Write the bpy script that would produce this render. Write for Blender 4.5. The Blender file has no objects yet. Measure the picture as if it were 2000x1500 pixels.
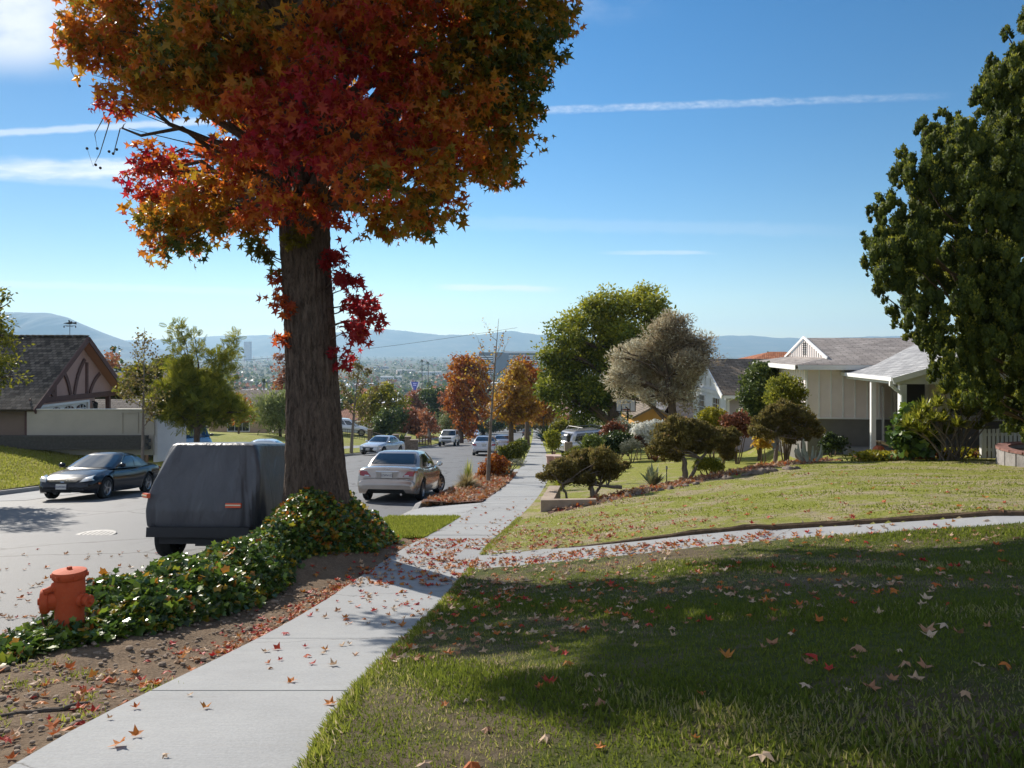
import bpy, bmesh, math, random
import numpy as np
from mathutils import Vector, Matrix

SC = bpy.context.scene
COL = SC.collection
random.seed(7)
RNG = np.random.default_rng(11)
R = math.radians

# ------------------------------------------------------------------ camera
cam_d = bpy.data.cameras.new('camera')
cam = bpy.data.objects.new('camera', cam_d)
COL.objects.link(cam)
cam.location = (0, 0, 0)                # eye height is z = 0; the ground lies below
cam.rotation_euler = (R(90), 0, 0)
cam_d.sensor_width = 36.0
cam_d.lens = 27.0                       # 1500 px of focal length in the 2000 px photo
cam_d.shift_y = -0.0325
cam_d.clip_start = 0.1
cam_d.clip_end = 40000
SC.camera = cam

# ------------------------------------------------------------------ light
SUN_AZ = -41.0      # degrees from the view axis (+Y) towards +X
SUN_EL = 31.5
sd = Vector((math.sin(R(SUN_AZ))*math.cos(R(SUN_EL)), math.cos(R(SUN_AZ))*math.cos(R(SUN_EL)), math.sin(R(SUN_EL))))
sun_d = bpy.data.lights.new('sun', 'SUN')
sun_d.energy = 5.0
sun_d.angle = R(0.53)
sun_d.color = (1.0, 0.93, 0.82)
sun = bpy.data.objects.new('sun', sun_d)
COL.objects.link(sun)
sun.rotation_euler = sd.to_track_quat('Z', 'Y').to_euler()

SC.view_settings.view_transform = 'Standard'
SC.view_settings.look = 'None'
SC.view_settings.exposure = 0.58
SC.view_settings.gamma = 1
SC.cycles.use_denoising = True
SC.cycles.max_bounces = 6
SC.cycles.diffuse_bounces = 3
SC.cycles.transmission_bounces = 4
SC.cycles.transparent_max_bounces = 6
SC.cycles.volume_bounces = 2

# ------------------------------------------------------------------ node helpers
class Ex:
    """tiny expression wrapper for math nodes"""
    def __init__(s, nt, sock): s.nt, s.k = nt, sock
    def _op(s, op, *o, clamp=False):
        n = s.nt.nodes.new('ShaderNodeMath'); n.operation = op; n.use_clamp = clamp
        for i, v in enumerate((s,)+o):
            if isinstance(v, Ex): s.nt.links.new(v.k, n.inputs[i])
            else: n.inputs[i].default_value = v
        return Ex(s.nt, n.outputs[0])
    def __add__(s, o): return s._op('ADD', o)
    def __sub__(s, o): return s._op('SUBTRACT', o)
    def __mul__(s, o): return s._op('MULTIPLY', o)
    def __truediv__(s, o): return s._op('DIVIDE', o)
    def abs(s): return s._op('ABSOLUTE')
    def gt(s, o): return s._op('GREATER_THAN', o)
    def lt(s, o): return s._op('LESS_THAN', o)
    def pow(s, o): return s._op('POWER', o)
    def max(s, o): return s._op('MAXIMUM', o)
    def min(s, o): return s._op('MINIMUM', o)
    def step(s, a, b):
        n = s.nt.nodes.new('ShaderNodeMapRange'); n.interpolation_type = 'SMOOTHSTEP'
        n.inputs['From Min'].default_value = a; n.inputs['From Max'].default_value = b
        s.nt.links.new(s.k, n.inputs['Value'])
        return Ex(s.nt, n.outputs[0])

def nnode(nt, typ, **kw):
    n = nt.nodes.new(typ)
    for k, v in kw.items(): setattr(n, k, v)
    return n

# ------------------------------------------------------------------ world: sky with thin cirrus and two contrails
world = bpy.data.worlds.new('World')
SC.world = world
world.use_nodes = True
wt = world.node_tree
wt.nodes.clear()
w_out = wt.nodes.new('ShaderNodeOutputWorld')
w_bg = wt.nodes.new('ShaderNodeBackground')
w_sky = wt.nodes.new('ShaderNodeTexSky')
w_sky.sky_type = 'NISHITA'
w_sky.sun_disc = False
w_sky.sun_elevation = R(SUN_EL)
w_sky.sun_rotation = R(SUN_AZ)
w_sky.altitude = 200
w_sky.air_density = 1.0
w_sky.dust_density = 0.05
w_sky.ozone_density = 2.2
w_hs = wt.nodes.new('ShaderNodeHueSaturation')
w_hs.inputs['Saturation'].default_value = 1.36
w_hs.inputs['Value'].default_value = 1.0
wt.links.new(w_sky.outputs[0], w_hs.inputs['Color'])
w_tc = wt.nodes.new('ShaderNodeTexCoord')
w_sep = wt.nodes.new('ShaderNodeSeparateXYZ')
wt.links.new(w_tc.outputs['Generated'], w_sep.inputs[0])
sx, sy, sz = (Ex(wt, w_sep.outputs[i]) for i in range(3))
syp = sy.max(0.02)
az = sx/syp                      # tangent of azimuth, tangent of elevation
el = sz/syp
front = sy.gt(0.05)
def wnoise(scale, det, sxx, syy, off=0.0, rough=0.55):
    c = wt.nodes.new('ShaderNodeCombineXYZ')
    wt.links.new((az*sxx).k, c.inputs[0]); wt.links.new((el*syy).k, c.inputs[1]); c.inputs[2].default_value = off
    n = wt.nodes.new('ShaderNodeTexNoise'); n.inputs['Scale'].default_value = scale
    n.inputs['Detail'].default_value = det; n.inputs['Roughness'].default_value = rough
    wt.links.new(c.outputs[0], n.inputs['Vector'])
    return Ex(wt, n.outputs[0])
nz1 = wnoise(30, 4, 1.0, 3.0, 0.0)
nz2 = wnoise(5, 5, 1.0, 6.0, 3.1)
nz3 = wnoise(3, 6, 1.3, 2.4, 8.7)
nz4 = wnoise(90, 3, 1.0, 2.0, 4.4)
def streak(a, b, half, x0, x1, fade=0.05):
    """soft line el = a*az + b"""
    d = (el - (az*a + b) - (nz1-0.5)*half*0.9).abs()
    m = d.step(half, half*0.25)
    return m * az.step(x0-fade, x0+fade) * az.step(x1+fade, x1-fade)
cl = streak(0.036, 0.3115, 0.0068, 0.03, 0.56, 0.03) * (nz1*0.9+nz4*1.2-0.65).max(0.0) * az.step(0.75, 0.15) * 0.6
cl = cl + streak(0.058, 0.322, 0.0065, -1.5, -0.36, 0.03) * 0.5
cl = cl + streak(-0.02, 0.226, 0.017, -1.5, -0.46, 0.06) * (nz2.step(0.35, 0.62)*0.7+0.25)
cl = cl + streak(-0.06, 0.186, 0.008, -1.5, -0.30, 0.2) * 0.22
cl = cl + streak(-0.03, 0.067, 0.007, -1.5, -0.30, 0.15) * 0.3
cl = cl + streak(-0.02, 0.081, 0.006, -0.09, 0.05, 0.03) * nz2.step(0.45, 0.6) * 0.6
cl = cl + streak(0.0, 0.128, 0.004, 0.13, 0.26, 0.03) * nz2.step(0.4, 0.6) * 0.35
cl = cl + streak(-0.02, 0.165, 0.012, -0.08, 0.4, 0.1) * 0.1
cl = cl + (az.step(-0.50, -0.64) * el.step(0.34, 0.41) * nz3.step(0.30, 0.58)) * 0.9
cl = cl + (az.step(-0.15, 0.05) * az.step(0.22, 0.10) * el.step(0.41, 0.47) * nz3.step(0.4, 0.6)) * 0.4
cl = (cl * front).min(0.85)
# unseen bright cloud added behind the viewer to fill the shaded sides
def dnoise(scale, det):
    n = wt.nodes.new('ShaderNodeTexNoise'); n.inputs['Scale'].default_value = scale; n.inputs['Detail'].default_value = det
    wt.links.new(w_tc.outputs['Generated'], n.inputs['Vector']); return Ex(wt, n.outputs[0])
fill_cloud = sy.step(0.20, -0.35) * sz.step(-0.02, 0.12) * (dnoise(2.2, 6).step(0.30, 0.60)*0.30+0.20)
cl = cl.max(fill_cloud)
w_mix = wt.nodes.new('ShaderNodeMix'); w_mix.data_type = 'RGBA'
wt.links.new(cl.k, w_mix.inputs[0])
side = (az.step(-0.05, -0.70)*-0.26+1.0)*(az.step(0.1, 0.72)*-0.10+1.0)      # sky colour dimmed towards both sides, most on the sun side
side = side*front+(front*-1.0+1.0)
w_dim = wt.nodes.new('ShaderNodeVectorMath'); w_dim.operation = 'SCALE'
wt.links.new(w_hs.outputs[0], w_dim.inputs[0]); wt.links.new(side.k, w_dim.inputs['Scale'])
wt.links.new(w_dim.outputs[0], w_mix.inputs[6])
w_mix.inputs[7].default_value = (8.2, 8.4, 8.8, 1)
wt.links.new(w_mix.outputs[2], w_bg.inputs['Color'])
w_bg.inputs['Strength'].default_value = 0.085
wt.links.new(w_bg.outputs[0], w_out.inputs['Surface'])

# ------------------------------------------------------------------ material helpers
MATS = {}
def new_mat(name):
    m = bpy.data.materials.new(name); m.use_nodes = True
    nt = m.node_tree; nt.nodes.clear()
    out = nt.nodes.new('ShaderNodeOutputMaterial')
    return m, nt, out
def rgb(c): return (c[0], c[1], c[2], 1)
def noise(nt, scale, detail=4, rough=0.55, stretch=(1, 1, 1), coord='Object', dist=0.0):
    tc = nt.nodes.new('ShaderNodeTexCoord')
    mp = nt.nodes.new('ShaderNodeMapping'); mp.inputs['Scale'].default_value = stretch
    n = nt.nodes.new('ShaderNodeTexNoise')
    n.inputs['Scale'].default_value = scale; n.inputs['Detail'].default_value = detail
    n.inputs['Roughness'].default_value = rough; n.inputs['Distortion'].default_value = dist
    nt.links.new(tc.outputs[coord], mp.inputs[0]); nt.links.new(mp.outputs[0], n.inputs['Vector'])
    return n.outputs[0]
def ramp(nt, sock, stops, interp='LINEAR'):
    r = nt.nodes.new('ShaderNodeValToRGB')
    r.color_ramp.interpolation = interp
    e = r.color_ramp.elements
    while len(e) < len(stops): e.new(0.5)
    for i, (p, c) in enumerate(stops):
        e[i].position = p; e[i].color = rgb(c) if len(c) == 3 else c
    nt.links.new(sock, r.inputs[0])
    return r.outputs[0]
def mixc(nt, f, a, b, typ='MIX'):
    n = nt.nodes.new('ShaderNodeMix'); n.data_type = 'RGBA'; n.blend_type = typ
    for s, i in ((f, 0), (a, 6), (b, 7)):
        if isinstance(s, (int, float)): n.inputs[i].default_value = s
        elif isinstance(s, tuple): n.inputs[i].default_value = rgb(s)
        else: nt.links.new(s, n.inputs[i])
    return n.outputs[2]
def bump(nt, sock, dist=0.01, strength=1.0, prev=None):
    b = nt.nodes.new('ShaderNodeBump'); b.inputs['Distance'].default_value = dist
    b.inputs['Strength'].default_value = strength
    nt.links.new(sock, b.inputs['Height'])
    if prev is not None: nt.links.new(prev, b.inputs['Normal'])
    return b.outputs[0]
def princ(nt, out, col, rough=0.6, metal=0.0, normal=None, spec=0.5, coat=0.0, trans=0.0):
    p = nt.nodes.new('ShaderNodeBsdfPrincipled')
    if isinstance(col, tuple): p.inputs['Base Color'].default_value = rgb(col)
    else: nt.links.new(col, p.inputs['Base Color'])
    if isinstance(rough, (int, float)): p.inputs['Roughness'].default_value = rough
    else: nt.links.new(rough, p.inputs['Roughness'])
    p.inputs['Metallic'].default_value = metal
    p.inputs['Specular IOR Level'].default_value = spec
    p.inputs['Coat Weight'].default_value = coat
    p.inputs['Coat Roughness'].default_value = 0.04
    p.inputs['Transmission Weight'].default_value = trans
    if normal is not None: nt.links.new(normal, p.inputs['Normal'])
    nt.links.new(p.outputs[0], out.inputs['Surface'])
    return p
def mat(name, col, rough=0.6, var=0.12, scale=6.0, bmp=0.0, bscale=None, metal=0.0, spec=0.4, coat=0.0, stretch=(1, 1, 1)):
    """plain surface with some uneven tone and optional fine relief"""
    if name in MATS: return MATS[name]
    m, nt, out = new_mat(name)
    n = noise(nt, scale, 5, 0.6, stretch)
    lo = tuple(c*(1-var) for c in col); hi = tuple(min(1, c*(1+var)) for c in col)
    c = ramp(nt, n, [(0.3, lo), (0.7, hi)])
    nrm = None
    if bmp: nrm = bump(nt, noise(nt, bscale or scale*8, 4, 0.6, stretch), bmp)
    princ(nt, out, c, rough, metal, nrm, spec, coat)
    MATS[name] = m
    return m

# ------------------------------------------------------------------ object helpers
def tag(o, label=None, cat=None, group=None, kind=None):
    if label: o['label'] = label
    if cat: o['category'] = cat
    if group: o['group'] = group
    if kind: o['kind'] = kind
    return o
def empty(name, loc=(0, 0, 0), rz=0.0):
    o = bpy.data.objects.new(name, None); COL.objects.link(o)
    o.location = loc; o.rotation_euler = (0, 0, rz)
    o.empty_display_size = 0.2
    return o
def copy_tree(o, parent=None):
    c = o.copy(); COL.objects.link(c)
    if parent is not None: c.parent = parent
    for ch in list(o.children): copy_tree(ch, c)
    return c
def link_mesh(name, me, m, parent=None, smooth=False, angle=None):
    for mm in (m if isinstance(m, (list, tuple)) else [m]): me.materials.append(mm)
    if smooth:
        me.shade_smooth()
        if angle: me.set_sharp_from_angle(angle=R(angle))
    o = bpy.data.objects.new(name, me); COL.objects.link(o)
    if parent is not None: o.parent = parent
    return o
def np_mesh(name, V, faces, m, parent=None, smooth=False, attrs=None, angle=None):
    """V (n,3); faces (f,k) all with the same k"""
    V = np.ascontiguousarray(V, dtype=np.float32); faces = np.ascontiguousarray(faces, dtype=np.int32)
    me = bpy.data.meshes.new(name)
    f, k = faces.shape
    me.vertices.add(len(V)); me.vertices.foreach_set('co', V.ravel())
    me.loops.add(f*k); me.loops.foreach_set('vertex_index', faces.ravel())
    me.polygons.add(f); me.polygons.foreach_set('loop_start', np.arange(0, f*k, k, dtype=np.int32))
    me.update(calc_edges=True)
    if not smooth: me.shade_flat()
    if attrs:
        for an, arr in attrs.items():
            a = me.attributes.new(an, 'FLOAT', 'FACE'); a.data.foreach_set('value', np.ascontiguousarray(arr, dtype=np.float32))
    return link_mesh(name, me, m, parent, smooth, angle)

class MB:
    """collects simple shapes, built as ONE mesh object"""
    def __init__(s): s.v, s.f, s.mi = [], [], []; s.cur = 0
    def add(s, vs, fs):
        b = len(s.v); s.v += [tuple(x) for x in vs]
        for f in fs: s.f.append(tuple(b+i for i in f)); s.mi.append(s.cur)
        return s
    def box(s, c, d, rz=0.0, rx=0.0, ry=0.0, taper=1.0):
        hx, hy, hz = d[0]/2, d[1]/2, d[2]/2
        M = Matrix.Translation(c) @ Matrix.Rotation(rz, 4, 'Z') @ Matrix.Rotation(ry, 4, 'Y') @ Matrix.Rotation(rx, 4, 'X')
        vs = []
        for z in (-1, 1):
            t = taper if z > 0 else 1.0
            for x, y in ((-1, -1), (1, -1), (1, 1), (-1, 1)): vs.append(M @ Vector((x*hx*t, y*hy*t, z*hz)))
        return s.add(vs, [(3, 2, 1, 0), (4, 5, 6, 7), (0, 1, 5, 4), (1, 2, 6, 5), (2, 3, 7, 6), (3, 0, 4, 7)])
    def beam(s, p0, p1, w, h=None):
        """square bar from p0 to p1"""
        h = h or w
        p0, p1 = Vector(p0), Vector(p1); d = (p1-p0)
        q = d.to_track_quat('Z', 'Y').to_matrix()
        a, b = q @ Vector((w/2, 0, 0)), q @ Vector((0, h/2, 0))
        vs = [p0-a-b, p0+a-b, p0+a+b, p0-a+b, p1-a-b, p1+a-b, p1+a+b, p1-a+b]
        return s.add(vs, [(3, 2, 1, 0), (4, 5, 6, 7), (0, 1, 5, 4), (1, 2, 6, 5), (2, 3, 7, 6), (3, 0, 4, 7)])
    def tube(s, path, radii, n=8, cap=True):
        path = [Vector(p) for p in path]
        if isinstance(radii, (int, float)): radii = [radii]*len(path)
        vs, fs = [], []
        up = Vector((0.13, 0.21, 0.97))
        for i, p in enumerate(path):
            d = path[min(i+1, len(path)-1)] - path[max(i-1, 0)]
            if d.length < 1e-9: d = Vector((0, 0, 1))
            d.normalize()
            a = d.cross(up)
            if a.length < 0.05: a = d.cross(Vector((1, 0, 0)))
            a.normalize(); b = d.cross(a)
            for k in range(n):
                t = 2*math.pi*k/n
                vs.append(p + (a*math.cos(t)+b*math.sin(t))*radii[i])
        for i in range(len(path)-1):
            for k in range(n):
                fs.append((i*n+k, i*n+(k+1) % n, (i+1)*n+(k+1) % n, (i+1)*n+k))
        if cap:
            fs.append(tuple(range(n-1, -1, -1))); fs.append(tuple(range((len(path)-1)*n, len(path)*n)))
        return s.add(vs, fs)
    def lathe(s, prof, n=24, M=None, cap=True):
        """prof: (radius, z)"""
        M = M or Matrix.Identity(4)
        vs, fs = [], []
        for r, z in prof:
            for k in range(n):
                t = 2*math.pi*k/n
                vs.append(M @ Vector((r*math.cos(t), r*math.sin(t), z)))
        for i in range(len(prof)-1):
            for k in range(n):
                fs.append((i*n+k, i*n+(k+1) % n, (i+1)*n+(k+1) % n, (i+1)*n+k))
        if cap:
            fs.append(tuple(range(n-1, -1, -1))); fs.append(tuple(range((len(prof)-1)*n, len(prof)*n)))
        return s.add(vs, fs)
    def prism(s, poly, thick_vec):
        """poly: coplanar 3D points; extruded by thick_vec"""
        n = len(poly); t = Vector(thick_vec)
        vs = [Vector(p) for p in poly] + [Vector(p)+t for p in poly]
        fs = [tuple(range(n-1, -1, -1)), tuple(range(n, 2*n))]
        for i in range(n): fs.append((i, (i+1) % n, n+(i+1) % n, n+i))
        return s.add(vs, fs)
    def ell(s, c, r, n=12, m=8, M=None):
        c = Vector(c); vs, fs = [], []
        for i in range(m+1):
            th = math.pi*i/m
            for k in range(n):
                ph = 2*math.pi*k/n
                v = Vector((r[0]*math.sin(th)*math.cos(ph), r[1]*math.sin(th)*math.sin(ph), -r[2]*math.cos(th)))
                vs.append(c + (M @ v if M else v))
        for i in range(m):
            for k in range(n): fs.append((i*n+k, i*n+(k+1) % n, (i+1)*n+(k+1) % n, (i+1)*n+k))
        return s.add(vs, fs)
    def build(s, name, m, parent=None, smooth=False, angle=40):
        me = bpy.data.meshes.new(name)
        me.from_pydata(s.v, [], s.f)
        if any(s.mi): me.polygons.foreach_set('material_index', s.mi)
        me.validate(); me.update()
        bm = bmesh.new(); bm.from_mesh(me)
        bmesh.ops.recalc_face_normals(bm, faces=bm.faces); bm.to_mesh(me); bm.free()
        return link_mesh(name, me, m, parent, smooth, angle)

F_, H_ = 1500.0, 685.0
def P(px, py, d):
    """a point seen at photo pixel (px, py) at the given distance along the view axis"""
    return Vector(((px-1000.0)*d/F_, d, (H_-py)*d/F_))
def smooth(t): 
    t = np.clip(t, 0, 1); return t*t*(3-2*t)
def table(pts, sig=1.2):
    """smoothed interpolation through control points"""
    xs = np.array([p[0] for p in pts], float); ys = np.array([p[1] for p in pts], float)
    g = np.concatenate([np.arange(-60, 60, 0.1), np.arange(60, 400, 0.5), np.arange(400, 40001, 100)])
    lin = np.interp(g, xs, ys)
    # pull slopes beyond the first point
    m = g < xs[0]; lin[m] = ys[0] + (g[m]-xs[0])*(ys[1]-ys[0])/(xs[1]-xs[0])
    out = lin.copy()
    seg = g < 60
    k = np.exp(-0.5*(np.arange(-30, 31)*0.1/sig)**2); k /= k.sum()
    s_ = np.convolve(np.pad(lin[seg], 30, mode='edge'), k, 'valid')
    w = np.clip((55-g[seg])/10, 0, 1)*np.clip((g[seg]+55)/10, 0, 1)
    out[seg] = s_*w + lin[seg]*(1-w)
    return lambda d: np.interp(d, g, out)
# ------------------------------------------------------------------ lie of the land
Zs = table([(-5, -0.95), (0, -1.42), (3, -1.64), (4.7, -2.1), (6.8, -2.53), (8.7, -2.83), (12, -3.13), (15.7, -3.62), (17.6, -3.8),
            (21.4, -4.12), (27, -4.72), (44, -6.3), (56, -7.5), (75, -9.5), (85, -10.4), (120, -13.7), (130, -14.7),
            (200, -21), (260, -25), (400, -34), (600, -42), (900, -46), (40000, -46)], 0.9)
Xc = table([(-6, -0.9), (0, -1.2), (3, -1.45), (4.7, -1.65), (6.8, -1.52), (8.7, -1.42), (12, -1.1), (15.7, -0.72), (21.4, 0.02),
            (30, 0.75), (44, 1.4), (75, 2.5), (120, 3.9), (200, 6.3), (400, 12)], 1.2)
Wd = table([(0, 1.25), (4.7, 1.28), (8.7, 1.38), (200, 1.42)], 0.8)
XR = lambda d: Xc(d)+Wd(d)/2                       # sidewalk edge towards the lawns
XS = lambda d: Xc(d)-Wd(d)/2                       # sidewalk edge towards the road
Koff = table([(0, 2.45), (10, 2.5), (12.5, 2.65), (16, 2.5), (40, 2.55), (200, 2.5)], 1.0)
XK = lambda d: Xc(d)-Koff(d)                       # kerb face, near side of the road
XL = table([(-6, -17.6), (20, -17.6), (30, -17.4), (36, -15.8), (46, -13.2), (56, -12.0), (70, -10.2), (85, -8.7), (130, -7.4), (200, -5), (400, 1)], 1.2)
RISE = lambda x: np.interp(x, [0, 1, 3, 6.5, 12, 30, 60, 300], [0.03, 0.15, 0.44, 0.88, 1.08, 1.5, 2.0, 0.5])
BROW = lambda x: np.interp(x, [-2, 0.3, 4.4, 7.3, 10.6, 11.5, 14, 40], [15.5, 17.4, 20, 22, 24.8, 33, 46, 62])
WALK = [(-0.9, 10.95), (0.72, 10.65), (2.05, 10.3), (3.8, 9.95), (6.0, 9.0), (9.0, 7.6), (13, 6.5)]
def walk_dist(X, d):
    """signed-ish distance across the path to the house"""
    best = np.full(np.shape(X), 1e9)
    for (x0, y0), (x1, y1) in zip(WALK[:-1], WALK[1:]):
        L = math.hypot(x1-x0, y1-y0); ux, uy = (x1-x0)/L, (y1-y0)/L
        t = np.clip((X-x0)*ux+(d-y0)*uy, 0, L)
        best = np.minimum(best, np.hypot(X-(x0+ux*t), d-(y0+uy*t)))
    return best
def far_k(d): return 1-smooth((d-200)/250)
def z_right(X, d, trench=True):
    X = np.asarray(X, float); d = np.asarray(d, float)
    k = 1-0.45*smooth((d-BROW(X))/2.2)
    z = Zs(d) + RISE(X-XR(d))*k*far_k(d)
    if trench: z = z - 0.10*(1-smooth((walk_dist(X, d)-0.50)/0.08))*(d < 14)*(X > XR(d)-0.02)
    return z
def z_park(X, d):
    X = np.asarray(X, float); d = np.asarray(d, float)
    z = Zs(d)-0.04
    z = z + 0.50*np.exp(-((X+3.0)/0.75)**2-((d-12.0)/1.5)**2)
    z = z + 0.14*np.exp(-((X-XK(d)-0.75)/0.5)**2)*smooth((d-4.5)/2)*(1-smooth((d-10)/2))
    return z
def z_road(X, d):
    X = np.asarray(X, float); d = np.asarray(d, float)
    t = np.clip((XK(d)-X)/(XK(d)-XL(d)), 0, 1)
    return Zs(d)-0.19+0.10*4*t*(1-t)-0.12*t*smooth((60-d)/30)*smooth((d-16)/6)
LRISE = lambda x: np.interp(x, [0, 1.5, 4, 8, 14, 40, 300], [0.05, 0.16, 0.75, 1.35, 1.5, 2.2, 0.6])
def z_left(X, d):
    X = np.asarray(X, float); d = np.asarray(d, float)
    return z_road(XL(d), d)+0.14+LRISE(XL(d)-X)*far_k(d)*(0.45+0.55*smooth((d-22)/10))
def ground_z(X, d):
    X = np.asarray(X, float); d = np.asarray(d, float)
    return np.where(X > XR(d), z_right(X, d, False), np.where(X > XS(d), Zs(d), np.where(X > XK(d), z_park(X, d), np.where(X > XL(d), z_road(X, d), z_left(X, d)))))
def gz(x, y): return float(ground_z(np.array([x]), np.array([y]))[0])

def strip(name, us, ds, xf, zf, m, kind='structure', smooth_=True):
    D, U = np.meshgrid(np.asarray(ds, float), np.asarray(us, float), indexing='ij')
    X = xf(D, U); Z = zf(X, D)
    V = np.stack([X, D, Z], -1).reshape(-1, 3)
    nd, nu = D.shape
    i = np.arange(nd*nu).reshape(nd, nu)
    Fc = np.stack([i[:-1, :-1], i[:-1, 1:], i[1:, 1:], i[1:, :-1]], -1).reshape(-1, 4)
    o = np_mesh(name, V, Fc, m, smooth=smooth_)
    if kind: o['kind'] = kind
    return o
def dsteps(*segs):
    out = []
    for a, b, st in segs: out += list(np.arange(a, b, st))
    return np.array(out+[segs[-1][1]])

# ---- materials of the ground
def ground_mats():
    G = {}
    m, nt, out = new_mat('asphalt')
    n1 = noise(nt, 0.22, 4, 0.6); n2 = noise(nt, 120, 3, 0.7); n3 = noise(nt, 0.9, 5, 0.7, (1, 0.25, 1))
    c = ramp(nt, n1, [(0.3, (0.088, 0.090, 0.096)), (0.7, (0.125, 0.127, 0.132))])
    c = mixc(nt, 0.55, c, ramp(nt, n2, [(0.36, (0.05, 0.05, 0.053)), (0.62, (0.19, 0.19, 0.195))]))
    c = mixc(nt, ramp(nt, n3, [(0.57, (0, 0, 0)), (0.66, (0.55, 0.55, 0.55))]), c, (0.06, 0.06, 0.064))
    tc = nt.nodes.new('ShaderNodeTexCoord'); wn = nt.nodes.new('ShaderNodeTexNoise'); wn.inputs['Scale'].default_value = 0.7; wn.inputs['Detail'].default_value = 5
    nt.links.new(tc.outputs['Object'], wn.inputs['Vector'])
    wv = nt.nodes.new('ShaderNodeVectorMath'); wv.operation = 'ADD'; nt.links.new(tc.outputs['Object'], wv.inputs[0]); nt.links.new(wn.outputs['Color'], wv.inputs[1])
    vo = nt.nodes.new('ShaderNodeTexVoronoi'); vo.feature = 'DISTANCE_TO_EDGE'; vo.inputs['Scale'].default_value = 0.21; nt.links.new(wv.outputs[0], vo.inputs['Vector'])
    crk = ramp(nt, vo.outputs[0], [(0.0, (1, 1, 1)), (0.006, (0.8, 0.8, 0.8)), (0.009, (0, 0, 0))])
    c = mixc(nt, crk, c, (0.03, 0.03, 0.032))
    princ(nt, out, c, 0.72, 0, bump(nt, n2, 0.004), 0.45); G['asphalt'] = m
    m, nt, out = new_mat('concrete')
    n1 = noise(nt, 1.3, 5, 0.65); n2 = noise(nt, 60, 4, 0.6); n3 = noise(nt, 7, 6, 0.7, (0.5, 4, 1))
    c = ramp(nt, n1, [(0.25, (0.235, 0.24, 0.245)), (0.5, (0.285, 0.29, 0.295)), (0.75, (0.33, 0.335, 0.335))])
    c = mixc(nt, 0.25, c, ramp(nt, n2, [(0.3, (0.2, 0.2, 0.2)), (0.7, (0.43, 0.43, 0.425))]))
    c = mixc(nt, ramp(nt, n3, [(0.54, (0, 0, 0)), (0.72, (0.35, 0.35, 0.35))]), c, (0.26, 0.25, 0.235))
    n4 = noise(nt, 9, 6, 0.75)
    c = mixc(nt, ramp(nt, n4, [(0.66, (0, 0, 0)), (0.72, (0.4, 0.4, 0.4))]), c, (0.2, 0.185, 0.165))
    br = noise(nt, 30, 3, 0.6, (0.15, 6, 1))
    c = mixc(nt, 0.22, c, mixc(nt, 1.0, c, ramp(nt, br, [(0.35, (0.75, 0.75, 0.75)), (0.65, (1.22, 1.22, 1.22))]), 'MULTIPLY'))
    n5 = noise(nt, 2.6, 7, 0.8)
    c = mixc(nt, ramp(nt, n5, [(0.60, (0, 0, 0)), (0.70, (0.45, 0.45, 0.45))]), c, (0.19, 0.18, 0.165))
    tc = nt.nodes.new('ShaderNodeTexCoord'); wn = nt.nodes.new('ShaderNodeTexNoise'); wn.inputs['Scale'].default_value = 1.6; wn.inputs['Detail'].default_value = 6
    nt.links.new(tc.outputs['Object'], wn.inputs['Vector'])
    wv = nt.nodes.new('ShaderNodeVectorMath'); wv.operation = 'ADD'; nt.links.new(tc.outputs['Object'], wv.inputs[0]); nt.links.new(wn.outputs['Color'], wv.inputs[1])
    vo = nt.nodes.new('ShaderNodeTexVoronoi'); vo.feature = 'DISTANCE_TO_EDGE'; vo.inputs['Scale'].default_value = 0.33; nt.links.new(wv.outputs[0], vo.inputs['Vector'])
    c = mixc(nt, ramp(nt, vo.outputs[0], [(0.0, (0.8, 0.8, 0.8)), (0.0022, (0.6, 0.6, 0.6)), (0.0042, (0, 0, 0))]), c, (0.07, 0.06, 0.05))
    princ(nt, out, c, 0.85, 0, bump(nt, n2, 0.0025), 0.25); G['concrete'] = m
    m, nt, out = new_mat('kerb_concrete')
    n1 = noise(nt, 2.0, 5, 0.65); n2 = noise(nt, 50, 4, 0.6)
    c = ramp(nt, n1, [(0.3, (0.24, 0.235, 0.225)), (0.7, (0.40, 0.39, 0.37))])
    princ(nt, out, c, 0.85, 0, bump(nt, n2, 0.004), 0.25); G['kerb'] = m
    m, nt, out = new_mat('soil')
    n1 = noise(nt, 3, 5, 0.65); n2 = noise(nt, 38, 6, 0.7)
    c = ramp(nt, n1, [(0.3, (0.13, 0.085, 0.055)), (0.7, (0.24, 0.165, 0.105))])
    c = mixc(nt, 0.45, c, ramp(nt, n2, [(0.35, (0.07, 0.048, 0.032)), (0.65, (0.33, 0.25, 0.17))]))
    princ(nt, out, c, 0.95, 0, bump(nt, n2, 0.03), 0.15); G['soil'] = m
    def lawn(name, g0, g1, dry, amt, extra=None):
        m, nt, out = new_mat(name)
        n1 = noise(nt, 0.95, 7, 0.78); n2 = noise(nt, 60, 5, 0.75); n3 = noise(nt, 0.35, 5, 0.65); n4 = noise(nt, 8, 5, 0.7)
        c = ramp(nt, n4, [(0.3, g0), (0.7, g1)])
        c = mixc(nt, ramp(nt, n1, [(amt-0.03, (0, 0, 0)), (amt+0.07, (0.85, 0.85, 0.85))]), c, ramp(nt, n4, [(0.3, tuple(x*0.6 for x in dry)), (0.7, dry)]))
        c = mixc(nt, 0.8, c, mixc(nt, 1.0, c, ramp(nt, n2, [(0.3, (0.35, 0.35, 0.35)), (0.7, (1.7, 1.7, 1.6))]), 'MULTIPLY'))
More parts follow.
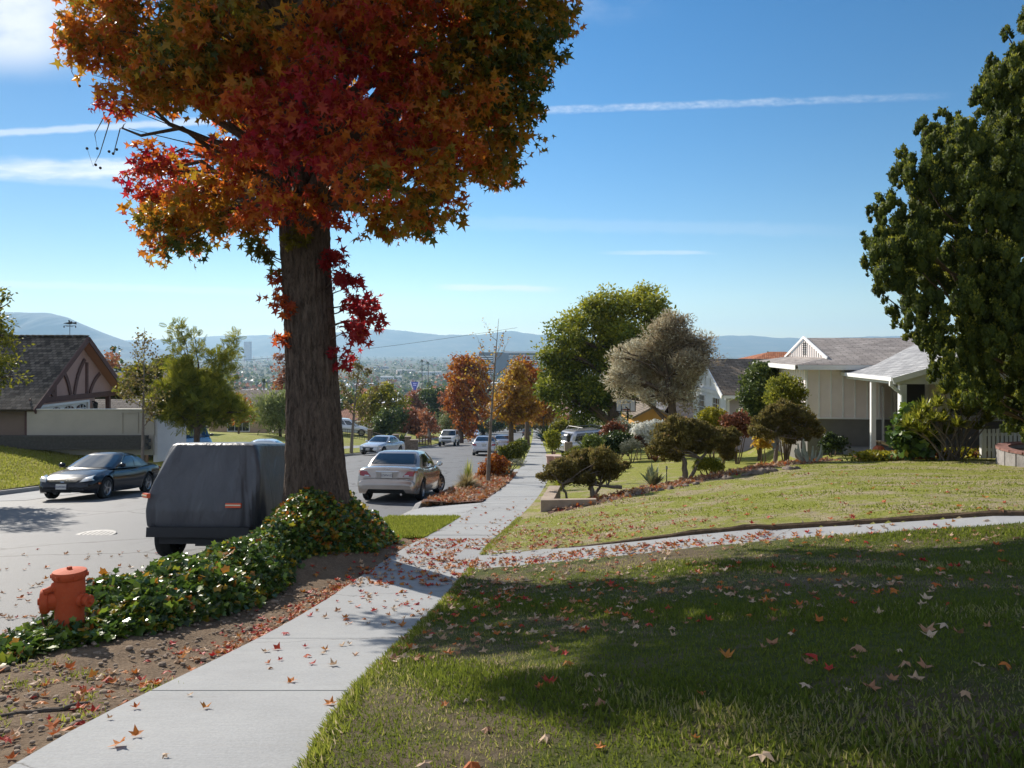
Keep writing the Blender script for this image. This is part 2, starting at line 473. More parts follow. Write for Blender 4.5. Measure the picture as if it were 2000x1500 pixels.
        if extra:
            # turf this side of the path: tree shade painted in, thatched with brown
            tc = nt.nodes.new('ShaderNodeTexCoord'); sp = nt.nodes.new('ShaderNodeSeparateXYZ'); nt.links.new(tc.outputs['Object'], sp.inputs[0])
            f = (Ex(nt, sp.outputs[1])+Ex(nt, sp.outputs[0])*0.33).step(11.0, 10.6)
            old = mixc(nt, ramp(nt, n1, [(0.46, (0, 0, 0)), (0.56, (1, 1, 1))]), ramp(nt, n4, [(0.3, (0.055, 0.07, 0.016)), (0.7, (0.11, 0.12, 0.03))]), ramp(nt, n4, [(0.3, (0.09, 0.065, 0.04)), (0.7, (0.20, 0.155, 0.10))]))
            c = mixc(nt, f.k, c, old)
        princ(nt, out, c, 0.9, 0, bump(nt, n2, 0.035), 0.15)
        return m
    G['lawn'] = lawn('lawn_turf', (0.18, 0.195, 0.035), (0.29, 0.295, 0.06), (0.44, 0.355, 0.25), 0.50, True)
    G['lawn2'] = lawn('yellowing_turf', (0.20, 0.21, 0.03), (0.30, 0.285, 0.05), (0.33, 0.27, 0.12), 0.6)
    G['lawn3'] = lawn('watered_turf', (0.18, 0.20, 0.035), (0.29, 0.285, 0.06), (0.40, 0.33, 0.19), 0.56)
    m, nt, out = new_mat('far_ground')
    n1 = noise(nt, 0.013, 6, 0.7); n2 = noise(nt, 0.08, 5, 0.7)
    c = ramp(nt, n2, [(0.3, (0.05, 0.055, 0.03)), (0.5, (0.11, 0.10, 0.065)), (0.7, (0.19, 0.17, 0.14))])
    c = mixc(nt, ramp(nt, n1, [(0.45, (0, 0, 0)), (0.55, (0.8, 0.8, 0.8))]), c, (0.09, 0.095, 0.045))
    princ(nt, out, c, 0.95, 0, None, 0.1); G['far'] = m
    return G
G = ground_mats()

# ---- one sheet from behind the camera to beyond the hills
_d = np.concatenate([np.arange(-30, 60, 1.5), np.arange(60, 300, 6), np.geomspace(300, 24000, 50)])
_u = np.concatenate([-np.geomspace(1.0, 0.012, 30), np.linspace(-0.0115, 0.0115, 40), np.geomspace(0.012, 1.0, 30)])
strip('ground', _u, _d, lambda D, U: U*np.maximum(1400, D*1.2), lambda X, D: ground_z(X, D)-0.22*(D < 260), G['far'])

# ---- road, kerbs, sidewalk, path
strip('road', np.linspace(0, 1, 25), dsteps((-8, 60, 1.0), (60, 330, 4)), lambda D, U: XL(D)+(XK(D)-XL(D))*U, z_road, G['asphalt'])
APR = (17.75, 20.15)
def apron_k(d): return smooth((d-APR[0]+0.5)/0.5)*(1-smooth((d-APR[1])/0.5))
def kerb(name, xf, sgn, ds, drops):
    """sgn: +1 the raised side lies towards +X"""
    V, Fc = [], []
    prof = [(0.0, -0.2, 0), (0.012, 0.0, 0.8), (0.03, 0.0, 1), (0.16, 0.0, 1), (0.165, -0.2, 0)]
    for d in ds:
        lo = float(z_road(xf(d), d)); drop = max(f(d) for f in drops)
        top = lo+0.155-0.12*drop
        for (o, dz, t) in prof:
            V.append((float(xf(d))+sgn*o, d, top+(dz if t == 0 else (t-1)*0.07)))
    n = len(prof)
    for i in range(len(ds)-1):
        for k in range(n-1): Fc.append((i*n+k, i*n+k+1, (i+1)*n+k+1, (i+1)*n+k))
    o = np_mesh(name, np.array(V), np.array(Fc), G['kerb'], smooth=False); o['kind'] = 'structure'
KD = dsteps((-8, 17, 1.0), (17, 21, 0.2), (21, 60, 1), (60, 330, 5))
kerb('kerb', XK, 1, KD, [apron_k, lambda d: apron_k(d-16), lambda d: apron_k(d-45)])
kerb('kerb', lambda d: XL(d), -1, KD, [lambda d: float(22 < d < 22.5), lambda d: apron_k(d-30), lambda d: apron_k(d-52)])
def slabs(name, cx, w, d0, d1, step, zf, gap=0.02, jit=0.006):
    V, Fc = [], []
    d = d0; i = 0
    while d < d1:
        e = d+step
        rr = random.Random(i+5)
        dz0, dz1 = rr.uniform(-jit, jit), rr.uniform(-jit, jit)
        nn = 4
        rows = []
        for a in range(nn+1):
            dd = d+gap/2+(step-gap)*a/nn
            row = []
            for u in (-0.5, -0.25, 0, 0.25, 0.5):
                x = float(cx(dd)+w(dd)*u)
                row.append(len(V)); V.append((x, dd, float(zf(dd))+dz0+(dz1-dz0)*a/nn))
            rows.append(row)
        for a in range(nn):
            for b in range(4): Fc.append((rows[a][b], rows[a][b+1], rows[a+1][b+1], rows[a+1][b]))
        # edges turned down so that every joint is a real groove
        loop = rows[0] + [r[-1] for r in rows[1:]] + rows[-1][-2::-1] + [r[0] for r in rows[-2:0:-1]]
        low = []
        for q in loop:
            low.append(len(V)); V.append((V[q][0], V[q][1], V[q][2]-0.09))
        for k in range(len(loop)):
            k2 = (k+1) % len(loop); Fc.append((loop[k2], loop[k], low[k], low[k2]))
        d = e; i += 1
    o = np_mesh(name, np.array(V), np.array(Fc), G['concrete']); o['kind'] = 'structure'
    return o
slabs('sidewalk', Xc, Wd, 4.7-1.93*6, 230, 1.93, Zs)
# dark earth under the joints
strip('sidewalk_bed', np.linspace(-0.5, 0.5, 3), dsteps((-8, 60, 0.5), (60, 230, 5)), lambda D, U: Xc(D)+Wd(D)*U*0.99, lambda X, D: Zs(D)-0.035, mat('joint_earth', (0.06, 0.045, 0.035), 0.95))
# path to the front door
def path_mesh():
    pts = []
    for (x0, y0), (x1, y1) in zip(WALK[:-1], WALK[1:]):
        for t in np.arange(0, 1, 0.1): pts.append((x0+(x1-x0)*t, y0+(y1-y0)*t))
    pts.append(WALK[-1]); pts = np.array(pts)
    for _ in range(3): pts[1:-1] = (pts[:-2]+2*pts[1:-1]+pts[2:])/4
    V, Fc = [], []
    breaks = [len(pts)//2-1]
    prev = None
    for i, p in enumerate(pts):
        t = pts[min(i+1, len(pts)-1)]-pts[max(i-1, 0)]; t = t/np.hypot(*t); n = np.array([-t[1], t[0]])
        w = 0.52 if p[0] > 0.8 else 0.52+0.22*(0.8-p[0])
        q0, q1 = p-n*w, p+n*w
        zc = float(z_right(np.array([max(p[0], float(XR(p[1])))]), np.array([p[1]]), False)[0])
        st = 0.05 if p[0] > 3.45 else 0.0
        row = [len(V)+j for j in range(4)]
        zz = zc-0.045-st*0.7
        V += [(q0[0], q0[1], zz-0.1), (q0[0], q0[1], zz), (q1[0], q1[1], zz), (q1[0], q1[1], zz-0.1)]
        if prev is not None:
            for j in range(3): Fc.append((prev[j], prev[j+1], row[j+1], row[j]))
        prev = row
    o = np_mesh('house_path', np.array(V), np.array(Fc), G['concrete']); o['kind'] = 'structure'
    # cut soil edge where the turf stands above the path
    V2 = []; rr = random.Random(2)
    q = np.array(V).reshape(-1, 4, 3)
    for k in range(len(q)):
        p = q[k, 2]; d_ = (q[k, 2]-q[k, 1])[:2]; d_ = d_/np.hypot(*d_)
        if p[0] < 0.75: continue
        for off, dz in ((-0.01, -0.01), (0.008, (0.03+rr.uniform(0, 0.018))*min(1, (p[0]-0.6)/2)), (0.04, (0.05+rr.uniform(0, 0.018))*min(1, (p[0]-0.6)/2)), (0.10, 0.0)): V2.append((p[0]+d_[0]*off, p[1]+d_[1]*off, p[2]+dz))
    V2 = np.array(V2); n_ = len(V2)//4; i = np.arange(n_*4).reshape(n_, 4)
    o = np_mesh('path_edge', V2, np.stack([i[:-1, :-1], i[:-1, 1:], i[1:, 1:], i[1:, :-1]], -1).reshape(-1, 4), mat('thatch_edge', (0.085, 0.055, 0.03), 0.95, 0.4, 12, 0.01, 60)); o['kind'] = 'structure'
path_mesh()
# driveway aprons across the parkway
for i, dd in enumerate((0, 16, 45)):
    strip('driveway_apron', np.linspace(0, 1, 5), np.linspace(APR[0]+dd-0.1, APR[1]+dd+0.35, 8),
          lambda D, U: XK(D)+0.166+(XS(D)-0.014-XK(D)-0.166)*U,
          lambda X, D: np.where(True, (z_road(XK(D), D)+0.04)+(Zs(D)-z_road(XK(D), D)-0.045)*np.clip((X-XK(D))/(XS(D)-XK(D)), 0, 1), 0), G['concrete'])
# pale concrete gutter before the lawn across the road
strip('gutter_pavement', np.linspace(0, 1, 6), np.linspace(23.4, 32, 12), lambda D, U: XL(D)+0.01+2.7*U, lambda X, D: z_road(X, D)+0.008, G['concrete'])

# parkway: soil near, grass patches, planting bed further on
strip('parkway_soil', np.linspace(0, 1, 22), dsteps((-8, 14.2, 0.12)), lambda D, U: XK(D)+0.164+(XS(D)-0.002-XK(D)-0.164)*U,
      lambda X, D: z_park(X, D)+0.02*(np.sin(X*9+D*3)*np.sin(D*7-X*4)), G['soil'])
strip('parkway_grass', np.linspace(0, 1, 10), dsteps((14.2, APR[0]-0.1, 0.3)), lambda D, U: XK(D)+0.164+(XS(D)-0.002-XK(D)-0.164)*U, lambda X, D: z_park(X, D)+0.02, G['lawn3'])
strip('parkway_bed', np.linspace(0, 1, 8), dsteps((APR[1]+0.35, 33.6, 0.4)), lambda D, U: XK(D)+0.164+(XS(D)-0.002-XK(D)-0.164)*U, lambda X, D: z_park(X, D)+0.06*np.sin(X*5)*np.sin(D*4)+0.05, mat('mulch', (0.13, 0.065, 0.045), 0.95, 0.4, 14, 0.03, 40))
strip('parkway_grass', np.linspace(0, 1, 6), dsteps((36.5, 62.5, 1), (65.5, 300, 8)), lambda D, U: XK(D)+0.164+(XS(D)-0.002-XK(D)-0.164)*U, lambda X, D: z_park(X, D)+0.01, G['lawn3'])

# lawns on the right: fine near, the edge stands a little above the sidewalk
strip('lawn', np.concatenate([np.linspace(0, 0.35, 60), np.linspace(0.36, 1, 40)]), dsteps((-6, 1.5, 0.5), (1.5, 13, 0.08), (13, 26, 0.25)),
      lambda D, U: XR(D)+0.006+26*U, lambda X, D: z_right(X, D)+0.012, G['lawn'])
strip('neighbour_lawn', np.linspace(0, 1, 40), dsteps((26, 60, 0.6), (60, 120, 3)), lambda D, U: XR(D)+0.006+30*U, lambda X, D: z_right(X, D)+0.012, G['lawn3'])
strip('lawn_across_road', np.linspace(0, 1, 40), dsteps((14, 37, 0.5)), lambda D, U: XL(D)-0.165-22*U, lambda X, D: z_left(X, D), G['lawn2'])
strip('lawn_across_road', np.linspace(0, 1, 24), dsteps((37.2, 130, 1.5)), lambda D, U: XL(D)-0.165-26*U, lambda X, D: z_left(X, D), G['lawn3'])
strip('far_sidewalk', np.linspace(0, 1, 4), dsteps((48, 200, 3)), lambda D, U: XL(D)-1.5-1.2*U, lambda X, D: z_left(X, D)+0.012, G['concrete'])

# manhole cover in the road
mh = MB(); zz = P(187, 1027, 0).z
mhx, mhy = (187-1000)/1500*15.3, 15.3
mh.lathe([(0.0, 0.0), (0.36, 0.0), (0.38, -0.004), (0.38, -0.02)], 28, Matrix.Translation((mhx, mhy, gz(mhx, mhy)+0.012)), cap=False)
for a in range(-3, 4): mh.box((mhx+a*0.09, mhy, gz(mhx, mhy)+0.014), (0.03, 0.5-abs(a)*0.08, 0.008))
tag(mh.build('manhole_cover', mat('worn_iron', (0.17, 0.165, 0.16), 0.6, 0.25, 20, metal=0.2)), 'round pale worn manhole cover set flush in the asphalt road', 'manhole cover')

# ---- hills across the valley
def hills(name, pts, dr, depth, m, seed, bumps):
    rng = np.random.default_rng(seed)
    nx, nv = 500, 26
    px = np.linspace(pts[0][0], pts[-1][0], nx)
    py = np.interp(px, [p[0] for p in pts], [p[1] for p in pts])
    ker = np.ones(7)/7; py = np.convolve(np.pad(py, 3, mode='edge'), ker, 'valid')
    h = (685-py)/1500*dr+46
    h = h + bumps*np.convolve(rng.normal(0, 1, nx), np.ones(3)/3, 'same')
    gull = np.zeros((nv, nx))
    xs = np.arange(nx)
    for k in range(14):
        f = rng.uniform(0.02, 0.16); gull += np.abs(np.sin(xs*f+rng.uniform(0, 6)+np.linspace(0, 3, nv)[:, None]*rng.uniform(-1, 1)))*0.05/(f*6)
    gull -= gull.mean()
    V = []
    for j in range(nv):
        v = j/(nv-1)
        prof = smooth(v*0.93+0.07*v)**0.9 if v < 1 else 1
        d = dr-depth*(1-v)
        z = -50+(h+4)*prof*(1-0.32*gull[j]*np.sin(math.pi*v))
        V.append(np.stack([(px-1000)*dr/1500, np.full(nx, d)+gull[j]*depth*0.25*np.sin(math.pi*v), z], -1))
    V.append(np.stack([(px-1000)*dr/1500, np.full(nx, dr+depth), np.full(nx, -50.0)], -1))
    V = np.concatenate(V); i = np.arange((nv+1)*nx).reshape(nv+1, nx)
    Fc = np.stack([i[:-1, :-1], i[:-1, 1:], i[1:, 1:], i[1:, :-1]], -1).reshape(-1, 4)
    o = np_mesh(name, V, Fc, m, smooth=True); o['kind'] = 'structure'
    return o
m, nt, out = new_mat('scrub_hillside')
n1 = noise(nt, 0.006, 7, 0.75); n2 = noise(nt, 0.03, 5, 0.7)
c = ramp(nt, n1, [(0.35, (0.045, 0.055, 0.03)), (0.55, (0.085, 0.085, 0.05)), (0.7, (0.16, 0.14, 0.09))])
c = mixc(nt, ramp(nt, n2, [(0.6, (0, 0, 0)), (0.7, (0.6, 0.6, 0.6))]), c, (0.03, 0.04, 0.025))
princ(nt, out, c, 0.95, 0, None, 0.1)
hill_m = m
m, nt, out = new_mat('dark_chaparral')
n1 = noise(nt, 0.008, 7, 0.75)
princ(nt, out, ramp(nt, n1, [(0.35, (0.02, 0.022, 0.02)), (0.65, (0.05, 0.046, 0.04))]), 0.95, 0, None, 0.1)
hill_n = m
hills('hills', [(-500, 672), (240, 668), (330, 663), (450, 655), (560, 655), (700, 647), (760, 642), (800, 648), (870, 655), (950, 653), (985, 647), (1000, 643), (1015, 650), (1060, 655), (1200, 660), (1390, 657), (1450, 655), (1560, 662), (1700, 658), (1800, 656), (2100, 660), (2600, 665)], 7600, 1500, hill_m, 3, 5.0)
hills('hill', [(-500, 680), (-300, 640), (-100, 622), (0, 612), (40, 610), (75, 613), (100, 612), (130, 619), (170, 638), (210, 658), (250, 669), (300, 684), (380, 694)], 4700, 1100, hill_n, 5, 1.5)
# ------------------------------------------------------------------ foliage tools
def leaf_mat(name, stops, trans=0.4, rough=0.5, spec=0.3, satv=None):
    m, nt, out = new_mat(name)
    a = nt.nodes.new('ShaderNodeAttribute'); a.attribute_name = 'tint'
    c = ramp(nt, a.outputs['Fac'], stops)
    p = nt.nodes.new('ShaderNodeBsdfPrincipled'); nt.links.new(c, p.inputs['Base Color'])
    p.inputs['Roughness'].default_value = rough; p.inputs['Specular IOR Level'].default_value = spec
    t = nt.nodes.new('ShaderNodeBsdfTranslucent'); nt.links.new(c, t.inputs['Color'])
    mx = nt.nodes.new('ShaderNodeMixShader'); mx.inputs[0].default_value = trans
    nt.links.new(p.outputs[0], mx.inputs[1]); nt.links.new(t.outputs[0], mx.inputs[2])
    nt.links.new(mx.outputs[0], out.inputs['Surface'])
    return m
def bark_mat(name, dark, light, scale=14, dist=0.03, stretch=(1, 1, 0.14)):
    m, nt, out = new_mat(name)
    n = noise(nt, scale, 6, 0.75, stretch, dist=0.6); n2 = noise(nt, scale*4, 4, 0.7, (1, 1, 0.3))
    c = ramp(nt, n, [(0.36, dark), (0.62, light)])
    c = mixc(nt, 0.3, c, ramp(nt, n2, [(0.3, tuple(x*0.5 for x in dark)), (0.7, tuple(min(1, x*1.5) for x in light))]))
    princ(nt, out, c, 0.92, 0, bump(nt, n2, dist*0.3, prev=bump(nt, n, dist)), 0.15)
    return m
def poly_tmpl(rt):
    v = np.array([(r*math.cos(R(a)), r*math.sin(R(a))) for a, r in rt])
    v -= np.array([0, v[:, 1].min()])
    v /= v[:, 1].max()
    return v
_star = poly_tmpl([(90, 1), (62, .36), (28, .95), (2, .34), (-32, .72), (-78, .2), (-102, .2), (-148, .72), (178, .34), (152, .95), (118, .36)])
def curl(v2, a=0.15, b=0.1):
    z = a*(np.abs(v2[:, 0])**1.5)+b*(v2[:, 1]-0.4)**2
    return np.column_stack([v2, z])
STAR = (curl(_star, -0.35, -0.35), np.array([list(range(11))]))
_s2 = poly_tmpl([(90, 1), (64, .44), (30, .9), (4, .42), (-34, .62), (-78, .24), (-102, .24), (-150, .66), (176, .40), (148, .86), (116, .44)]); _s2[:, 0] *= 0.72
STAR2 = (curl(_s2, 0.7, -0.5), np.array([list(range(11))]))
_s3 = poly_tmpl([(92, 1), (60, .40), (24, .86), (0, .36), (-36, .78), (-78, .22), (-102, .22), (-142, .62), (178, .38), (156, 1.0), (120, .40)])
STAR3 = (curl(_s3, -0.7, 0.35)*np.array([0.9, 1, 1]), np.array([list(range(11))]))
_ivy = poly_tmpl([(90, 1), (58, .62), (30, .92), (-5, .62), (-40, .7), (-80, .35), (-100, .35), (-140, .7), (185, .62), (150, .92), (122, .62)])
IVY = (curl(_ivy, 0.2, -0.2), np.array([list(range(11))]))
RHOMB = (np.array([(0, 0, 0), (0.28, 0.45, 0.04), (0, 1, -0.06), (-0.28, 0.45, 0.04)]), np.array([[0, 1, 2, 3]]))
WIDE = (np.array([(0, 0, 0), (0.42, 0.4, 0.08), (0, 1, -0.1), (-0.42, 0.5, 0.08)]), np.array([[0, 1, 2, 3]]))
SLIM = (np.array([(0, 0, 0), (0.11, 0.45, 0.02), (0, 1, -0.08), (-0.11, 0.45, 0.02)]), np.array([[0, 1, 2, 3]]))
BLADE = (np.array([(-0.05, 0, 0), (0.05, 0, 0), (0.0, 1, -0.18)]), np.array([[0, 1, 2]]))
def _frond(n=7):
    V, Fc = [], []
    for i in range(n):
        y = 0.12+0.8*i/n; L = 0.30*math.sin(math.pi*(0.18+0.75*i/n))
        dz = -0.35*(y-0.3)**2
        for s in (-1, 1):
            b = len(V)
            V += [(0, y, dz), (s*L*0.5, y+0.02, dz+0.02), (s*L, y+0.12, dz-0.04), (s*L*0.45, y+0.11, dz+0.02)]
            Fc.append((b, b+1, b+2, b+3))
    return np.array(V), np.array(Fc)
FROND = _frond()
def unit(v): return v/np.maximum(np.linalg.norm(v, axis=1, keepdims=True), 1e-9)
def leaf_arrays(pts, size, tmpl, axis, nrm):
    T, Fc = tmpl
    a = unit(axis); n = nrm - (nrm*a).sum(1, keepdims=True)*a; n = unit(n); u = np.cross(a, n)
    s = np.asarray(size)[:, None, None]
    V = pts[:, None, :] + s*(T[None, :, 0:1]*u[:, None, :]+T[None, :, 1:2]*a[:, None, :]+T[None, :, 2:3]*n[:, None, :])
    N, k = len(pts), len(T)
    Ff = (Fc[None, :, :]+(np.arange(N)*k)[:, None, None]).reshape(-1, Fc.shape[1])
    return V.reshape(-1, 3), Ff
def leaves(name, pts, size, tmpl, tint, m, parent=None, axis=None, nrm=None, rng=RNG, svar=0.3):
    N = len(pts)
    size = size*rng.uniform(1-svar, 1+svar, N)
    if axis is None: axis = rng.normal(size=(N, 3))+np.array([0, 0, -0.5])
    if nrm is None: nrm = rng.normal(size=(N, 3))+np.array([0, 0, 0.7])
    V, Ff = leaf_arrays(pts, size, tmpl, axis, nrm)
    t = np.repeat(np.clip(tint, 0, 1), len(tmpl[1]))
    return np_mesh(name, V, Ff, m, parent, attrs={'tint': t})
def blob_points(blobs, n, cl_r, per=14, rng=RNG, shell=0.45, squash=0.85):
    """n leaf points in clumps inside ellipsoidal blobs (c, r); returns points, outward vectors, a random value per clump"""
    C = np.array([tuple(b[0]) for b in blobs]); Rr = np.array([b[1] for b in blobs])
    w = Rr**2.2; w /= w.sum()
    ncl = max(1, n//per)
    bi = rng.choice(len(blobs), ncl, p=w)
    d = unit(rng.normal(size=(ncl, 3)))
    rr = Rr[bi]*rng.uniform(0, 1, ncl)**shell
    cc = C[bi]+d*rr[:, None]*np.array([1, 1, squash])
    ci = rng.integers(0, ncl, n)
    # every clump is a small flattened puff: leaves sit on its skin
    dv = unit(rng.normal(size=(n, 3)))
    p = cc[ci]+dv*(cl_r*1.55*rng.uniform(0.5, 1.4, ncl)[ci]*rng.uniform(0.15, 1, n)**0.5)[:, None]*np.array([1, 1, 0.72])
    out = unit(d[ci]*0.6+dv)
    return p, out, rng.uniform(0, 1, ncl)[ci]
def curve_to(p0, p1, sag=0.0, n=6, wob=0.0, rnd=random):
    p0, p1 = Vector(p0), Vector(p1); out = []
    for i in range(n):
        t = i/(n-1)
        p = p0.lerp(p1, t); p.z += sag*math.sin(math.pi*t)
        if 0 < i < n-1 and wob: p += Vector((rnd.uniform(-wob, wob), rnd.uniform(-wob, wob), rnd.uniform(-wob, wob)))
        out.append(p)
    return out
def tree(name, label, base, blobs, n, lsize, tmpl, lm, tm, tr=0.15, cat='tree', group=None, tint=None, cl_r=0.25, per=14, fork=0.45,
         shell=0.45, limbs=True, twigs=0, seed=1, trunk_path=None, axis_fn=None, squash=0.85, nsides=8, sag=0.1, trunk_name='trunk'):
    """blobs in world coordinates; base on the ground"""
    rng = np.random.default_rng(seed); rd = random.Random(seed)
    e = empty(name, base); b0 = Vector(base)
    bl = [(Vector(c)-b0, r) for c, r in blobs]
    cen = sum((c*r for c, r in bl), Vector())/sum(r for c, r in bl)
    mb = MB()
    zt = max(c.z for c, r in bl)
    path = trunk_path or [Vector((0, 0, -0.3)), Vector((cen.x*0.05, cen.y*0.05, zt*fork*0.5)), Vector((cen.x*0.3, cen.y*0.3, zt*fork)), Vector((cen.x*0.7, cen.y*0.7, (zt*fork+cen.z)/2+0.1)), Vector((cen.x, cen.y, max(cen.z, zt*fork+0.2)))]
    path = [Vector(p) for p in path]
    rad = [tr*1.25, tr, tr*0.85, tr*0.62, tr*0.35] if len(path) == 5 else list(np.linspace(tr*1.2, tr*0.4, len(path)))
    mb.tube(path, rad, nsides+2)
    if limbs:
        for c, r in bl:
            # leave the trunk below the clump
            k = min(range(1, len(path)), key=lambda i: abs(path[i].z-(c.z-0.5*(c-path[i]).length*0.8)))
            p0 = path[k]
            q = curve_to(p0, c, sag*(c-p0).length, 6, 0.03*(c-p0).length, rd)
            r0 = max(tr*0.14, min(rad[k]*0.6, 0.05*(c-p0).length+tr*0.12))
            mb.tube(q, list(np.linspace(r0, r0*0.3, 6)), max(4, nsides-3))
            for _ in range(twigs):
                d = Vector((rd.gauss(0, 1), rd.gauss(0, 1), rd.gauss(0.25, 1))).normalized()
                s = q[rd.randint(2, 5)]
                e2 = c+d*r*rd.uniform(0.7, 1.0)
                mb.tube(curve_to(s, e2, 0.05*r, 4, 0.05*r, rd), list(np.linspace(r0*0.32, r0*0.08, 4)), 4)
    mb.build(trunk_name, tm, e, smooth=True)
    if n:
        p, o, cr = blob_points(bl, n, cl_r, per, rng, shell, squash)
        tt = tint(p+np.array(base), cr, rng) if callable(tint) else np.clip((tint if tint is not None else 0.5)+(cr-0.5)*0.6+rng.normal(0, 0.12, n), 0, 1)
        ax = axis_fn(p, o, rng) if axis_fn else None
        leaves('crown', p, lsize, tmpl, np.clip(tt+0.12*o[:, 2], 0, 1), lm, e, axis=ax, nrm=o*0.9+rng.normal(size=p.shape)*0.5+np.array([0, 0, 0.4]), rng=rng)
    tag(e, label, cat, group)
    return e
def pxb(lst, d, dj=0.6, seed=3, zs=1.0):
    """clumps listed as (px, py, radius in px[, depth offset])"""
    rd = random.Random(seed); out = []
    for q in lst:
        dd = d+(q[3] if len(q) > 3 else rd.uniform(-1, 1)*dj*q[2]*d/F_)
        out.append((P(q[0], q[1], dd), q[2]*dd/F_))
    return out
outward = lambda w, up: (lambda p, o, rng: o*w+rng.normal(size=p.shape)*0.55+np.array([0, 0, up]))

L = {}
L['sweetgum'] = leaf_mat('sweetgum_leaf', [(0.0, (0.33, 0.012, 0.03)), (0.22, (0.42, 0.045, 0.025)), (0.42, (0.50, 0.125, 0.018)), (0.62, (0.50, 0.22, 0.018)), (0.78, (0.24, 0.18, 0.016)), (0.9, (0.085, 0.10, 0.014)), (1.0, (0.05, 0.07, 0.012))], 0.6, 0.45, 0.35)
L['litter'] = leaf_mat('dry_leaf', [(0.0, (0.40, 0.02, 0.025)), (0.2, (0.42, 0.07, 0.02)), (0.4, (0.48, 0.19, 0.03)), (0.55, (0.34, 0.16, 0.08)), (0.75, (0.42, 0.27, 0.16)), (1.0, (0.55, 0.42, 0.30))], 0.25, 0.6, 0.3)
L['ivy'] = leaf_mat('ivy_leaf', [(0.0, (0.025, 0.05, 0.014)), (0.5, (0.075, 0.135, 0.022)), (0.78, (0.21, 0.29, 0.03)), (0.9, (0.38, 0.24, 0.02)), (1.0, (0.42, 0.10, 0.02))], 0.38, 0.33, 0.5)
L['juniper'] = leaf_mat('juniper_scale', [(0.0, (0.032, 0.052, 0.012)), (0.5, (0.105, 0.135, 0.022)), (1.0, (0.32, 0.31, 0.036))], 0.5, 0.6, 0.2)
L['bonsai'] = leaf_mat('dusky_juniper', [(0.0, (0.085, 0.08, 0.022)), (0.5, (0.175, 0.14, 0.045)), (0.8, (0.23, 0.195, 0.05)), (1.0, (0.33, 0.20, 0.09))], 0.42, 0.6, 0.2)
L['jacaranda'] = leaf_mat('fern_leaf_green', [(0.0, (0.035, 0.055, 0.010)), (0.5, (0.13, 0.165, 0.016)), (1.0, (0.40, 0.38, 0.035))], 0.42, 0.5, 0.3)
L['olive'] = leaf_mat('olive_leaf', [(0.0, (0.19, 0.14, 0.08)), (0.4, (0.36, 0.28, 0.17)), (0.75, (0.48, 0.43, 0.29)), (1.0, (0.62, 0.60, 0.48))], 0.45, 0.5, 0.35)
L['green'] = leaf_mat('broad_green_leaf', [(0.0, (0.025, 0.042, 0.015)), (0.5, (0.07, 0.105, 0.026)), (1.0, (0.19, 0.23, 0.04))], 0.3, 0.45, 0.4)
L['yellowgreen'] = leaf_mat('yellow_green_leaf', [(0.0, (0.05, 0.07, 0.012)), (0.5, (0.19, 0.19, 0.018)), (1.0, (0.42, 0.36, 0.03))], 0.42, 0.5, 0.3)
L['orange'] = leaf_mat('orange_leaf', [(0.0, (0.10, 0.03, 0.012)), (0.35, (0.30, 0.075, 0.014)), (0.7, (0.48, 0.17, 0.018)), (1.0, (0.55, 0.33, 0.025))], 0.42, 0.5, 0.3)
L['gold'] = leaf_mat('golden_leaf', [(0.0, (0.18, 0.07, 0.02)), (0.4, (0.36, 0.18, 0.03)), (0.75, (0.52, 0.30, 0.03)), (1.0, (0.62, 0.45, 0.05))], 0.42, 0.5, 0.3)
L['rust'] = leaf_mat('rusty_pink_leaf', [(0.0, (0.13, 0.05, 0.03)), (0.5, (0.32, 0.12, 0.06)), (1.0, (0.48, 0.22, 0.11))], 0.35, 0.5, 0.3)
L['sparse'] = leaf_mat('brown_green_leaf', [(0.0, (0.12, 0.08, 0.04)), (0.5, (0.20, 0.16, 0.05)), (1.0, (0.30, 0.26, 0.06))], 0.35, 0.5, 0.3)
L['pale'] = leaf_mat('pale_green_leaf', [(0.0, (0.10, 0.13, 0.04)), (0.5, (0.22, 0.26, 0.09)), (1.0, (0.36, 0.38, 0.16))], 0.35, 0.5, 0.3)
L['grey'] = leaf_mat('grey_green_leaf', [(0.0, (0.10, 0.11, 0.08)), (0.5, (0.20, 0.21, 0.15)), (1.0, (0.36, 0.36, 0.28))], 0.25, 0.5, 0.3)
L['flower'] = leaf_mat('white_petal', [(0.0, (0.10, 0.16, 0.05)), (0.25, (0.22, 0.28, 0.10)), (0.3, (0.75, 0.75, 0.68)), (1.0, (0.85, 0.84, 0.78))], 0.3, 0.6, 0.2)
L['grass'] = leaf_mat('grass_blade', [(0.0, (0.10, 0.13, 0.018)), (0.45, (0.22, 0.25, 0.035)), (0.7, (0.32, 0.32, 0.06)), (0.8, (0.38, 0.31, 0.18)), (1.0, (0.52, 0.43, 0.30))], 0.6, 0.6, 0.2)
B = {}
B['gum'] = bark_mat('furrowed_bark', (0.022, 0.016, 0.013), (0.20, 0.145, 0.11), 17, 0.06, (1, 1, 0.22))
B['brown'] = bark_mat('brown_bark', (0.05, 0.035, 0.025), (0.15, 0.11, 0.08), 16, 0.02)
B['grey'] = bark_mat('grey_bark', (0.10, 0.08, 0.065), (0.24, 0.20, 0.165), 18, 0.01)
B['red'] = bark_mat('red_bark', (0.08, 0.045, 0.03), (0.22, 0.14, 0.10), 16, 0.02)
B['silver'] = bark_mat('silver_bark', (0.16, 0.13, 0.11), (0.42, 0.38, 0.33), 20, 0.01)

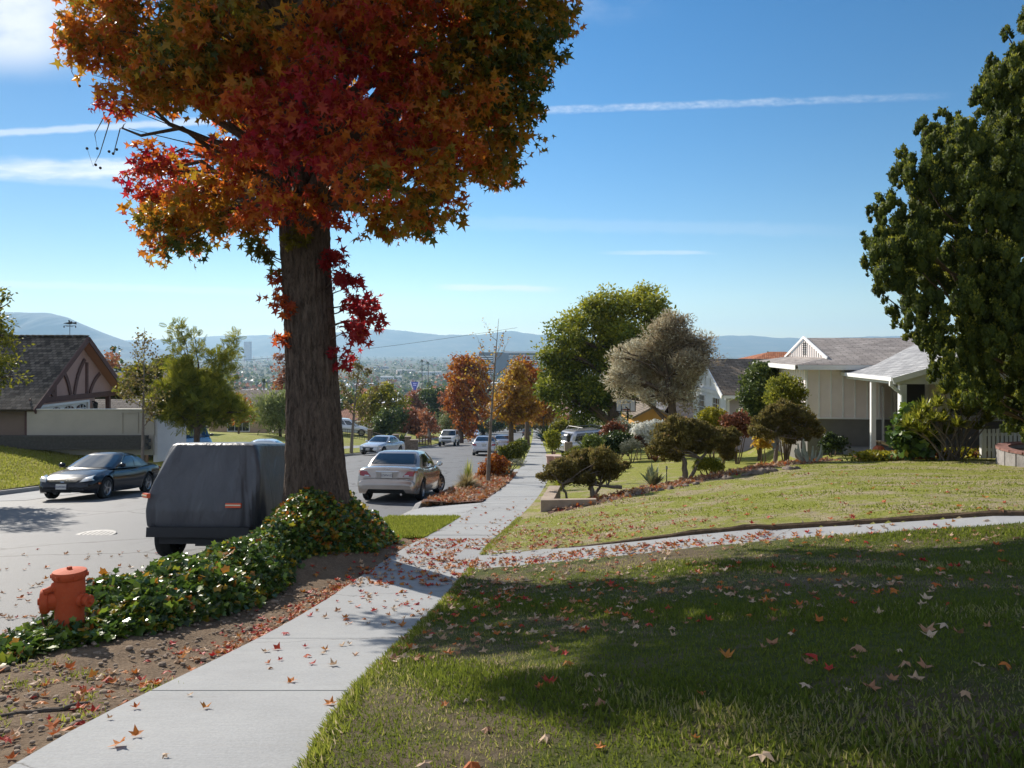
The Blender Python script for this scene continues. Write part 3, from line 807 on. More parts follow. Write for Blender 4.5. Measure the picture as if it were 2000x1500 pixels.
# ------------------------------------------------------------------ the big sweetgum on the parkway
def sweetgum():
    d0 = 12.0; bx = -3.06
    base = Vector((bx, d0, gz(bx, d0)-0.05))
    e = empty('sweetgum_tree', base)
    tag(e, 'large autumn tree with thick furrowed trunk, red and orange star shaped leaves, rising from ivy', 'tree')
    rd = random.Random(4); rng = np.random.default_rng(4)
    # trunk with a flared foot and the fluted outline of old bark
    prof = [(-0.5, 0.60, 0), (-0.1, 0.57, 0), (0.25, 0.52, 0), (0.6, 0.475, 0.0), (1.0, 0.44, -0.01), (1.6, 0.41, -0.03), (2.4, 0.385, -0.06), (3.2, 0.37, -0.10), (4.0, 0.36, -0.15),
            (4.7, 0.37, -0.18), (5.2, 0.35, -0.2), (6.0, 0.30, -0.22), (7.0, 0.26, -0.2), (8.2, 0.22, -0.15), (9.6, 0.17, -0.1), (11, 0.12, 0), (12.4, 0.06, 0.05)]
    zz = np.array([p[0] for p in prof]); rr = np.array([p[1] for p in prof]); xo = np.array([p[2] for p in prof])
    n = 96; zs = np.concatenate([np.arange(-0.5, 6, 0.04), np.arange(6, 12.4, 0.2)])
    V = []
    th = np.linspace(0, 2*math.pi, n, endpoint=False)
    ph = rng.uniform(0, 6.28, 12)
    for z in zs:
        r = np.interp(z, zz, rr); x = np.interp(z, zz, xo)
        fl = 0.05*np.sin(5*th+ph[0]+0.2*z)*np.exp(-max(z, 0)/0.7)+0.016*np.sin(3*th+ph[1]+0.5*z)
        # ridges of bark that split and join
        rid = np.abs(np.sin(14*th+ph[2]+0.9*np.sin(1.7*z+ph[3])+0.6*np.sin(5.1*z+3*th)))**0.6
        rid2 = np.abs(np.sin(23*th+ph[4]+1.1*np.sin(2.6*z+ph[5]+2*th)))
        q = r*(1+fl)+0.036*(rid-0.6)+0.016*(rid2-0.5)+rng.normal(0, 0.003, n)
        V.append(np.stack([x+q*np.cos(th), q*np.sin(th), np.full(n, z)], -1))
    V = np.concatenate(V); i = np.arange(len(zs)*n).reshape(len(zs), n)
    j = np.roll(i, -1, 1)
    Fc = np.stack([i[:-1], j[:-1], j[1:], i[1:]], -1).reshape(-1, 4)
    np_mesh('trunk', V, Fc, B['gum'], e, smooth=True)
    raw = [(225, 60, 105), (330, 120, 115), (190, 120, 62), (285, 165, 66), (420, 60, 130), (225, 200, 36), (212, 238, 26), (238, 250, 16), (150, 75, 42), (405, 195, 66),
           (300, 325, 58), (345, 345, 40), (420, 290, 45), (275, 362, 40), (335, 300, 34), (330, 400, 66), (350, 455, 62), (315, 480, 32), (420, 430, 62), (392, 380, 66), (300, 430, 36),
           (468, 330, 90), (500, 430, 60), (520, 215, 110), (470, 150, 110), (560, 330, 110), (600, 400, 66), (640, 250, 125), (700, 340, 105), (660, 415, 50),
           (740, 430, 42), (790, 415, 62), (830, 445, 34), (850, 380, 62), (870, 420, 32), (770, 250, 125), (860, 290, 105), (900, 190, 115), (960, 300, 72), (985, 350, 38),
           (1010, 270, 48), (980, 215, 85), (1030, 190, 45), (1010, 110, 95), (1060, 60, 72), (1075, 110, 36), (1095, 20, 45), (930, 60, 125), (800, 90, 140), (640, 90, 140), (540, 60, 120),
           (1000, -40, 110), (860, -90, 150), (700, -90, 160), (540, -100, 160), (380, -80, 150), (240, -60, 110), (1080, -80, 80)]
    bl = []
    for (px, py, r) in raw:
        dx = (px-620)*d0/F_
        lim = math.sqrt(max(0.3, 3.9**2-dx*dx))*0.75
        ks = [rd.uniform(-0.5, 0.5)*lim]
        if r > 80: ks = [-lim*rd.uniform(0.35, 0.95), lim*rd.uniform(0.35, 0.95)]
        elif r > 58: ks = [-lim*rd.uniform(0.2, 0.7), lim*rd.uniform(0.2, 0.8)]
        if px < 480 and py < 260: ks = [-lim*rd.uniform(0.3, 0.95)]+([-lim*rd.uniform(0.0, 0.5)] if r > 70 else [])
        if abs(px-580) < 45 and py < 120: ks = [lim*rd.uniform(0.2, 0.8)]
        for k in ks:
            d = d0+k
            bl.append((P(px, py, d), r*d/F_*0.78, d))
    nvis = len(bl)
    # above the frame: the crown narrows towards its top
    for k in range(150):
        z = rd.uniform(6.3, 9.8); a = rd.uniform(0, 6.28); rmax = 4.3-0.5*max(0, z-7.0)
        q = rmax*math.sqrt(rd.uniform(0.05, 1)); bl.append((Vector((bx-0.1+q*math.cos(a), d0+q*math.sin(a), z)), rd.uniform(0.6, 1.0), 12))
    sprout = [(690, 560, 30), (700, 600, 36), (715, 625, 28), (690, 650, 36), (672, 695, 24), (665, 540, 22), (740, 620, 14), (730, 585, 14), (655, 500, 30), (668, 720, 14),
              (525, 505, 26), (500, 490, 20), (545, 545, 20), (552, 590, 16), (560, 610, 20), (548, 660, 12), (530, 580, 10), (575, 470, 25), (648, 680, 16)]
    sp = [(P(a, b, d0+rd.uniform(-0.45, 0.0)), r*d0/F_) for a, b, r in sprout]
    # limbs
    mb = MB()
    hubs = []
    for (c, r, d) in bl:
        lc = c-base
        if r < 0.42 and rd.random() < 0.5: continue
        zh = max(4.9, min(10.5, lc.z-0.55*math.hypot(lc.x, lc.y)))
        x0 = float(np.interp(zh, zz, xo)); p0 = Vector((x0, 0, zh))
        L_ = (lc-p0).length
        q = curve_to(p0, lc, 0.10*L_, 8, 0.05*L_, rd)
        r0 = min(0.10, 0.018+0.02*L_)
        mb.tube(q, list(np.linspace(r0, 0.012, 8)), 6)
        for _ in range(5):
            dv = Vector((rd.gauss(0, 1), rd.gauss(0, 1), rd.gauss(0, 0.8))).normalized()
            mb.tube(curve_to(q[rd.randint(4, 7)], lc+dv*r*rd.uniform(0.7, 1.05), 0.0, 4, 0.06*r, rd), [0.012, 0.009, 0.006, 0.003], 4)
    # two stout low limbs that show between the leaves
    mb.tube([Vector((-0.15, -0.2, 4.75)), Vector((0.35, -0.75, 5.35)), Vector((0.9, -1.0, 5.55)), Vector((1.1, -1.1, 5.95)), Vector((1.3, -1.2, 6.6))], [0.17, 0.13, 0.12, 0.10, 0.05], 9)
    mb.tube([Vector((-0.2, 0, 7.4)), Vector((-0.55, 0.1, 8.0)), Vector((-1.0, 0.2, 8.7))], [0.16, 0.13, 0.09], 9)
    mb.tube([Vector((1.6, 0.2, 6.2)), Vector((2.45, 0.1, 7.2)), Vector((2.6, 0.0, 8.4)), Vector((2.8, 0, 9.4))], [0.05, 0.05, 0.045, 0.03], 7)
    for c, r in sp:
        lc = c-base; s = 1 if lc.x > -0.2 else -1
        mb.tube(curve_to(Vector((s*0.3-0.12, -0.15, lc.z-0.15)), lc, 0.03, 4, 0.03, rd), [0.014, 0.01, 0.006, 0.003], 4)
    # bare twigs with seed balls on the left
    seeds = []
    for a in ([(205, 225), (185, 262), (190, 290)], [(215, 235), (195, 300), (182, 325), (170, 290)], [(235, 250), (222, 300), (228, 292)], [(150, 60), (140, 140), (155, 168)]):
        pts = [P(x, y, d0-0.2)-base for x, y in a]
        mb.tube(pts, [0.008, 0.006, 0.003, 0.002][:len(pts)], 4); seeds.append(pts[-1])
    for a in ((187, 322), (196, 328), (213, 296), (221, 300), (228, 292), (155, 168)): seeds.append(P(a[0], a[1], d0-0.2)-base)
    mb.build('limbs', B['brown'], e, smooth=True)
    for s in seeds: MB().ell(s, (0.022, 0.022, 0.022), 8, 6).build('seed_ball', mat('seed_brown', (0.05, 0.03, 0.02), 0.9), e, smooth=True)
    # leaves
    lb = [(c-base, r) for c, r, d in bl]
    pa = [blob_points(lb[:nvis], 52000, 0.15, 22, rng, 0.40, 0.95), blob_points(lb[nvis:], 22000, 0.2, 40, rng, 0.40, 0.95)]
    p, o, cr = (np.concatenate([q[i] for q in pa]) for i in range(3))
    w = p+np.array(base)
    px = 1000+w[:, 0]/w[:, 1]*F_; py = H_-w[:, 2]/w[:, 1]*F_
    t = 0.57+0.10*np.sin(w[:, 0]*1.3+1)+0.08*np.sin(w[:, 2]*1.7)+(cr-0.5)*0.42+rng.normal(0, 0.10, len(p))
    hx = w[:, 0]-bx; hz = w[:, 2]
    t -= 0.26*np.exp(-((hx+0.2)/1.0)**2-((hz-2.6)/1.1)**2)      # crimson about the fork
    t -= 0.34*np.exp(-((hx+2.6)/0.6)**2-((hz-2.9)/0.6)**2)      # the red lobe on the left
    t -= 0.14*np.exp(-((hx-0.9)/1.1)**2-((hz-3.6)/1.2)**2)
    t += 0.28*np.exp(-((hx-1.6)/0.8)**2-((hz-2.1)/0.45)**2)     # still green low on the right
    t += 0.10*smooth((hx-2)/1.2)
    t += 0.10*np.exp(-((hx+2.0)/0.9)**2-((hz-1.7)/0.5)**2)
    ax = rng.normal(size=(len(p), 3))*0.7+np.array([0, 0, -0.75])+o*0.45; nr = rng.normal(size=(len(p), 3))+np.array([0, -0.25, 0.6]); sz = 0.128*np.clip(rng.normal(1, 0.27, len(p)), 0.45, 1.5)
    VV, FF, TT, b = [], [], [], 0
    for k, tm in enumerate((STAR, STAR2, STAR3)):
        m_ = np.arange(len(p)) % 3 == k
        V, Ff = leaf_arrays(p[m_], sz[m_], tm, ax[m_], nr[m_]); VV.append(V); FF.append(Ff+b); TT.append(t[m_]); b += len(V)
    np_mesh('crown', np.concatenate(VV), np.concatenate(FF), L['sweetgum'], e, attrs={'tint': np.clip(np.concatenate(TT), 0, 1)})
    lb2 = [(c-base, r) for c, r in sp]
    p, o, cr = blob_points(lb2, 900, 0.07, 5, rng, 0.5, 1.0)
    w = p+np.array(base); t = np.where(w[:, 0] > bx+0.1, 0.03, 0.25)+np.abs(rng.normal(0, 0.1, len(p)))
    t = np.where((w[:, 0] < bx) & (w[:, 2] > 1.2), 0.85, t)
    leaves('trunk_sprouts', p, 0.125, STAR, t, L['sweetgum'], e, rng=rng)
sweetgum()

# ------------------------------------------------------------------ ivy on the parkway
def ivy():
    rng = np.random.default_rng(21)
    n = 70000
    d = rng.uniform(4.9, 14.4, n); u = rng.uniform(0, 1, n)
    kx, sx_ = XK(d), XS(d)
    x = kx+0.02+u*(sx_-kx-0.05)
    # how tall the mass stands: a mound round the trunk, a hedge along the kerb, bare soil beside the walk
    off = x-kx
    mound = np.exp(-((x+3.0)/0.95)**2-((d-11.9)/1.45)**2)
    lim = np.interp(d, [4.5, 5.6, 6.4, 8, 9.0, 10.2, 10.8, 11.6, 13, 14.3], [0.25, 0.55, 1.0, 1.25, 1.25, 1.0, 1.3, 1.7, 1.7, 1.2])
    edge = smooth((lim-off)/0.45)*smooth((off+0.05)/0.25)*smooth((d-4.9)/0.8)*smooth((14.3-d)/0.7)
    wav = 0.75+0.25*np.sin(x*4.3+d*2.1)*np.sin(d*3.3-x*1.7)
    h = (0.46*edge**0.6*wav*np.interp(d, [4.9, 5.9, 6.4, 7.2, 9.3, 10.3, 11], [0.18, 0.28, 0.7, 1.1, 1.12, 0.75, 0.8])+0.28*mound*edge)
    keep = (edge > 0.03) & (np.hypot(x+3.06, d-12.0) > 0.5)
    hyd = np.hypot(x+3.60, d-6.05) < 0.36
    h = np.where(hyd, np.minimum(h, 0.13), h)
    x, d, h, edge = x[keep], d[keep], h[keep], edge[keep]
    z = z_park(x, d)+h*rng.uniform(0.25, 1.0, len(x))**0.5+rng.normal(0, 0.02, len(x))
    p = np.stack([x+rng.normal(0, 0.03, len(x)), d, z], -1)
    N = len(p)
    t = np.clip(rng.normal(0.46, 0.24, N), 0, 0.87)
    hot = rng.uniform(0, 1, N) < np.where(d > 10.6, 0.2, 0.045)
    t = np.where(hot, rng.uniform(0.86, 1.0, N), t)
    ax = rng.normal(size=(N, 3))*0.8+np.array([0.1, -0.5, -0.35]); nr = rng.normal(size=(N, 3))*0.55+np.array([0.0, -0.1, 1.0])
    o = leaves('ivy', p, 0.068, IVY, t, L['ivy'], axis=ax, nrm=nr, rng=rng, svar=0.4)
    tag(o, 'dense green ivy with a few yellow leaves covering the parkway bank around the trunk', 'ivy', kind='stuff')
    # stems running over the soil edge
    mb = MB(); rd = random.Random(9)
    for k in range(22):
        dd = rd.uniform(6.5, 13.8); xx = float(XK(dd))+rd.uniform(0.5, 1.4)
        pts = []
        for j in range(5):
            pts.append(Vector((xx+j*0.06, dd-j*rd.uniform(0.02, 0.1), float(z_park(xx+j*0.06, dd))+0.02*math.sin(j/4*3.1)+0.012)))
        mb.tube(pts, [0.005]*5, 4)
    o = mb.build('ivy_stems', B['brown']); tag(o, 'thin woody ivy stems trailing over the bare soil bank', 'ivy', kind='stuff')
ivy()
# ------------------------------------------------------------------ vehicles
def paint(name, col, rough=0.25, metal=0.5, coat=0.8):
    if name in MATS: return MATS[name]
    m, nt, out = new_mat(name)
    n = noise(nt, 3, 4, 0.6)
    c = ramp(nt, n, [(0.3, tuple(x*0.94 for x in col)), (0.7, tuple(min(1, x*1.05) for x in col))])
    rn = nt.nodes.new('ShaderNodeMapRange'); rn.inputs['To Min'].default_value = rough*0.8; rn.inputs['To Max'].default_value = rough*1.3
    nt.links.new(noise(nt, 9, 5, 0.7), rn.inputs['Value'])
    princ(nt, out, c, rn.outputs[0], metal, None, 0.5 if coat > 0.5 else 0.3, coat)
    MATS[name] = m; return m
M_GLASS = None
def simple(name, col, rough=0.5, metal=0.0, spec=0.5, coat=0.0):
    if name in MATS: return MATS[name]
    m, nt, out = new_mat(name); princ(nt, out, col, rough, metal, None, spec, coat); MATS[name] = m; return m
CARGLASS = simple('car_glass', (0.012, 0.016, 0.018), 0.03, 0.0, 0.8, 0.6)
TYRE = mat('tyre_rubber', (0.014, 0.014, 0.014), 0.85, 0.3, 20)
RIM = simple('alloy_rim', (0.42, 0.42, 0.43), 0.3, 0.9)
TRIM = simple('black_trim', (0.012, 0.012, 0.013), 0.5)
CHROME = simple('bright_metal', (0.7, 0.7, 0.7), 0.12, 1.0)
REDLENS = simple('red_lens', (0.30, 0.006, 0.01), 0.12, 0.0, 0.6, 0.8)
CLEARLENS = simple('clear_lens', (0.62, 0.62, 0.60), 0.1, 0.3, 0.6, 0.8)
AMBER = simple('amber_lens', (0.65, 0.16, 0.02), 0.15, 0.0, 0.6, 0.6)
PLATE = mat('licence_plate', (0.62, 0.60, 0.56), 0.5, 0.05, 5)
PLATEINK = simple('plate_ink', (0.03, 0.035, 0.12), 0.5)
def text_mesh(name, txt, size, m, parent, loc, rot, extrude=0.002, align='CENTER'):
    cu = bpy.data.curves.new(name, 'FONT'); cu.body = txt; cu.size = size; cu.align_x = align; cu.align_y = 'CENTER'; cu.extrude = extrude
    t = bpy.data.objects.new(name, cu); COL.objects.link(t)
    dg = bpy.context.evaluated_depsgraph_get()
    me = bpy.data.meshes.new_from_object(t.evaluated_get(dg))
    bpy.data.objects.remove(t); bpy.data.curves.remove(cu)
    me.materials.clear()
    o = link_mesh(name, me, m, parent)
    o.location = loc; o.rotation_euler = rot
    return o
def wheel_meshes(r, w, spokes=7):
    ty = MB(); M = Matrix.Rotation(R(90), 4, 'Y')
    ty.lathe([(r*0.64, -w/2+0.01), (r*0.80, -w/2), (r*0.95, -w/2+0.012), (r, -w*0.32), (r, -w*0.1), (r*0.985, -w*0.09), (r*0.985, -w*0.05), (r, -w*0.04), (r, w*0.04), (r*0.985, w*0.05), (r*0.985, w*0.09), (r, w*0.1), (r, w*0.32), (r*0.95, w/2-0.012), (r*0.80, w/2), (r*0.64, w/2-0.01)], 32, M, cap=False)
    rm = MB()
    rm.lathe([(r*0.66, -w*0.46), (r*0.60, w*0.1), (r*0.60, w*0.3), (r*0.655, w*0.46), (r*0.67, w*0.47)], 32, M, cap=False)
    rm.lathe([(0.0, w*0.36), (r*0.13, w*0.36), (r*0.15, w*0.30), (r*0.15, w*0.1)], 16, M, cap=False)
    for k in range(spokes):
        a = 2*math.pi*k/spokes
        c, s = math.cos(a), math.sin(a)
        q = r*0.05
        p = lambda rad, off, x: Vector((x, rad*c-off*s, rad*s+off*c))
        vs = [p(r*.1, -q*1.3, w*.33), p(r*.1, q*1.3, w*.33), p(r*.63, q, w*.40), p(r*.63, -q, w*.40), p(r*.1, -q*1.3, w*.15), p(r*.1, q*1.3, w*.15), p(r*.63, q, w*.25), p(r*.63, -q, w*.25)]
        rm.add(vs, [(0, 1, 2, 3), (7, 6, 5, 4), (0, 3, 7, 4), (1, 5, 6, 2), (0, 4, 5, 1), (3, 2, 6, 7)])
    rm.lathe([(0.0, -w*0.05), (r*0.60, -w*0.05)], 24, M, cap=False)
    return ty, rm
def add_wheel(parent, x, y, r, w, spokes, steer=0.0, rim=RIM):
    ty, rm = wheel_meshes(r, w, spokes)
    wh = empty('wheel', (x, y, r)); wh.parent = parent
    wh.rotation_euler = (0, 0, steer+(math.pi if x < 0 else 0))
    ty.build('tyre', TYRE, wh, True); rm.build('rim', rim, wh, True)
    return wh
def make_car(name, label, cat, pm, S, loc, heading, pitch=0.0, roll=0.0, group=None, plate=None, detail=2, steer=0.0):
    """S: shape table. +Y is forward in the car's own frame."""
    e = empty(name, loc); e.rotation_euler = (pitch, roll, heading)
    Lh = S['L']/2; HW = S['W']/2
    top = S['top']; hwp = S['plan']; wb = S['wheels']; wr = S['wr']
    ys = sorted(set([round(t[0], 4) for t in top]+[round(t[0], 4) for t in hwp]+list(np.round(np.arange(-Lh, Lh, 0.07), 4))+[round(w+q*(wr+.07), 4) for w in wb for q in (-1, -.9, -.7, -.4, 0, .4, .7, .9, 1)]))
    ys = [y for y in ys if top[0][0] <= y <= top[-1][0]]
    ti = lambda y: float(np.interp(y, [t[0] for t in top], [t[1] for t in top]))
    hi = lambda y: float(np.interp(y, [t[0] for t in hwp], [t[1] for t in hwp]))*HW
    bi = lambda y: float(np.interp(y, [t[0] for t in S['bot']], [t[1] for t in S['bot']]))
    sill = S.get('sill', 0.2)
    def section(y):
        zt, zb0, w = ti(y), bi(y), hi(y)
        zb = zb0
        for wy in wb:
            q = (wr+0.055)**2-(y-wy)**2
            if q > 0: zb = max(zb, wr+math.sqrt(q))
        zb = min(zb, zt-0.05)
        h = zt-zb0
        zsd = zt-S['shoulder']*min(1, h/0.55)
        f = lambda k: max(zb, zb0+(zsd-zb0)*k)
        pts = [(w*0.70, zb+0.0), (w*0.945, zb), (w*0.985, f(0.30)), (w*1.0, f(0.58)), (w*0.992, f(0.80)), (w*0.965, max(zb, zsd)), (w*0.90, max(zb, zsd+(zt-zsd)*0.55)), (w*0.70, zt-(zt-zsd)*0.14), (w*0.35, zt-0.004), (0, zt)]
        return pts
    secs = [section(y) for y in ys]
    n = len(secs[0]); full = 2*n-1
    V, Fc = [], []
    for y, sct in zip(ys, secs):
        for x, z in sct: V.append((x, y, z))
        for x, z in reversed(sct[:-1]): V.append((-x, y, z))
    for i in range(len(ys)-1):
        for k in range(full-1): Fc.append((i*full+k, i*full+k+1, (i+1)*full+k+1, (i+1)*full+k))
    mb = MB(); mb.add(V, Fc)
    mb.add([V[k] for k in range(full)], [tuple(range(full))])
    mb.add([V[(len(ys)-1)*full+k] for k in range(full)], [tuple(range(full-1, -1, -1))])
    body = mb.build('body', pm, e, True, 50)
    # dark underside and wheel housings
    ub = MB()
    ub.box((0, 0, sill+0.12), (2*HW*0.78, S['L']*0.82, 0.16))
    ub.box((0, 0, sill+0.28), (2*HW*0.66, S['L']*0.9, 0.3))
    ub.build('underbody', TRIM, e)
    # cabin
    C = S['cabin']
    def outline(z_, yr, yf, hw, rc, bow):
        """rounded rectangle; returns fixed sample positions starting mid rear going round by the right side"""
        pts = []
        nr, ns, nf = 5, 14, 5
        xr = hw-rc
        for k in range(nr): pts.append((xr*k/(nr-1), yr+bow*(1-(1-((xr*k/(nr-1))/hw)**2))*0.6))
        y_r = pts[-1][1]
        for k in range(1, 4):
            a = -90+90*k/4; pts.append((xr+rc*math.cos(R(a)), y_r+rc+rc*math.sin(R(a))))
        yfe = yf-bow*0.7
        for k in range(ns): pts.append((hw*(1-0.035*(abs(k/(ns-1)-0.45)*2)**2), y_r+rc+(yfe-rc-y_r-rc)*k/(ns-1)))
        for k in range(1, 4):
            a = 90*k/4; pts.append((xr+rc*math.cos(R(a)), yfe-rc+rc*math.sin(R(a))))
        for k in range(nf): 
            x = xr*(1-k/(nf-1)); pts.append((x, yf-bow*0.7*(x/hw)**2))
        return [(x, y, z_) for x, y in pts]
    def zof(z, y):  # belt follows the body slightly
        return z
    rings = []
    for (z_, yr, yf, hw, rc, bow) in C: rings.append(outline(z_, yr, yf, hw, rc, bow))
    half = len(rings[0]); fl = []
    for r_ in rings: fl.append(list(r_)+[(-x, y, z) for x, y, z in reversed(r_[1:-1])])
    nn = len(fl[0]); V = [p for r_ in fl for p in r_]; Fc = []
    for i in range(len(fl)-1):
        for k in range(nn): Fc.append((i*nn+k, i*nn+(k+1) % nn, (i+1)*nn+(k+1) % nn, (i+1)*nn+k))
    Fc.append(tuple((len(fl)-1)*nn+k for k in range(nn)))
    mb = MB(); mb.add(V, Fc); mb.build('roof', S.get('roofmat', pm), e, True, 35)
    # glazing: patches lifted 6 mm off the cabin surface; ring range 0..1 is belt to roof edge
    A, Bq = rings[0], rings[S.get('edge', 2)]
    mid = rings[1] if S.get('edge', 2) == 2 else None
    def surf(k, t, side):
        i0 = int(math.floor(k)); f = k-i0; i1 = min(i0+1, half-1)
        def pt(r_): return Vector(r_[i0]).lerp(Vector(r_[i1]), f)
        if mid is not None:
            tm = S.get('midt', 0.5)
            p = pt(A).lerp(pt(mid), t/tm) if t < tm else pt(mid).lerp(pt(Bq), (t-tm)/(1-tm))
        else: p = pt(A).lerp(pt(Bq), t)
        q = pt(A).lerp(pt(Bq), min(1, t))
        return Vector((p.x*side, p.y, p.z))
    def glass(pname, k0, k1, t0, t1, side=1, both=False, cut0=0.0, cut1=0.0, m=CARGLASS, off=0.008):
        nk, ntt = 10, 5
        g = MB(); V = []; sides = [1]
        ks = np.linspace(k0, k1, nk)
        def row(sd_):
            res = []
            for j in range(ntt):
                t = t0+(t1-t0)*j/(ntt-1)
                rr = []
                for k in ks:
                    kk = k0+(k1-k0)*(cut0*j/(ntt-1)+(1-cut0*j/(ntt-1)-cut1*j/(ntt-1))*((k-k0)/(k1-k0)))
                    rr.append(surf(kk, t, sd_))
                res.append(rr)
            return res
        grids = []
        if both:
            a, b = row(1), row(-1)
            grids = [[list(reversed(rb))[:-1]+ra if False else list(reversed(rb))+ra for ra, rb in zip(a, b)]] if k0 == 0 else [[ra+list(reversed(rb)) for ra, rb in zip(a, b)]]
        else: grids = [row(side)]
        for gr in grids:
            H, Wn = len(gr), len(gr[0])
            nv = []
            for j in range(H):
                for i in range(Wn):
                    du = gr[j][min(i+1, Wn-1)]-gr[j][max(i-1, 0)]; dv = gr[min(j+1, H-1)][i]-gr[max(j-1, 0)][i]
                    nm = du.cross(dv)
                    if nm.length < 1e-9: nm = Vector((0, 0, 1))
                    nm.normalize()
                    c = gr[j][i]-Vector((0, (C[0][1]+C[0][2])/2, C[0][0]))
                    if nm.dot(c) < 0: nm = -nm
                    nv.append(gr[j][i]+nm*off)
            g.add(nv, [(j*Wn+i, j*Wn+i+1, (j+1)*Wn+i+1, (j+1)*Wn+i) for j in range(H-1) for i in range(Wn-1)])
        return g.build(pname, m, e, True, 60)
    i_rs = 4; i_s0 = 8; i_s1 = 21; i_f0 = 25; i_f1 = half-1
    if detail >= 1:
        glass('rear_window', 0, i_rs+1.4, S.get('rw', (0.12, 0.9))[0], S.get('rw', (0.12, 0.9))[1], both=True)
        glass('windscreen', i_f0-1.6, i_f1, S.get('ws', (0.08, 0.94))[0], S.get('ws', (0.08, 0.94))[1], both=True)
        for sd_ in (1, -1):
            for (a, b, c0, c1) in S['side']:
                glass('side_window', i_s0+(i_s1-i_s0)*a, i_s0+(i_s1-i_s0)*b, 0.10, 0.88, sd_, cut0=c0, cut1=c1)
    # wheels
    for wy in wb:
        for sx_ in (1, -1):
            add_wheel(e, sx_*(HW-0.115), wy, wr, S.get('ww', 0.205), S.get('spokes', 7), steer if wy > 0 else 0.0)
    # lights, plates and trim on the ends
    def yend(x, z, front):
        ysr = ys if front else list(reversed(ys))
        best = None
        # march inwards from the end until the point lies inside the body
        for k in range(400):
            y = (Lh-k*0.004) if front else (-Lh+k*0.004)
            if y < top[0][0] or y > top[-1][0]: continue
            w = hi(y); zt = ti(y); zb = bi(y)
            if abs(x) <= w*0.985 and zb-0.02 <= z <= zt-0.02*0: 
                return y
        return 0
    def slab(pname, poly, front, m, lift=0.012, nx=5):
        """poly of (x,z) four corners: two lower, two upper (x0,z0),(x1,z1),(x2,z2),(x3,z3)"""
        s = 1 if front else -1
        g = MB(); V = []
        nz_ = 4
        a, b, c, d = [np.array(q, float) for q in poly]
        for j in range(nz_):
            for i in range(nx):
                u, v = i/(nx-1), j/(nz_-1)
                q = (a*(1-u)+b*u)*(1-v)+(d*(1-u)+c*u)*v
                V.append((q[0], yend(q[0], q[1], front)+s*lift, q[1]))
        Fc = [(j*nx+i, j*nx+i+1, (j+1)*nx+i+1, (j+1)*nx+i) for j in range(nz_-1) for i in range(nx-1)]
        k = len(V)
        V += [(x, y-s*0.05, z) for x, y, z in V]
        rim_ = [i for i in range(nx)]+[j*nx+nx-1 for j in range(1, nz_)]+[(nz_-1)*nx+i for i in range(nx-2, -1, -1)]+[j*nx for j in range(nz_-2, 0, -1)]
        for q in range(len(rim_)):
            p0, p1 = rim_[q], rim_[(q+1) % len(rim_)]; Fc.append((p0, p1, p1+k, p0+k))
        g.add(V, Fc)
        return g.build(pname, m, e, True, 35)
    for it in S['ends']:
        pn, poly, front, m_, mirror = it[:5]
        lift = it[5] if len(it) > 5 else 0.012
        slab(pn, poly, front, m_, lift)
        if mirror: slab(pn, [(-x, z) for x, z in (poly[1], poly[0], poly[3], poly[2])], front, m_, lift)
    if plate:
        front, z, m_, ink = plate[0], plate[1], PLATE, plate[2]
        s = 1 if front else -1
        y = yend(0, z, front)+s*0.02
        pl = MB().box((S.get('plx', 0), y, z), (0.31, 0.014, 0.155)).build('licence_plate', m_, e)
        text_mesh('plate_number', ink, 0.085, PLATEINK, pl, (S.get('plx', 0), y+s*0.009, z-0.008), (R(90), 0, math.pi if front else 0))
    if detail >= 2:
        for sx_ in (1, -1):
            my = S['mirror'][0]; mz = S['mirror'][1]
            g = MB()
            g.ell((sx_*(HW+0.05), my, mz), (0.105, 0.075, 0.075), 12, 8)
            g.box((sx_*(HW-0.06), my+0.01, mz-0.045), (0.14, 0.05, 0.03))
            mo = g.build('wing_mirror', pm, e, True, 60)
            MB().box((sx_*(HW+0.055), my-0.072, mz), (0.15, 0.012, 0.10)).build('mirror_glass', CHROME, mo)
            for hy in S['handles']:
                MB().box((sx_*(hi(hy)*0.985+0.012), hy, S['handle_z']), (0.03, 0.17, 0.03)).build('door_handle', S.get('handlemat', pm), e)
    tag(e, label, cat, group)
    return e
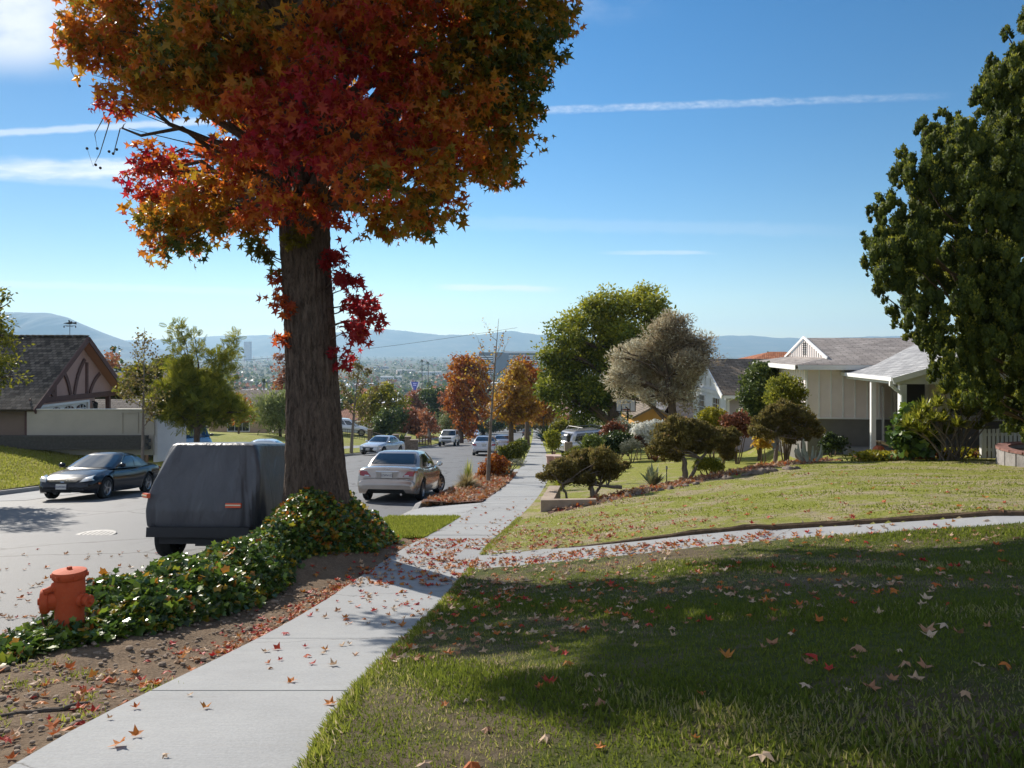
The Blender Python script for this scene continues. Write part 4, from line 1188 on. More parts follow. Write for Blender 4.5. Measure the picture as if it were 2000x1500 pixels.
def sedan_shape(L, W, Ht, boot=1.0, hood=0.98, wr=0.325):
    h = L/2; k = Ht/1.45
    return dict(L=L, W=W, wr=wr, wheels=(-h+1.02, h-0.93), shoulder=0.13, sill=0.19,
        top=[(-h, 0.50), (-h+0.012, 0.60), (-h+0.05, 0.655), (-h+0.09, 0.675), (-h+0.10, 0.72), (-h+0.125, 0.86*boot), (-h+0.15, 0.955*boot), (-h+0.20, 1.0*boot), (-h+0.35, 1.03*boot), (-h+0.8, 1.045*boot), (-h+1.3, 0.99), (-0.3, 0.95), (h-1.6, 0.95), (h-1.4, hood), (h-0.95, hood*0.93), (h-0.5, 0.83), (h-0.22, 0.74), (h-0.12, 0.68), (h-0.07, 0.62), (h-0.02, 0.54), (h, 0.46)],
        bot=[(-h, 0.38), (-h+0.04, 0.27), (-h+0.25, 0.23), (-h+0.7, 0.22), (0, 0.19), (h-0.6, 0.20), (h-0.2, 0.22), (h-0.05, 0.27), (h, 0.36)],
        plan=[(-h, 0.80), (-h+0.03, 0.90), (-h+0.12, 0.945), (-h+0.35, 0.98), (-h+1.0, 1.0), (0.3, 1.0), (h-1.0, 0.985), (h-0.5, 0.945), (h-0.22, 0.87), (h-0.08, 0.76), (h, 0.60)],
        cabin=[(0.93, -h+0.62, h-1.25, W/2*0.90, 0.20, 0.16), (1.18*k, -h+1.0, h-1.72, W/2*0.835, 0.2, 0.14), (1.385*k, -h+1.36, h-2.10, W/2*0.695, 0.18, 0.12), (1.435*k, -h+1.56, h-2.32, W/2*0.57, 0.16, 0.10), (1.45*k, -h+1.85, h-2.6, W/2*0.35, 0.15, 0.05)],
        midt=0.55, rw=(0.30, 0.93), ws=(0.10, 0.95),
        side=[(0.16, 0.50, 0.0, 0.0), (0.535, 0.98, 0.0, 0.12)], mirror=(h-1.62, 1.0), handles=(-0.95, 0.18), handle_z=0.86, ends=[], spokes=7)

# --- champagne sedan parked on our side of the road, seen from behind
def road_pose(x, d, ang):
    """height and pitch of a car standing on the road"""
    dx, dy = math.sin(ang)*1.3, math.cos(ang)*1.3
    za, zb = float(z_road(x-dx, d-dy)), float(z_road(x+dx, d+dy))
    return (za+zb)/2, math.atan2(zb-za, 2.6)
def park(x, d, heading_deg):
    """heading 0 = facing away down the hill, turned clockwise by degrees"""
    a = R(heading_deg); z, p = road_pose(x, d, a)
    return (x, d, z), -a, p
S = sedan_shape(4.86, 1.82, 1.46, 1.0)
S['ends'] = [
    ('tail_light', [(0.47, 0.735), (0.86, 0.765), (0.865, 0.90), (0.60, 0.885)], False, REDLENS, True, 0.016),
    ('reversing_lamp', [(0.50, 0.745), (0.66, 0.752), (0.64, 0.782), (0.52, 0.775)], False, CLEARLENS, True, 0.024),
    ('plate_recess', [(-0.30, 0.70), (0.30, 0.70), (0.34, 0.875), (-0.34, 0.875)], False, simple('champagne_shade', (0.36, 0.31, 0.26), 0.35, 0.5), False, 0.003),
    ('garnish', [(-0.34, 0.875), (0.34, 0.875), (0.34, 0.893), (-0.34, 0.893)], False, CHROME, False, 0.014),
    ('boot_badge', [(-0.06, 0.925), (0.06, 0.925), (0.05, 0.975), (-0.05, 0.975)], False, simple('badge_grey', (0.4, 0.38, 0.36), 0.3, 0.8), False, 0.012),
    ('boot_seam', [(-0.70, 0.684), (0.70, 0.684), (0.70, 0.694), (-0.70, 0.694)], False, TRIM, False, 0.006),
    ('head_light', [(0.42, 0.60), (0.80, 0.62), (0.80, 0.73), (0.45, 0.68)], True, CLEARLENS, True)]
loc, hd, pt = park(-3.42, 24.4, 5.0)
lex = make_car('champagne_sedan', 'champagne coloured sedan parked at the near kerb with its front wheel turned', 'car', paint('champagne_paint', (0.46, 0.39, 0.33), 0.22, 0.55), S, loc, hd, pt, 0, 'cars parked on the street', (False, 0.775, '5ZWV132'), 2, steer=R(-22))
MB().tube([(0.45, -2.28, 0.24), (0.45, -2.42, 0.24)], 0.035, 10).build('exhaust', CHROME, lex, True)
# --- near black coupe coming to rest across the road
S2 = sedan_shape(4.63, 1.82, 1.39, 0.97, 0.90, 0.335)
h = 2.315
S2['cabin'] = [(0.90, -h+0.55, h-1.22, 0.80, 0.24, 0.20), (1.12, -h+1.0, h-1.75, 0.735, 0.22, 0.16), (1.315, -h+1.45, h-2.22, 0.60, 0.2, 0.12), (1.37, -h+1.75, h-2.42, 0.48, 0.16, 0.10), (1.39, -h+2.0, h-2.7, 0.3, 0.12, 0.05)]
S2['side'] = [(0.22, 0.46, 0.25, 0.0), (0.49, 0.97, 0.0, 0.14)]
S2['top'] = [(-h, 0.5), (-h+0.03, 0.7), (-h+0.1, 0.85), (-h+0.2, 0.96), (-h+0.5, 1.0), (-h+1.3, 0.96), (-0.3, 0.91), (h-1.6, 0.90), (h-1.3, 0.905), (h-0.9, 0.85), (h-0.5, 0.77), (h-0.25, 0.69), (h-0.14, 0.63), (h-0.07, 0.57), (h-0.02, 0.50), (h, 0.42)]
S2['handles'] = (-0.35,); S2['spokes'] = 5
S2['ends'] = [('head_light', [(0.50, 0.555), (0.80, 0.60), (0.74, 0.76), (0.57, 0.685)], True, CLEARLENS, True, 0.016),
    ('grille', [(-0.36, 0.52), (0.36, 0.52), (0.44, 0.61), (-0.44, 0.61)], True, TRIM, False, 0.012),
    ('grille_bar', [(-0.40, 0.565), (0.40, 0.565), (0.41, 0.575), (-0.41, 0.575)], True, CHROME, False, 0.018),
    ('badge', [(-0.055, 0.555), (0.055, 0.555), (0.055, 0.60), (-0.055, 0.60)], True, CHROME, False, 0.026),
    ('air_intake', [(0.30, 0.27), (0.66, 0.30), (0.62, 0.37), (0.28, 0.36)], True, TRIM, True, 0.01),
    ('air_intake', [(-0.26, 0.25), (0.26, 0.25), (0.26, 0.36), (-0.26, 0.36)], True, TRIM, False, 0.01),
    ('tail_light', [(0.5, 0.72), (0.84, 0.74), (0.84, 0.86), (0.55, 0.86)], False, REDLENS, True)]
loc, hd, pt = park(-13.35, 25.0, 180.0)
inf = make_car('black_coupe', 'glossy dark blue black coupe facing uphill in front of the lawn across the road', 'car', paint('midnight_paint', (0.006, 0.0065, 0.011), 0.2, 0.0, 0.4), S2, loc, hd, pt, 0, 'cars parked on the street', (True, 0.43, '5GWH457'), 2)
for sx_ in (1, -1): MB().box((sx_*0.865, h-0.52, 0.50), (0.03, 0.17, 0.05), rz=-sx_*0.25).build('side_marker', AMBER, inf)
# --- smaller cars further down
def small_sedan(label, col, x, d, hdg, metal=0.4, front=True, rear_plate=False, name='parked_sedan', **kw):
    S = sedan_shape(kw.get('L', 4.75), 1.8, kw.get('H', 1.45), 0.99)
    pm = paint(name+'_%d' % int(abs(x*10)+d*7), col, 0.2, metal)
    S['ends'] = [('tail_light', [(0.52, 0.72), (0.85, 0.74), (0.85, 0.88), (0.6, 0.87)], False, REDLENS, True, 0.016),
        ('head_light', [(0.46, 0.58), (0.83, 0.62), (0.80, 0.74), (0.5, 0.68)], True, CLEARLENS, True, 0.016),
        ('grille', [(-0.42, 0.50), (0.42, 0.50), (0.46, 0.60), (-0.46, 0.60)], True, TRIM, False),
        ('air_intake', [(-0.6, 0.27), (0.6, 0.27), (0.5, 0.38), (-0.5, 0.38)], True, TRIM, False)]+kw.get('ends', [])
    if kw.get('roofmat'): S['roofmat'] = kw['roofmat']
    loc, hd, pt = park(x, d, hdg)
    return make_car(name, label, 'car', pm, S, loc, hd, pt, 0, 'cars parked on the street', (front, 0.46 if front else 0.79, kw['plate']) if kw.get('plate') else None, 2)
small_sedan('pearl white sedan with black lower grille facing uphill on the far kerb', (0.62, 0.63, 0.66), -9.9, 58.5, 197, 0.3, True, plate='8JRG204',
            ends=[('lower_grille', [(-0.62, 0.27), (0.62, 0.27), (0.74, 0.50), (-0.74, 0.50)], True, TRIM, False, 0.018)], roofmat=None)
small_sedan('silver sedan parked behind the slim bare street tree', (0.52, 0.50, 0.50), -1.95, 57.5, 2, 0.6, False, plate='6LNK118')
small_sedan('grey sedan next in line beyond the silver one', (0.42, 0.40, 0.42), -0.9, 74, 2, 0.6, False)
small_sedan('small white sedan facing uphill at the bend of the road', (0.72, 0.72, 0.74), -6.3, 129, 181, 0.1, True)
small_sedan('dark sedan far down in the shade of the street trees', (0.05, 0.05, 0.06), 2.9, 150, 2, 0.3, False)
# white pickup / off-roader, dark lower body
def offroader():
    L_, W = 4.7, 1.86; h = L_/2
    S = dict(L=L_, W=W, wr=0.38, wheels=(-h+0.95, h-0.85), shoulder=0.10, sill=0.42,
        top=[(-h, 0.75), (-h+0.03, 1.05), (-h+0.1, 1.12), (-0.2, 1.14), (h-1.5, 1.14), (h-1.3, 1.16), (h-0.3, 1.08), (h-0.1, 1.0), (h-0.04, 0.8), (h, 0.62)],
        bot=[(-h, 0.55), (-h+0.2, 0.45), (0, 0.42), (h-0.2, 0.45), (h, 0.52)],
        plan=[(-h, 0.92), (-h+0.1, 0.98), (0, 1.0), (h-0.4, 0.97), (h-0.1, 0.90), (h, 0.84)],
        cabin=[(1.10, -h+0.1, h-1.25, 0.86, 0.12, 0.06), (1.45, -h+0.2, h-1.65, 0.80, 0.12, 0.06), (1.72, -h+0.3, h-1.95, 0.72, 0.12, 0.05), (1.79, -h+0.4, h-2.1, 0.62, 0.1, 0.04), (1.80, -h+0.7, h-2.4, 0.4, 0.1, 0.02)],
        midt=0.55, rw=(0.15, 0.9), ws=(0.1, 0.93), side=[(0.05, 0.32, 0, 0), (0.36, 0.62, 0, 0), (0.66, 0.97, 0, 0.1)], mirror=(h-1.6, 1.2), handles=(-0.5, 0.4), handle_z=1.0, spokes=6, ww=0.25,
        ends=[('head_light', [(0.55, 0.82), (0.85, 0.82), (0.85, 0.98), (0.55, 0.98)], True, CLEARLENS, True), ('grille', [(-0.5, 0.80), (0.5, 0.80), (0.5, 0.98), (-0.5, 0.98)], True, TRIM, False),
              ('bumper', [(-0.85, 0.54), (0.85, 0.54), (0.85, 0.68), (-0.85, 0.68)], True, simple('bumper_grey', (0.25, 0.25, 0.26), 0.4, 0.6), False, 0.06),
              ('tail_light', [(0.7, 0.8), (0.9, 0.8), (0.9, 1.05), (0.7, 1.05)], False, REDLENS, True)])
    return S
loc, hd, pt = park(-6.95, 85.0, 183)
make_car('offroad_car', 'boxy white off roader facing uphill on the far kerb', 'car', paint('offroad_white', (0.68, 0.67, 0.65), 0.3, 0.1), offroader(), loc, hd, pt, 0, 'cars parked on the street', (True, 0.61, '4DKT906'), 2)
# white hatchback-like suv on the far driveway, silver estate with roof rails on the near driveway, dark suv and hatch by the white wall
def suv_shape():
    S = offroader(); h = S['L']/2
    S['top'] = [(-h, 0.7), (-h+0.04, 0.95), (-h+0.12, 1.05), (-0.2, 1.05), (h-1.4, 1.05), (h-1.2, 1.05), (h-0.4, 0.92), (h-0.12, 0.8), (h-0.04, 0.66), (h, 0.5)]
    S['bot'] = [(-h, 0.5), (-h+0.15, 0.36), (0, 0.28), (h-0.2, 0.3), (h, 0.42)]
    S['cabin'] = [(1.0, -h+0.12, h-1.05, 0.85, 0.2, 0.1), (1.3, -h+0.3, h-1.55, 0.79, 0.2, 0.1), (1.55, -h+0.55, h-1.95, 0.70, 0.18, 0.08), (1.63, -h+0.75, h-2.15, 0.6, 0.15, 0.06), (1.65, -h+1.0, h-2.45, 0.4, 0.12, 0.03)]
    S['wr'] = 0.35; S['sill'] = 0.3; S['mirror'] = (h-1.5, 1.08); S['handle_z'] = 0.95
    S['ends'] = [('head_light', [(0.5, 0.68), (0.85, 0.72), (0.83, 0.84), (0.55, 0.80)], True, CLEARLENS, True), ('tail_light', [(0.55, 0.82), (0.88, 0.80), (0.88, 0.98), (0.62, 0.96)], False, REDLENS, True), ('grille', [(-0.45, 0.6), (0.45, 0.6), (0.45, 0.75), (-0.45, 0.75)], True, TRIM, False)]
    return S
def suv(name, label, col, x, d, hdg, metal=0.2):
    a = R(hdg); 
    dx, dy = math.sin(a)*1.3, math.cos(a)*1.3
    za, zb = gz(x-dx, d-dy), gz(x+dx, d+dy)
    return make_car(name, label, 'car', paint(name+'_paint', col, 0.2, metal), suv_shape(), (x, d, (za+zb)/2+0.01), -a, math.atan2(zb-za, 2.6), 0, None, None, 2)
suv('white_crossover', 'white crossover standing on the driveway left of the stone pillars', (0.72, 0.73, 0.76), -17.3, 80, 75)
suv('dark_suv', 'dark green black wagon behind the end of the white wall', (0.015, 0.022, 0.022), -17.8, 42.5, 150)
suv('blue_hatchback', 'blue hatchback whose tail shows past the white wall', (0.03, 0.06, 0.16), -18.4, 40.2, -30)
small_sedan('white sedan whose curved roof shows above the covered vehicle', (0.62, 0.66, 0.70), -15.2, 46, 260, 0.2, True)
van = suv('silver_wagon', 'silver wagon with red tail light and roof rails in the driveway on the right', (0.55, 0.55, 0.58), 4.9, 46.5, 62, 0.6)
mb = MB()
for sx_ in (0.6, -0.6): mb.tube([(sx_, -1.5, 1.66), (sx_, -1.4, 1.76), (sx_, 0.6, 1.76), (sx_, 0.7, 1.66)], 0.02, 6)
for y in (-1.2, 0.3): mb.tube([(-0.75, y, 1.79), (0.75, y, 1.79)], 0.022, 6)
mb.build('roof_rack', simple('rack_grey', (0.12, 0.12, 0.125), 0.5), van)

# ------------------------------------------------------------------ covered off-roader, close behind the trunk
def covered_vehicle():
    x0, d0 = -4.83, 13.95
    a = R(1.5)
    zr, pt = road_pose(x0, d0, a)
    e = empty('covered_vehicle', (x0, d0, zr)); e.rotation_euler = (pt, 0, -a)
    tag(e, 'boxy vehicle under a dark grey fabric cover with orange reflective strips, parked by the trunk', 'covered car', 'cars parked on the street')
    # cover: rounded box tapering towards the roof, with folds
    n, nzv = 150, 60
    rng = np.random.default_rng(5)
    prof = [(0.46, 0.865, 2.02, 1.97), (0.56, 0.88, 2.06, 2.0), (0.8, 0.885, 2.09, 2.02), (1.05, 0.87, 2.07, 2.0), (1.3, 0.84, 1.99, 1.75), (1.55, 0.79, 1.89, 1.35), (1.74, 0.75, 1.80, 1.1), (1.81, 0.725, 1.76, 1.0), (1.84, 0.68, 1.70, 0.9), (1.855, 0.5, 1.5, 0.7), (1.862, 0.2, 1.0, 0.3)]
    pz = [p[0] for p in prof]
    V = []
    th = np.linspace(0, 2*math.pi, n, endpoint=False)
    tt = np.linspace(0, 1, nzv)
    zsv = np.interp(tt, np.linspace(0, 1, len(prof)), pz)
    for z, t in zip(zsv, tt):
        i = t*(len(prof)-1)
        hw, yb, yf = (np.interp(i, range(len(prof)), [p[k] for p in prof]) for k in (1, 2, 3))
        c, s = np.cos(th), np.sin(th)
        ex = 0.18
        xx = hw*np.sign(c)*np.abs(c)**ex
        yy = np.where(s > 0, yf, yb)*np.sign(s)*np.abs(s)**ex
        w = math.sin(math.pi*min(1, t*1.25))
        low = max(0.0, 1-t*1.3)
        # hanging folds: run down and slightly slantwise
        f = 0.045*np.sin(th*3+2.4*z+1.2*np.sin(th*2+z))*w+0.013*np.sin(th*7-3.1*z+1.7*np.sin(th*3))*w+0.02*np.sin(th*5-z*2.2+1)*w
        f += 0.012*np.abs(np.sin(th*11+2.6*np.sin(th*2.0+z*1.8)))*w*np.clip(1.3-t, 0, 1)
        # taut creases fanning from the roof corner over the back
        back = np.exp(-((th-math.pi*1.5)/0.7)**2)
        f += 0.024*back*np.abs(np.sin((xx+0.62*z)*13))*np.exp(-((z-1.5)/0.3)**2)*np.exp(-((xx+0.2)/0.35)**2)
        f += 0.012*back*np.sin((xx-0.8*z)*11+1)*np.exp(-((z-1.2)/0.4)**2)
        f -= 0.05*back*np.exp(-((z-0.75)/0.2)**2)*np.exp(-((xx+0.1)/0.4)**2)*0.6
        f += low*0.016*np.sin(th*13+2*np.sin(th*4))
        r = np.hypot(c, s)
        V.append(np.stack([xx*(1+f/hw*0.9), yy*(1+f/2.0*1.0), np.full(n, z)+0.01*np.sin(th*6)*w+(0.02*np.sin(th*13)*low)], -1))
    V = np.concatenate(V); i = np.arange(nzv*n).reshape(nzv, n); j = np.roll(i, -1, 1)
    Fc = np.stack([i[:-1], j[:-1], j[1:], i[1:]], -1).reshape(-1, 4)
    m, nt, out = new_mat('cover_fabric')
    nn = noise(nt, 5, 5, 0.65, (1, 1, 0.3)); n2 = noise(nt, 420, 2, 0.5); n3 = noise(nt, 2.6, 3, 0.5, (1, 1, 0.4), dist=1.5)
    c = ramp(nt, nn, [(0.3, (0.062, 0.062, 0.070)), (0.7, (0.092, 0.092, 0.10))])
    princ(nt, out, c, 0.42, 0, bump(nt, n2, 0.0015, prev=bump(nt, n3, 0.06, 0.7)), 0.5)
    np_mesh('cover', V, Fc, m, e, smooth=True)
    # closing panel on top
    MB().ell((0, 0.15, 1.845), (0.5, 1.2, 0.03), 24, 6).build('cover_top', m, e, True)
    hi = simple('reflective_orange', (0.75, 0.10, 0.03), 0.35); si = simple('reflective_silver', (0.8, 0.72, 0.5), 0.3)
    for (x, y, z, rz) in ((0.56, -2.14, 0.88, 0.0), (-0.86, -2.06, 1.02, R(-48))):
        st = MB().box((x, y, z), (0.24, 0.05, 0.07), rz=rz).build('reflective_strip', hi, e)
        MB().box((x-(0.028 if rz else 0), y-(0.02 if rz else 0.028), z+0.005), (0.24, 0.012, 0.018), rz=rz).build('silver_band', si, st)
    b = MB(); b.box((0.03, -2.10, 0.47), (1.60, 0.16, 0.15)); b.box((0, -1.98, 0.36), (1.25, 0.12, 0.16)); b.box((0.2, -2.0, 0.30), (0.5, 0.1, 0.1))
    b.build('rear_bumper', mat('dark_bumper', (0.022, 0.022, 0.024), 0.55, 0.2, 8), e)
    MB().box((0, 0, 0.42), (1.3, 3.6, 0.16)).build('chassis', TRIM, e)
    for wy in (-1.45, 1.25):
        for sx_ in (1, -1): add_wheel(e, sx_*0.70, wy, 0.365, 0.27, 5, 0, TRIM)
covered_vehicle()

# ------------------------------------------------------------------ fire hydrant
def hydrant():
    x, d = -3.60, 6.25
    z = gz(x, d)-0.15
    e = empty('fire_hydrant', (x, d, z), R(0)); e.scale = (0.93, 0.93, 0.96); tag(e, 'faded orange red fire hydrant standing in the ivy by the road', 'fire hydrant')
    m, nt, out = new_mat('faded_orange_paint')
    n = noise(nt, 9, 5, 0.7); n2 = noise(nt, 60, 4, 0.7)
    c = ramp(nt, n, [(0.3, (0.44, 0.062, 0.018)), (0.7, (0.54, 0.10, 0.034))])
    c = mixc(nt, ramp(nt, n2, [(0.60, (0, 0, 0)), (0.70, (0.7, 0.7, 0.7))]), c, (0.34, 0.13, 0.08))
    n3 = noise(nt, 4, 6, 0.75, (1, 1, 0.4)); c = mixc(nt, ramp(nt, n3, [(0.56, (0, 0, 0)), (0.68, (0.55, 0.55, 0.55))]), c, (0.24, 0.045, 0.02))
    princ(nt, out, c, 0.75, 0, bump(nt, n2, 0.003), 0.3)
    b = MB(); b.lathe([(0.135, 0), (0.135, 0.05), (0.118, 0.07), (0.115, 0.40), (0.12, 0.47), (0.124, 0.60), (0.12, 0.70)], 28)
    b.lathe([(0.16, 0.0), (0.16, 0.04)], 20)
    b.build('barrel', m, e, True, 40)
    M = Matrix.Identity(4)
    t = MB(); t.lathe([(0.122, 0.68), (0.138, 0.70), (0.140, 0.735), (0.132, 0.752), (0.08, 0.764), (0.0, 0.768)], 28, M, cap=False); t.build('bonnet', m, e, True, 50)
    # large capped outlet on the left, turned a little to us
    def outlet(name, dirv, zc, prof):
        d_ = Vector(dirv).normalized(); q = d_.to_track_quat('Z', 'Y').to_matrix().to_4x4()
        o = MB(); o.lathe(prof, 22, Matrix.Translation((0, 0, zc)) @ q); return o.build(name, m, e, True, 40)
    o = outlet('pumper_outlet', (-0.93, -0.36, -0.03), 0.52, [(0.085, 0.05), (0.085, 0.15), (0.098, 0.155), (0.105, 0.165), (0.105, 0.2), (0.098, 0.215), (0.03, 0.22), (0.03, 0.24)])
    o = outlet('hose_outlet', (0.97, -0.2, -0.04), 0.515, [(0.058, 0.08), (0.058, 0.15), (0.042, 0.152), (0.042, 0.19), (0.05, 0.192), (0.05, 0.206), (0.022, 0.208), (0.020, 0.235)])
    for k in range(8):
        a = 2*math.pi*k/8; bo = MB().lathe([(0.016, 0.0), (0.016, 0.022), (0.010, 0.024), (0.010, 0.036)], 6, Matrix.Translation((0.148*math.cos(a), 0.148*math.sin(a), 0.04))); bo.build('bolt', m, e)
    for k in range(6):
        a = 2*math.pi*k/6+0.3; MB().box((0.142*math.cos(a), 0.142*math.sin(a), 0.716), (0.014, 0.03, 0.03), rz=a).build('bolt', m, e)
    MB().lathe([(0.024, 0.766), (0.022, 0.786), (0.0, 0.79)], 5, cap=False).build('top_nut', m, e)
    o = outlet('valve_stem', (-0.75, -0.62, -0.28), 0.66, [(0.05, 0.08), (0.045, 0.13), (0.03, 0.14), (0.026, 0.20), (0.03, 0.205)])
    ch = MB()
    pts = [Vector((-0.17, -0.1, 0.50+0.02*math.sin(i))) for i in range(2)]
    ch.tube([(-0.19, -0.09, 0.42), (-0.17, -0.11, 0.34), (-0.13, -0.12, 0.30), (-0.11, -0.1, 0.34)], 0.006, 6)
    ch.build('cap_chain', mat('rust', (0.12, 0.05, 0.03), 0.8), e)
hydrant()
# ------------------------------------------------------------------ houses, walls, fences
def shingle_mat(name, c0, c1, row=0.22, w=0.35, dist=0.012, wavy=0.0):
    m, nt, out = new_mat(name)
    tc = nt.nodes.new('ShaderNodeTexCoord'); mp = nt.nodes.new('ShaderNodeMapping')
    nt.links.new(tc.outputs['UV'], mp.inputs[0])
    b = nt.nodes.new('ShaderNodeTexBrick'); nt.links.new(mp.outputs[0], b.inputs['Vector'])
    b.inputs['Scale'].default_value = 1.0; b.inputs['Brick Width'].default_value = w; b.inputs['Row Height'].default_value = row
    b.inputs['Mortar Size'].default_value = row*0.07; b.inputs['Mortar Smooth'].default_value = 0.3; b.inputs['Bias'].default_value = 0.0
    b.inputs['Color1'].default_value = rgb(c0); b.inputs['Color2'].default_value = rgb(c1); b.inputs['Mortar'].default_value = rgb(tuple(x*0.35 for x in c0))
    n = noise(nt, 2.0, 5, 0.7)
    c = mixc(nt, 0.7, b.outputs['Color'], mixc(nt, 1.0, b.outputs['Color'], ramp(nt, n, [(0.3, (0.62, 0.62, 0.62)), (0.7, (1.35, 1.33, 1.3))]), 'MULTIPLY'))
    princ(nt, out, c, 0.85, 0, bump(nt, b.outputs['Fac'], -dist, 1.0, bump(nt, noise(nt, 60, 3, 0.7), 0.004)), 0.25)
    return m
def roof_slab(mb_name, quads, thick, m, parent):
    """sloping roof planes with thickness; each quad is (p0,p1 along the eave, then up). UVs run along eave and slope"""
    me = bpy.data.meshes.new(mb_name); V, Fc, UV = [], [], []
    for q in quads:
        q = [Vector(p) for p in q]
        u = (q[1]-q[0]).normalized(); nrm = u.cross(q[-1]-q[0]).normalized()
        if nrm.z < 0: nrm = -nrm
        v = nrm.cross(u)
        b = len(V); n = len(q)
        V += q+[p-nrm*thick for p in q]
        top = tuple(range(b, b+n)); Fc.append(top); UV.append([((p-q[0]).dot(u), (p-q[0]).dot(v)) for p in q])
        Fc.append(tuple(range(b+2*n-1, b+n-1, -1))); UV.append([(0, 0)]*n)
        for i in range(n):
            j = (i+1) % n; Fc.append((b+i, b+n+i, b+n+j, b+j)); UV.append([(0, 0.05)]*4)
    me.from_pydata(V, [], Fc); uv = me.uv_layers.new(name='UVMap')
    k = 0
    for f in UV:
        for c in f: uv.data[k].uv = c; k += 1
    me.update()
    return link_mesh(mb_name, me, m, parent)
def stucco(name, col, b=0.006): return mat(name, col, 0.9, 0.07, 1.5, b, 50)
WHITE = mat('white_painted_wood', (0.74, 0.74, 0.73), 0.6, 0.05, 3, 0.002, 40)
DARKGLASS = simple('window_glass', (0.02, 0.025, 0.03), 0.04, 0.0, 0.7, 0.5)
TUDWOOD = mat('dark_red_timber', (0.11, 0.052, 0.045), 0.7, 0.2, 8, 0.004, 40)
def window(parent, c, w, h, axis, out_dir, panes=(2, 2), frame=WHITE, glass=DARKGLASS, name='window'):
    """axis: 'x' or 'y' is the wall's direction; out_dir +-1 along the other axis"""
    g = MB(); f = MB(); t = 0.07
    def bx(mb, du, dz, su, sz, off, th):
        if axis == 'x': mb.box((c[0]+du, c[1]+out_dir*off, c[2]+dz), (su, th, sz))
        else: mb.box((c[0]+out_dir*off, c[1]+du, c[2]+dz), (th, su, sz))
    bx(f, 0, h/2-t/2, w, t, 0.03, 0.06); bx(f, 0, -h/2+t/2, w, t, 0.03, 0.06)
    bx(f, -w/2+t/2, 0, t, h-2*t-0.002, 0.03, 0.06); bx(f, w/2-t/2, 0, t, h-2*t-0.002, 0.03, 0.06)
    for i in range(1, panes[0]): bx(f, -w/2+w*i/panes[0], 0, 0.03, h-2*t-0.004, 0.026, 0.03)
    for j in range(1, panes[1]): bx(f, 0, -h/2+h*j/panes[1], w-2*t-0.004, 0.03, 0.022, 0.03)
    bx(g, 0, 0, w-0.06, h-0.06, 0.004, 0.012)
    fo = f.build(name, frame, parent); g.build('pane', glass, fo)
    return fo

